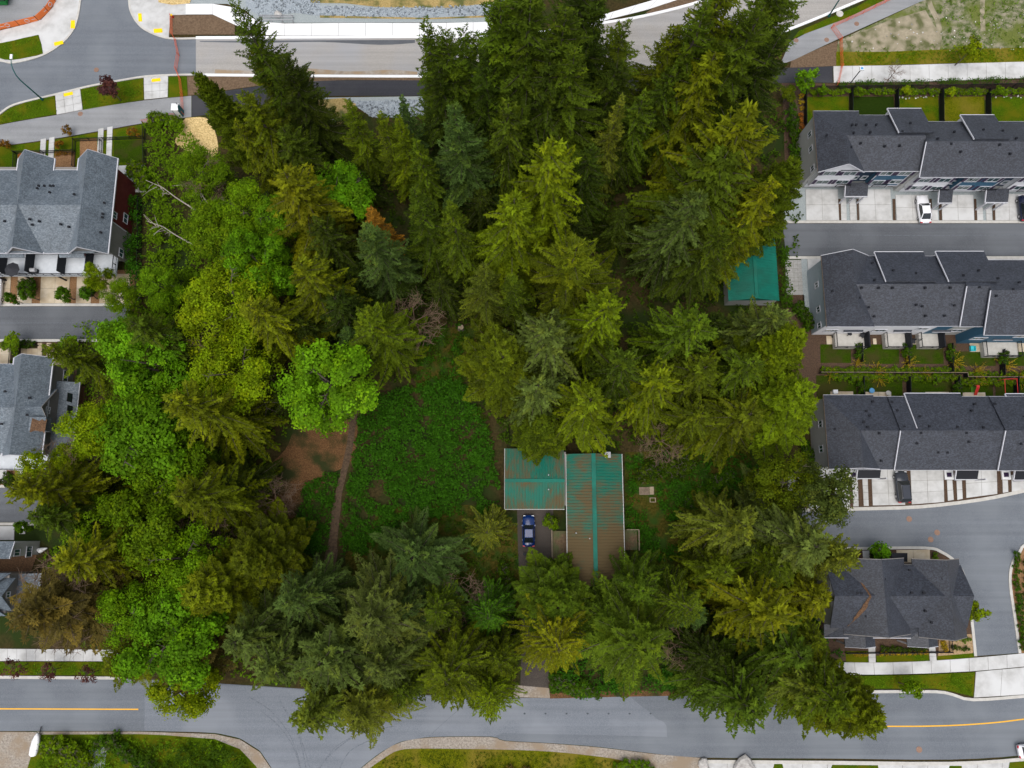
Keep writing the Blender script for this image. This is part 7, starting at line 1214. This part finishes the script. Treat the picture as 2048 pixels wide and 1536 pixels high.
YT = ['yellow-twigged leafless shrub beside the leafy climber of the first lawn', 'yellow-twigged leafless shrub above the fence before the second divider', 'spreading yellow-twigged shrub at the second divider fence', 'yellow-twigged leafless shrub below the fence beside the toy patio garden', 'upright yellow-twigged shrub crossing the pale-capped fence', 'broad yellow-twigged shrub in front of the blue townhouse wall', 'yellow-twigged shrub above the stepped fence end before the aqua crate patio', 'largest yellow-twigged shrub, above the red swing frame', 'yellow-twigged shrub just below the stepped fence end by the green mat', 'yellow-twigged shrub beside the red swing frame', 'small yellow-twigged shrub at the tree edge end of the fence']
for i, (x, y, s, lb) in enumerate(((1713, 726, .8, 'first'), (1752, 742, .9, 'a'), (1812, 725, 1.0, 'b'), (1758, 760, .8, 'c'), (1847, 748, .8, 'd'), (1906, 724, 1.0, 'e'), (1952, 742, .9, 'f'), (2006, 732, 1.1, 'g'), (1952, 764, .9, 'h'), (2040, 762, .9, 'i'), (1660, 750, .7, 'j'))):
    r = empty('yellow_twig_shrub', P(x, y), R.uniform(0, 6)); r.scale = (s, s, s); tag(r, YT[i], 'shrub', 'yellow-twigged shrubs along the fence')
    for nm, me in zip(('blossom', 'twigs'), FO[i % 2]):
        o = bpy.data.objects.new(nm if nm != 'twigs' else 'stem', me); COL.objects.link(o); o.parent = r; o.color = (.36, .27, .012, 1)
# bare and dead trees
BARE = [bare(3), bare(4, r=4.5), bare(5, m='bark_pale', n1=7, sub=6)]
def bare_tree(label, x, y, h, r, k, tilt=(0, 0), base_px=False, group=None):
    b = P(x, y, 0 if base_px else h); o = empty('bare_tree', (b.x, b.y, 0), R.uniform(0, 6)); o.scale = (r / 4.2, r / 4.2, h / 14); o.rotation_euler = (tilt[0], tilt[1], R.uniform(0, 6)); t = bpy.data.objects.new('trunk', BARE[k]); COL.objects.link(t); t.parent = o; tag(o, label, 'tree', group)
bare_tree('bare brown twig tree at the edge of the leafy soil', 395, 1070, 11, 4.4, 0); bare_tree('bare brown tree beside the blue spruce and mossy gap', 822, 628, 12, 4.4, 1); bare_tree('bare brown bush on the reddish soil', 540, 1000, 6, 4.0, 0); bare_tree('bare twig tree in the alder thicket', 415, 690, 14, 3.6, 1); bare_tree('bare twiggy tree over the second house deck', 95, 915, 12, 4.2, 0)
bare_tree('brown twiggy shrub between roadside firs', 1370, 1290, 8, 3.6, 1); bare_tree('brown twiggy shrub near the blue-green young fir', 1430, 1310, 8, 3.2, 0); bare_tree('brown twiggy shrub beside the fresh green young fir', 920, 1200, 7, 4.4, 0); bare_tree('brown twiggy thicket below the green young fir', 880, 1270, 7, 4.0, 1); bare_tree('thin bare street tree on the pale pavement', 1800, 132, 5, 1.7, 0); bare_tree('bare brown tree over the gabled house', 80, 1200, 18, 5.5, 1); bare_tree('bare brown tree beside the pavement and conifers', 120, 1260, 14, 4.4, 0); bare_tree('bare twiggy shrub at the top of the house garden', 1330, 880, 7, 3.4, 1); bare_tree('bare tree in the leafy thicket by the straw', 400, 345, 9, 3.8, 1)
for x, y, x2, y2, lb in ((308, 375, 402, 430, 'long'), (392, 385, 452, 442, 'dark'), (310, 455, 400, 500, 'branchy')):
    a, b = P(x, y) + Vector((0, 0, 2.6)), P(x2, y2) + Vector((0, 0, 1.6)); r = empty('fallen_trunk', a.lerp(b, .5) * 1.0); r.location.z = 0; tag(r, f'{lb} pale fallen trunk lying in the green thicket', 'log', 'fallen trunks in the thicket'); MB().tube([a, a.lerp(b, .3) + Vector((.35, .2, .3)), a.lerp(b, .6) + Vector((-.2, .25, .1)), b], [.04, .07, .09, .13], 7).build('trunk', 'bark_pale', r)
    for i in range(14 if lb == 'branchy' else 9):
        t = R.uniform(0, .5); s = a.lerp(b, t); d = Vector((R.uniform(-1, .2), R.uniform(-1, 1), R.uniform(0, .6))) * R.uniform(1, 2.2); MB().tube([s, s + d * .5 + Vector((0, 0, .2)), s + d], [.06, .04, .015], 5).build('branch', 'bark_pale', r)
# ------------------------------------------------------------------ ground cover nobody could count
def scatter(name, label, px, dens, size, colour, hmin, hmax, seed, per=7, clump=.45, avoid=()):
    rs = np.random.RandomState(seed); poly = [tuple(P(x, y))[:2] for x, y in px]; xs, ys = [p[0] for p in poly], [p[1] for p in poly]; area = (max(xs) - min(xs)) * (max(ys) - min(ys)); n = int(area * dens)
    x = rs.uniform(min(xs), max(xs), n); y = rs.uniform(min(ys), max(ys), n); k = inpoly(x, y, poly); x, y = x[k], y[k]
    for ax, ay, ar in avoid: c = P(ax, ay); k = (x - c.x) ** 2 + (y - c.y) ** 2 > ar * ar; x, y = x[k], y[k]
    dn = np.sin(x * .9 + 1.3 * np.sin(y * .7)) * np.cos(y * .8 + .9 * np.sin(x * .55)); k = rs.rand(len(x)) < .62 + .45 * dn; x, y, dn = x[k], y[k], dn[k]; n = len(x)
    z = hmin + (hmax - hmin) * np.clip(.5 + .35 * dn + rs.normal(0, .22, n), 0, 1); C = np.c_[x, y, z]; ci = np.repeat(np.arange(n), per); m = len(ci)
    az = rs.uniform(0, 6.28, m); el = rs.normal(.12, .35, m); d = np.c_[np.cos(az) * np.cos(el), np.sin(az) * np.cos(el), np.sin(el)]; off = d * (clump * rs.uniform(0, .6, m))[:, None]; off[:, 2] -= rs.uniform(0, .25, m) * z[ci]
    s = unit(np.cross(d, np.array([0, 0, 1.0])) + rs.normal(0, .3, (m, 3))); l = size * rs.uniform(.6, 1.4, m); V, F = kites(C[ci] + off, d, l, l * .34, s); V[:, 2] = np.maximum(V[:, 2], .03)
    tb = rs.uniform(.65, 1.3, n)[ci] * rs.uniform(.75, 1.25, m); tn = np.repeat(np.c_[np.ones((m, 3)) * tb[:, None], np.ones(m)], 4, 0)
    o = bpy.data.objects.new(name, rawmesh(name, V, F, tn, ['leaf_broad'])); COL.objects.link(o); o.color = (*PAL[colour][0], 1); tag(o, label, 'ground cover', kind='stuff'); return o
scatter('brambles', 'dense bramble thicket filling the clearing', [(728, 800), (830, 770), (925, 760), (985, 880), (1000, 1000), (985, 1030), (900, 1030), (830, 1036), (770, 1060), (740, 1105), (690, 1110), (682, 1060), (700, 960), (716, 880)], 13.0, .34, 'bramble', .3, 1.3, 1, avoid=((760, 990, 1.1), (770, 1002, .9), (748, 965, .7), (980, 985, 1.2), (940, 1015, 1.3)))
scatter('brambles', 'bramble patch between trail and reddish soil', [(612, 970), (650, 950), (680, 945), (668, 1010), (654, 1100), (600, 1110), (580, 1080), (600, 1030)], 11, .3, 'bramble', .2, .9, 2)
scatter('undergrowth', 'low plants on the thin mossy ground', [(720, 1100), (800, 1040), (1000, 1030), (1036, 1100), (1036, 1240), (690, 1240)], 3.2, .26, 'moss', .08, .5, 3)
scatter('undergrowth', 'green plants in the house garden', [(1252, 915), (1480, 895), (1530, 960), (1470, 1110), (1300, 1120), (1252, 1055)], 9, .3, 'bramble', .1, .9, 4, avoid=((1293, 985, 1.7), (1305, 1002, 1.0), (1310, 1035, 1.6), (1340, 1065, 1.8), (1400, 1100, 2.2), (1350, 930, 1.2)))
scatter('undergrowth', 'wild green thicket beside the grey-roofed row', [(294, 250), (360, 240), (430, 320), (560, 440), (560, 700), (270, 700), (270, 620), (294, 540)], 7, .36, 'leafy', .3, 1.8, 5)
scatter('undergrowth', 'shaded ferns across the forest floor', [(600, 240), (1560, 190), (1600, 420), (1560, 900), (940, 900), (920, 760), (720, 790), (560, 700), (560, 420)], 1.6, .38, 'moss', .1, .9, 6, per=7)
scatter('undergrowth', 'shaded plants under the left wood', [(150, 640), (560, 700), (600, 800), (560, 890), (480, 1040), (600, 1120), (700, 1380), (300, 1340), (260, 1290), (170, 1290), (90, 1120), (150, 1000)], 2.6, .36, 'leafy', .1, 1.0, 7, per=7)
scatter('undergrowth', 'shaded plants under the roadside firs', [(700, 1200), (1036, 1200), (1036, 1388), (700, 1384)], 1.2, .3, 'moss', .1, .6, 8)
scatter('undergrowth', 'roadside plants under the lower firs', [(1104, 1180), (1640, 1130), (1690, 1370), (1390, 1382), (1260, 1380), (1104, 1386)], 4, .3, 'bramble', .1, .8, 9)
scatter('undergrowth', 'grassy weeds below the road corner', [(90, 1474), (430, 1480), (500, 1520), (510, 1570), (70, 1570)], 7.0, .26, 'leafy', .05, .8, 10)
scatter('undergrowth', 'weeds on the waste ground', [(1840, 10), (1960, -30), (2140, -30), (2140, 108), (1880, 112), (1890, 60)], 1.6, .22, 'leafy', .05, .4, 11)
scatter('undergrowth', 'weeds along the mown edge of the waste ground', [(1700, 96), (1870, 92), (1870, 112), (1690, 118)], 2.0, .22, 'leafy', .05, .35, 12)
scatter('moss_growth', 'moss tufts in the mossy gap', [(830, 640), (960, 640), (960, 770), (830, 790)], 2.2, .24, 'moss', .05, .35, 13)
def stones(name, label, px, dens, r, seed, m='gravel', tone=None):
    rs = np.random.RandomState(seed); poly = [tuple(P(x, y))[:2] for x, y in px]; xs, ys = [p[0] for p in poly], [p[1] for p in poly]; n = int((max(xs) - min(xs)) * (max(ys) - min(ys)) * dens); x = rs.uniform(min(xs), max(xs), n); y = rs.uniform(min(ys), max(ys), n); k = inpoly(x, y, poly); x, y = x[k], y[k]; n = len(x)
    o8 = np.array([[1, 0, 0], [0, 1, 0], [-1, 0, 0], [0, -1, 0], [0, 0, 1], [0, 0, -1]], float); F0 = np.array([[0, 1, 4], [1, 2, 4], [2, 3, 4], [3, 0, 4], [1, 0, 5], [2, 1, 5], [3, 2, 5], [0, 3, 5]])
    V = o8[None] * (r * rs.uniform(.5, 1.5, (n, 1, 1))) * rs.uniform(.6, 1.3, (n, 6, 1)); a = rs.uniform(0, 6.28, n); c, s = np.cos(a), np.sin(a); V = np.stack([V[..., 0] * c[:, None] - V[..., 1] * s[:, None], V[..., 0] * s[:, None] + V[..., 1] * c[:, None], V[..., 2] * .7], -1) + np.c_[x, y, np.full(n, .06)][:, None]
    F = (F0[None] + (np.arange(n) * 6)[:, None, None]).reshape(-1, 3); t = np.repeat(np.c_[np.ones((n, 3)) * rs.uniform(.45, 1.35, (n, 1)), np.ones(n)], 6, 0)
    ob = bpy.data.objects.new(name, rawmesh(name, V.reshape(-1, 3), F, t, ['stone_tint'])); COL.objects.link(ob); ob.color = (*(tone or (.32, .36, .39)), 1); tag(ob, label, 'gravel', kind='stuff')
foliage('stone_tint', 0.0, 0.9)
stones('gravel', 'loose blue-grey stones on the gravel bank', [(492, -20), (640, -20), (640, 12), (760, 15), (1000, 10), (1000, 30), (860, 35), (640, 32), (590, 26), (520, 34)], 9, .17, 1)
stones('gravel', 'loose blue-grey stones below the black path', [(700, 203), (830, 200), (900, 200), (900, 225), (810, 235), (745, 235), (715, 215)], 9, .17, 2)
stones('gravel', 'white edging stones of the back lawn bed', [(1795, 193), (1874, 190), (1874, 195), (1795, 199)], 3, .2, 3, tone=(.6, .58, .54)); stones('gravel', 'white edging stones above the last lawn', [(1974, 190), (2060, 192), (2060, 200), (1974, 195)], 3, .22, 4, tone=(.6, .58, .54)); stones('gravel', 'pale rubble scattered on the waste ground', [(1690, 80), (1800, 40), (2060, 20), (2060, 100), (1700, 104)], .35, .14, 5, tone=(.6, .58, .54)); stones('gravel', 'pale stones among the bushes below the road', [(180, 1500), (215, 1490), (210, 1530), (200, 1570), (165, 1570)], 8, .13, 6, tone=(.5, .5, .48))

scatter('hedge', 'low clipped hedge between pavement and black fence', [(1672, 167), (2060, 158), (2060, 170), (1672, 178)], 16, .2, 'hedge', .3, .9, 21)
scatter('hedge', 'tall leafy hedge between teal shed and paved path', [(1556, 500), (1568, 500), (1574, 610), (1560, 610)], 22, .24, 'hedge', .5, 2.4, 22)
scatter('undergrowth', 'dark bushy growth along the tall black fence', [(264, 400), (290, 400), (288, 610), (258, 606)], 11, .28, 'bramble', .4, 2.4, 23)
scatter('undergrowth', 'mossy bushes inside the road corner', [(270, 1490), (400, 1486), (480, 1505), (510, 1560), (270, 1560)], 10, .26, 'moss', .2, 1.6, 24)
scatter('undergrowth', 'bushes along the roadside needles', [(1110, 1340), (1380, 1330), (1384, 1378), (1110, 1384)], 10, .28, 'bramble', .2, 1.5, 25)
for i, (px, c) in enumerate(([[(0, 236), (50, 208), (110, 194), (113, 228), (0, 249)], 'leafy'], [[(163, 181), (286, 159), (287, 199), (168, 219)], 'leafy'], [[(0, 92), (77, 74), (85, 107), (22, 119), (0, 115)], 'leafy'], [[(740, 1545), (770, 1518), (850, 1500), (1100, 1506), (1230, 1522), (1290, 1560), (740, 1560)], 'olive'], [[(1720, 1354), (1946, 1346), (1943, 1388), (1880, 1376), (1720, 1374)], 'leafy'], [[(0, 1324), (240, 1325), (240, 1349), (0, 1347)], 'leafy'], [[(1675, 108), (2060, 98), (2060, 122), (1675, 131)], 'leafy'])):
    scatter('grass', ['tufty grass below the street lamp', 'tufty grass under the purple tree', 'tufty grass on the corner island', 'tufty yellowing grass below the road', 'tufty grass before the corner house', 'tufty grass under the red-leaved trees', 'tufty grass beside the waste ground'][i], px, 14, .13, c, .12, .24, 30 + i, per=5, clump=.2)

scatter('brambles', 'brambles running up the gap between the conifers', [(838, 660), (925, 650), (925, 765), (830, 790)], 6, .3, 'bramble', .15, .7, 26, avoid=((885, 700, 1.6), (905, 668, 1.3), (870, 740, 1.2)))
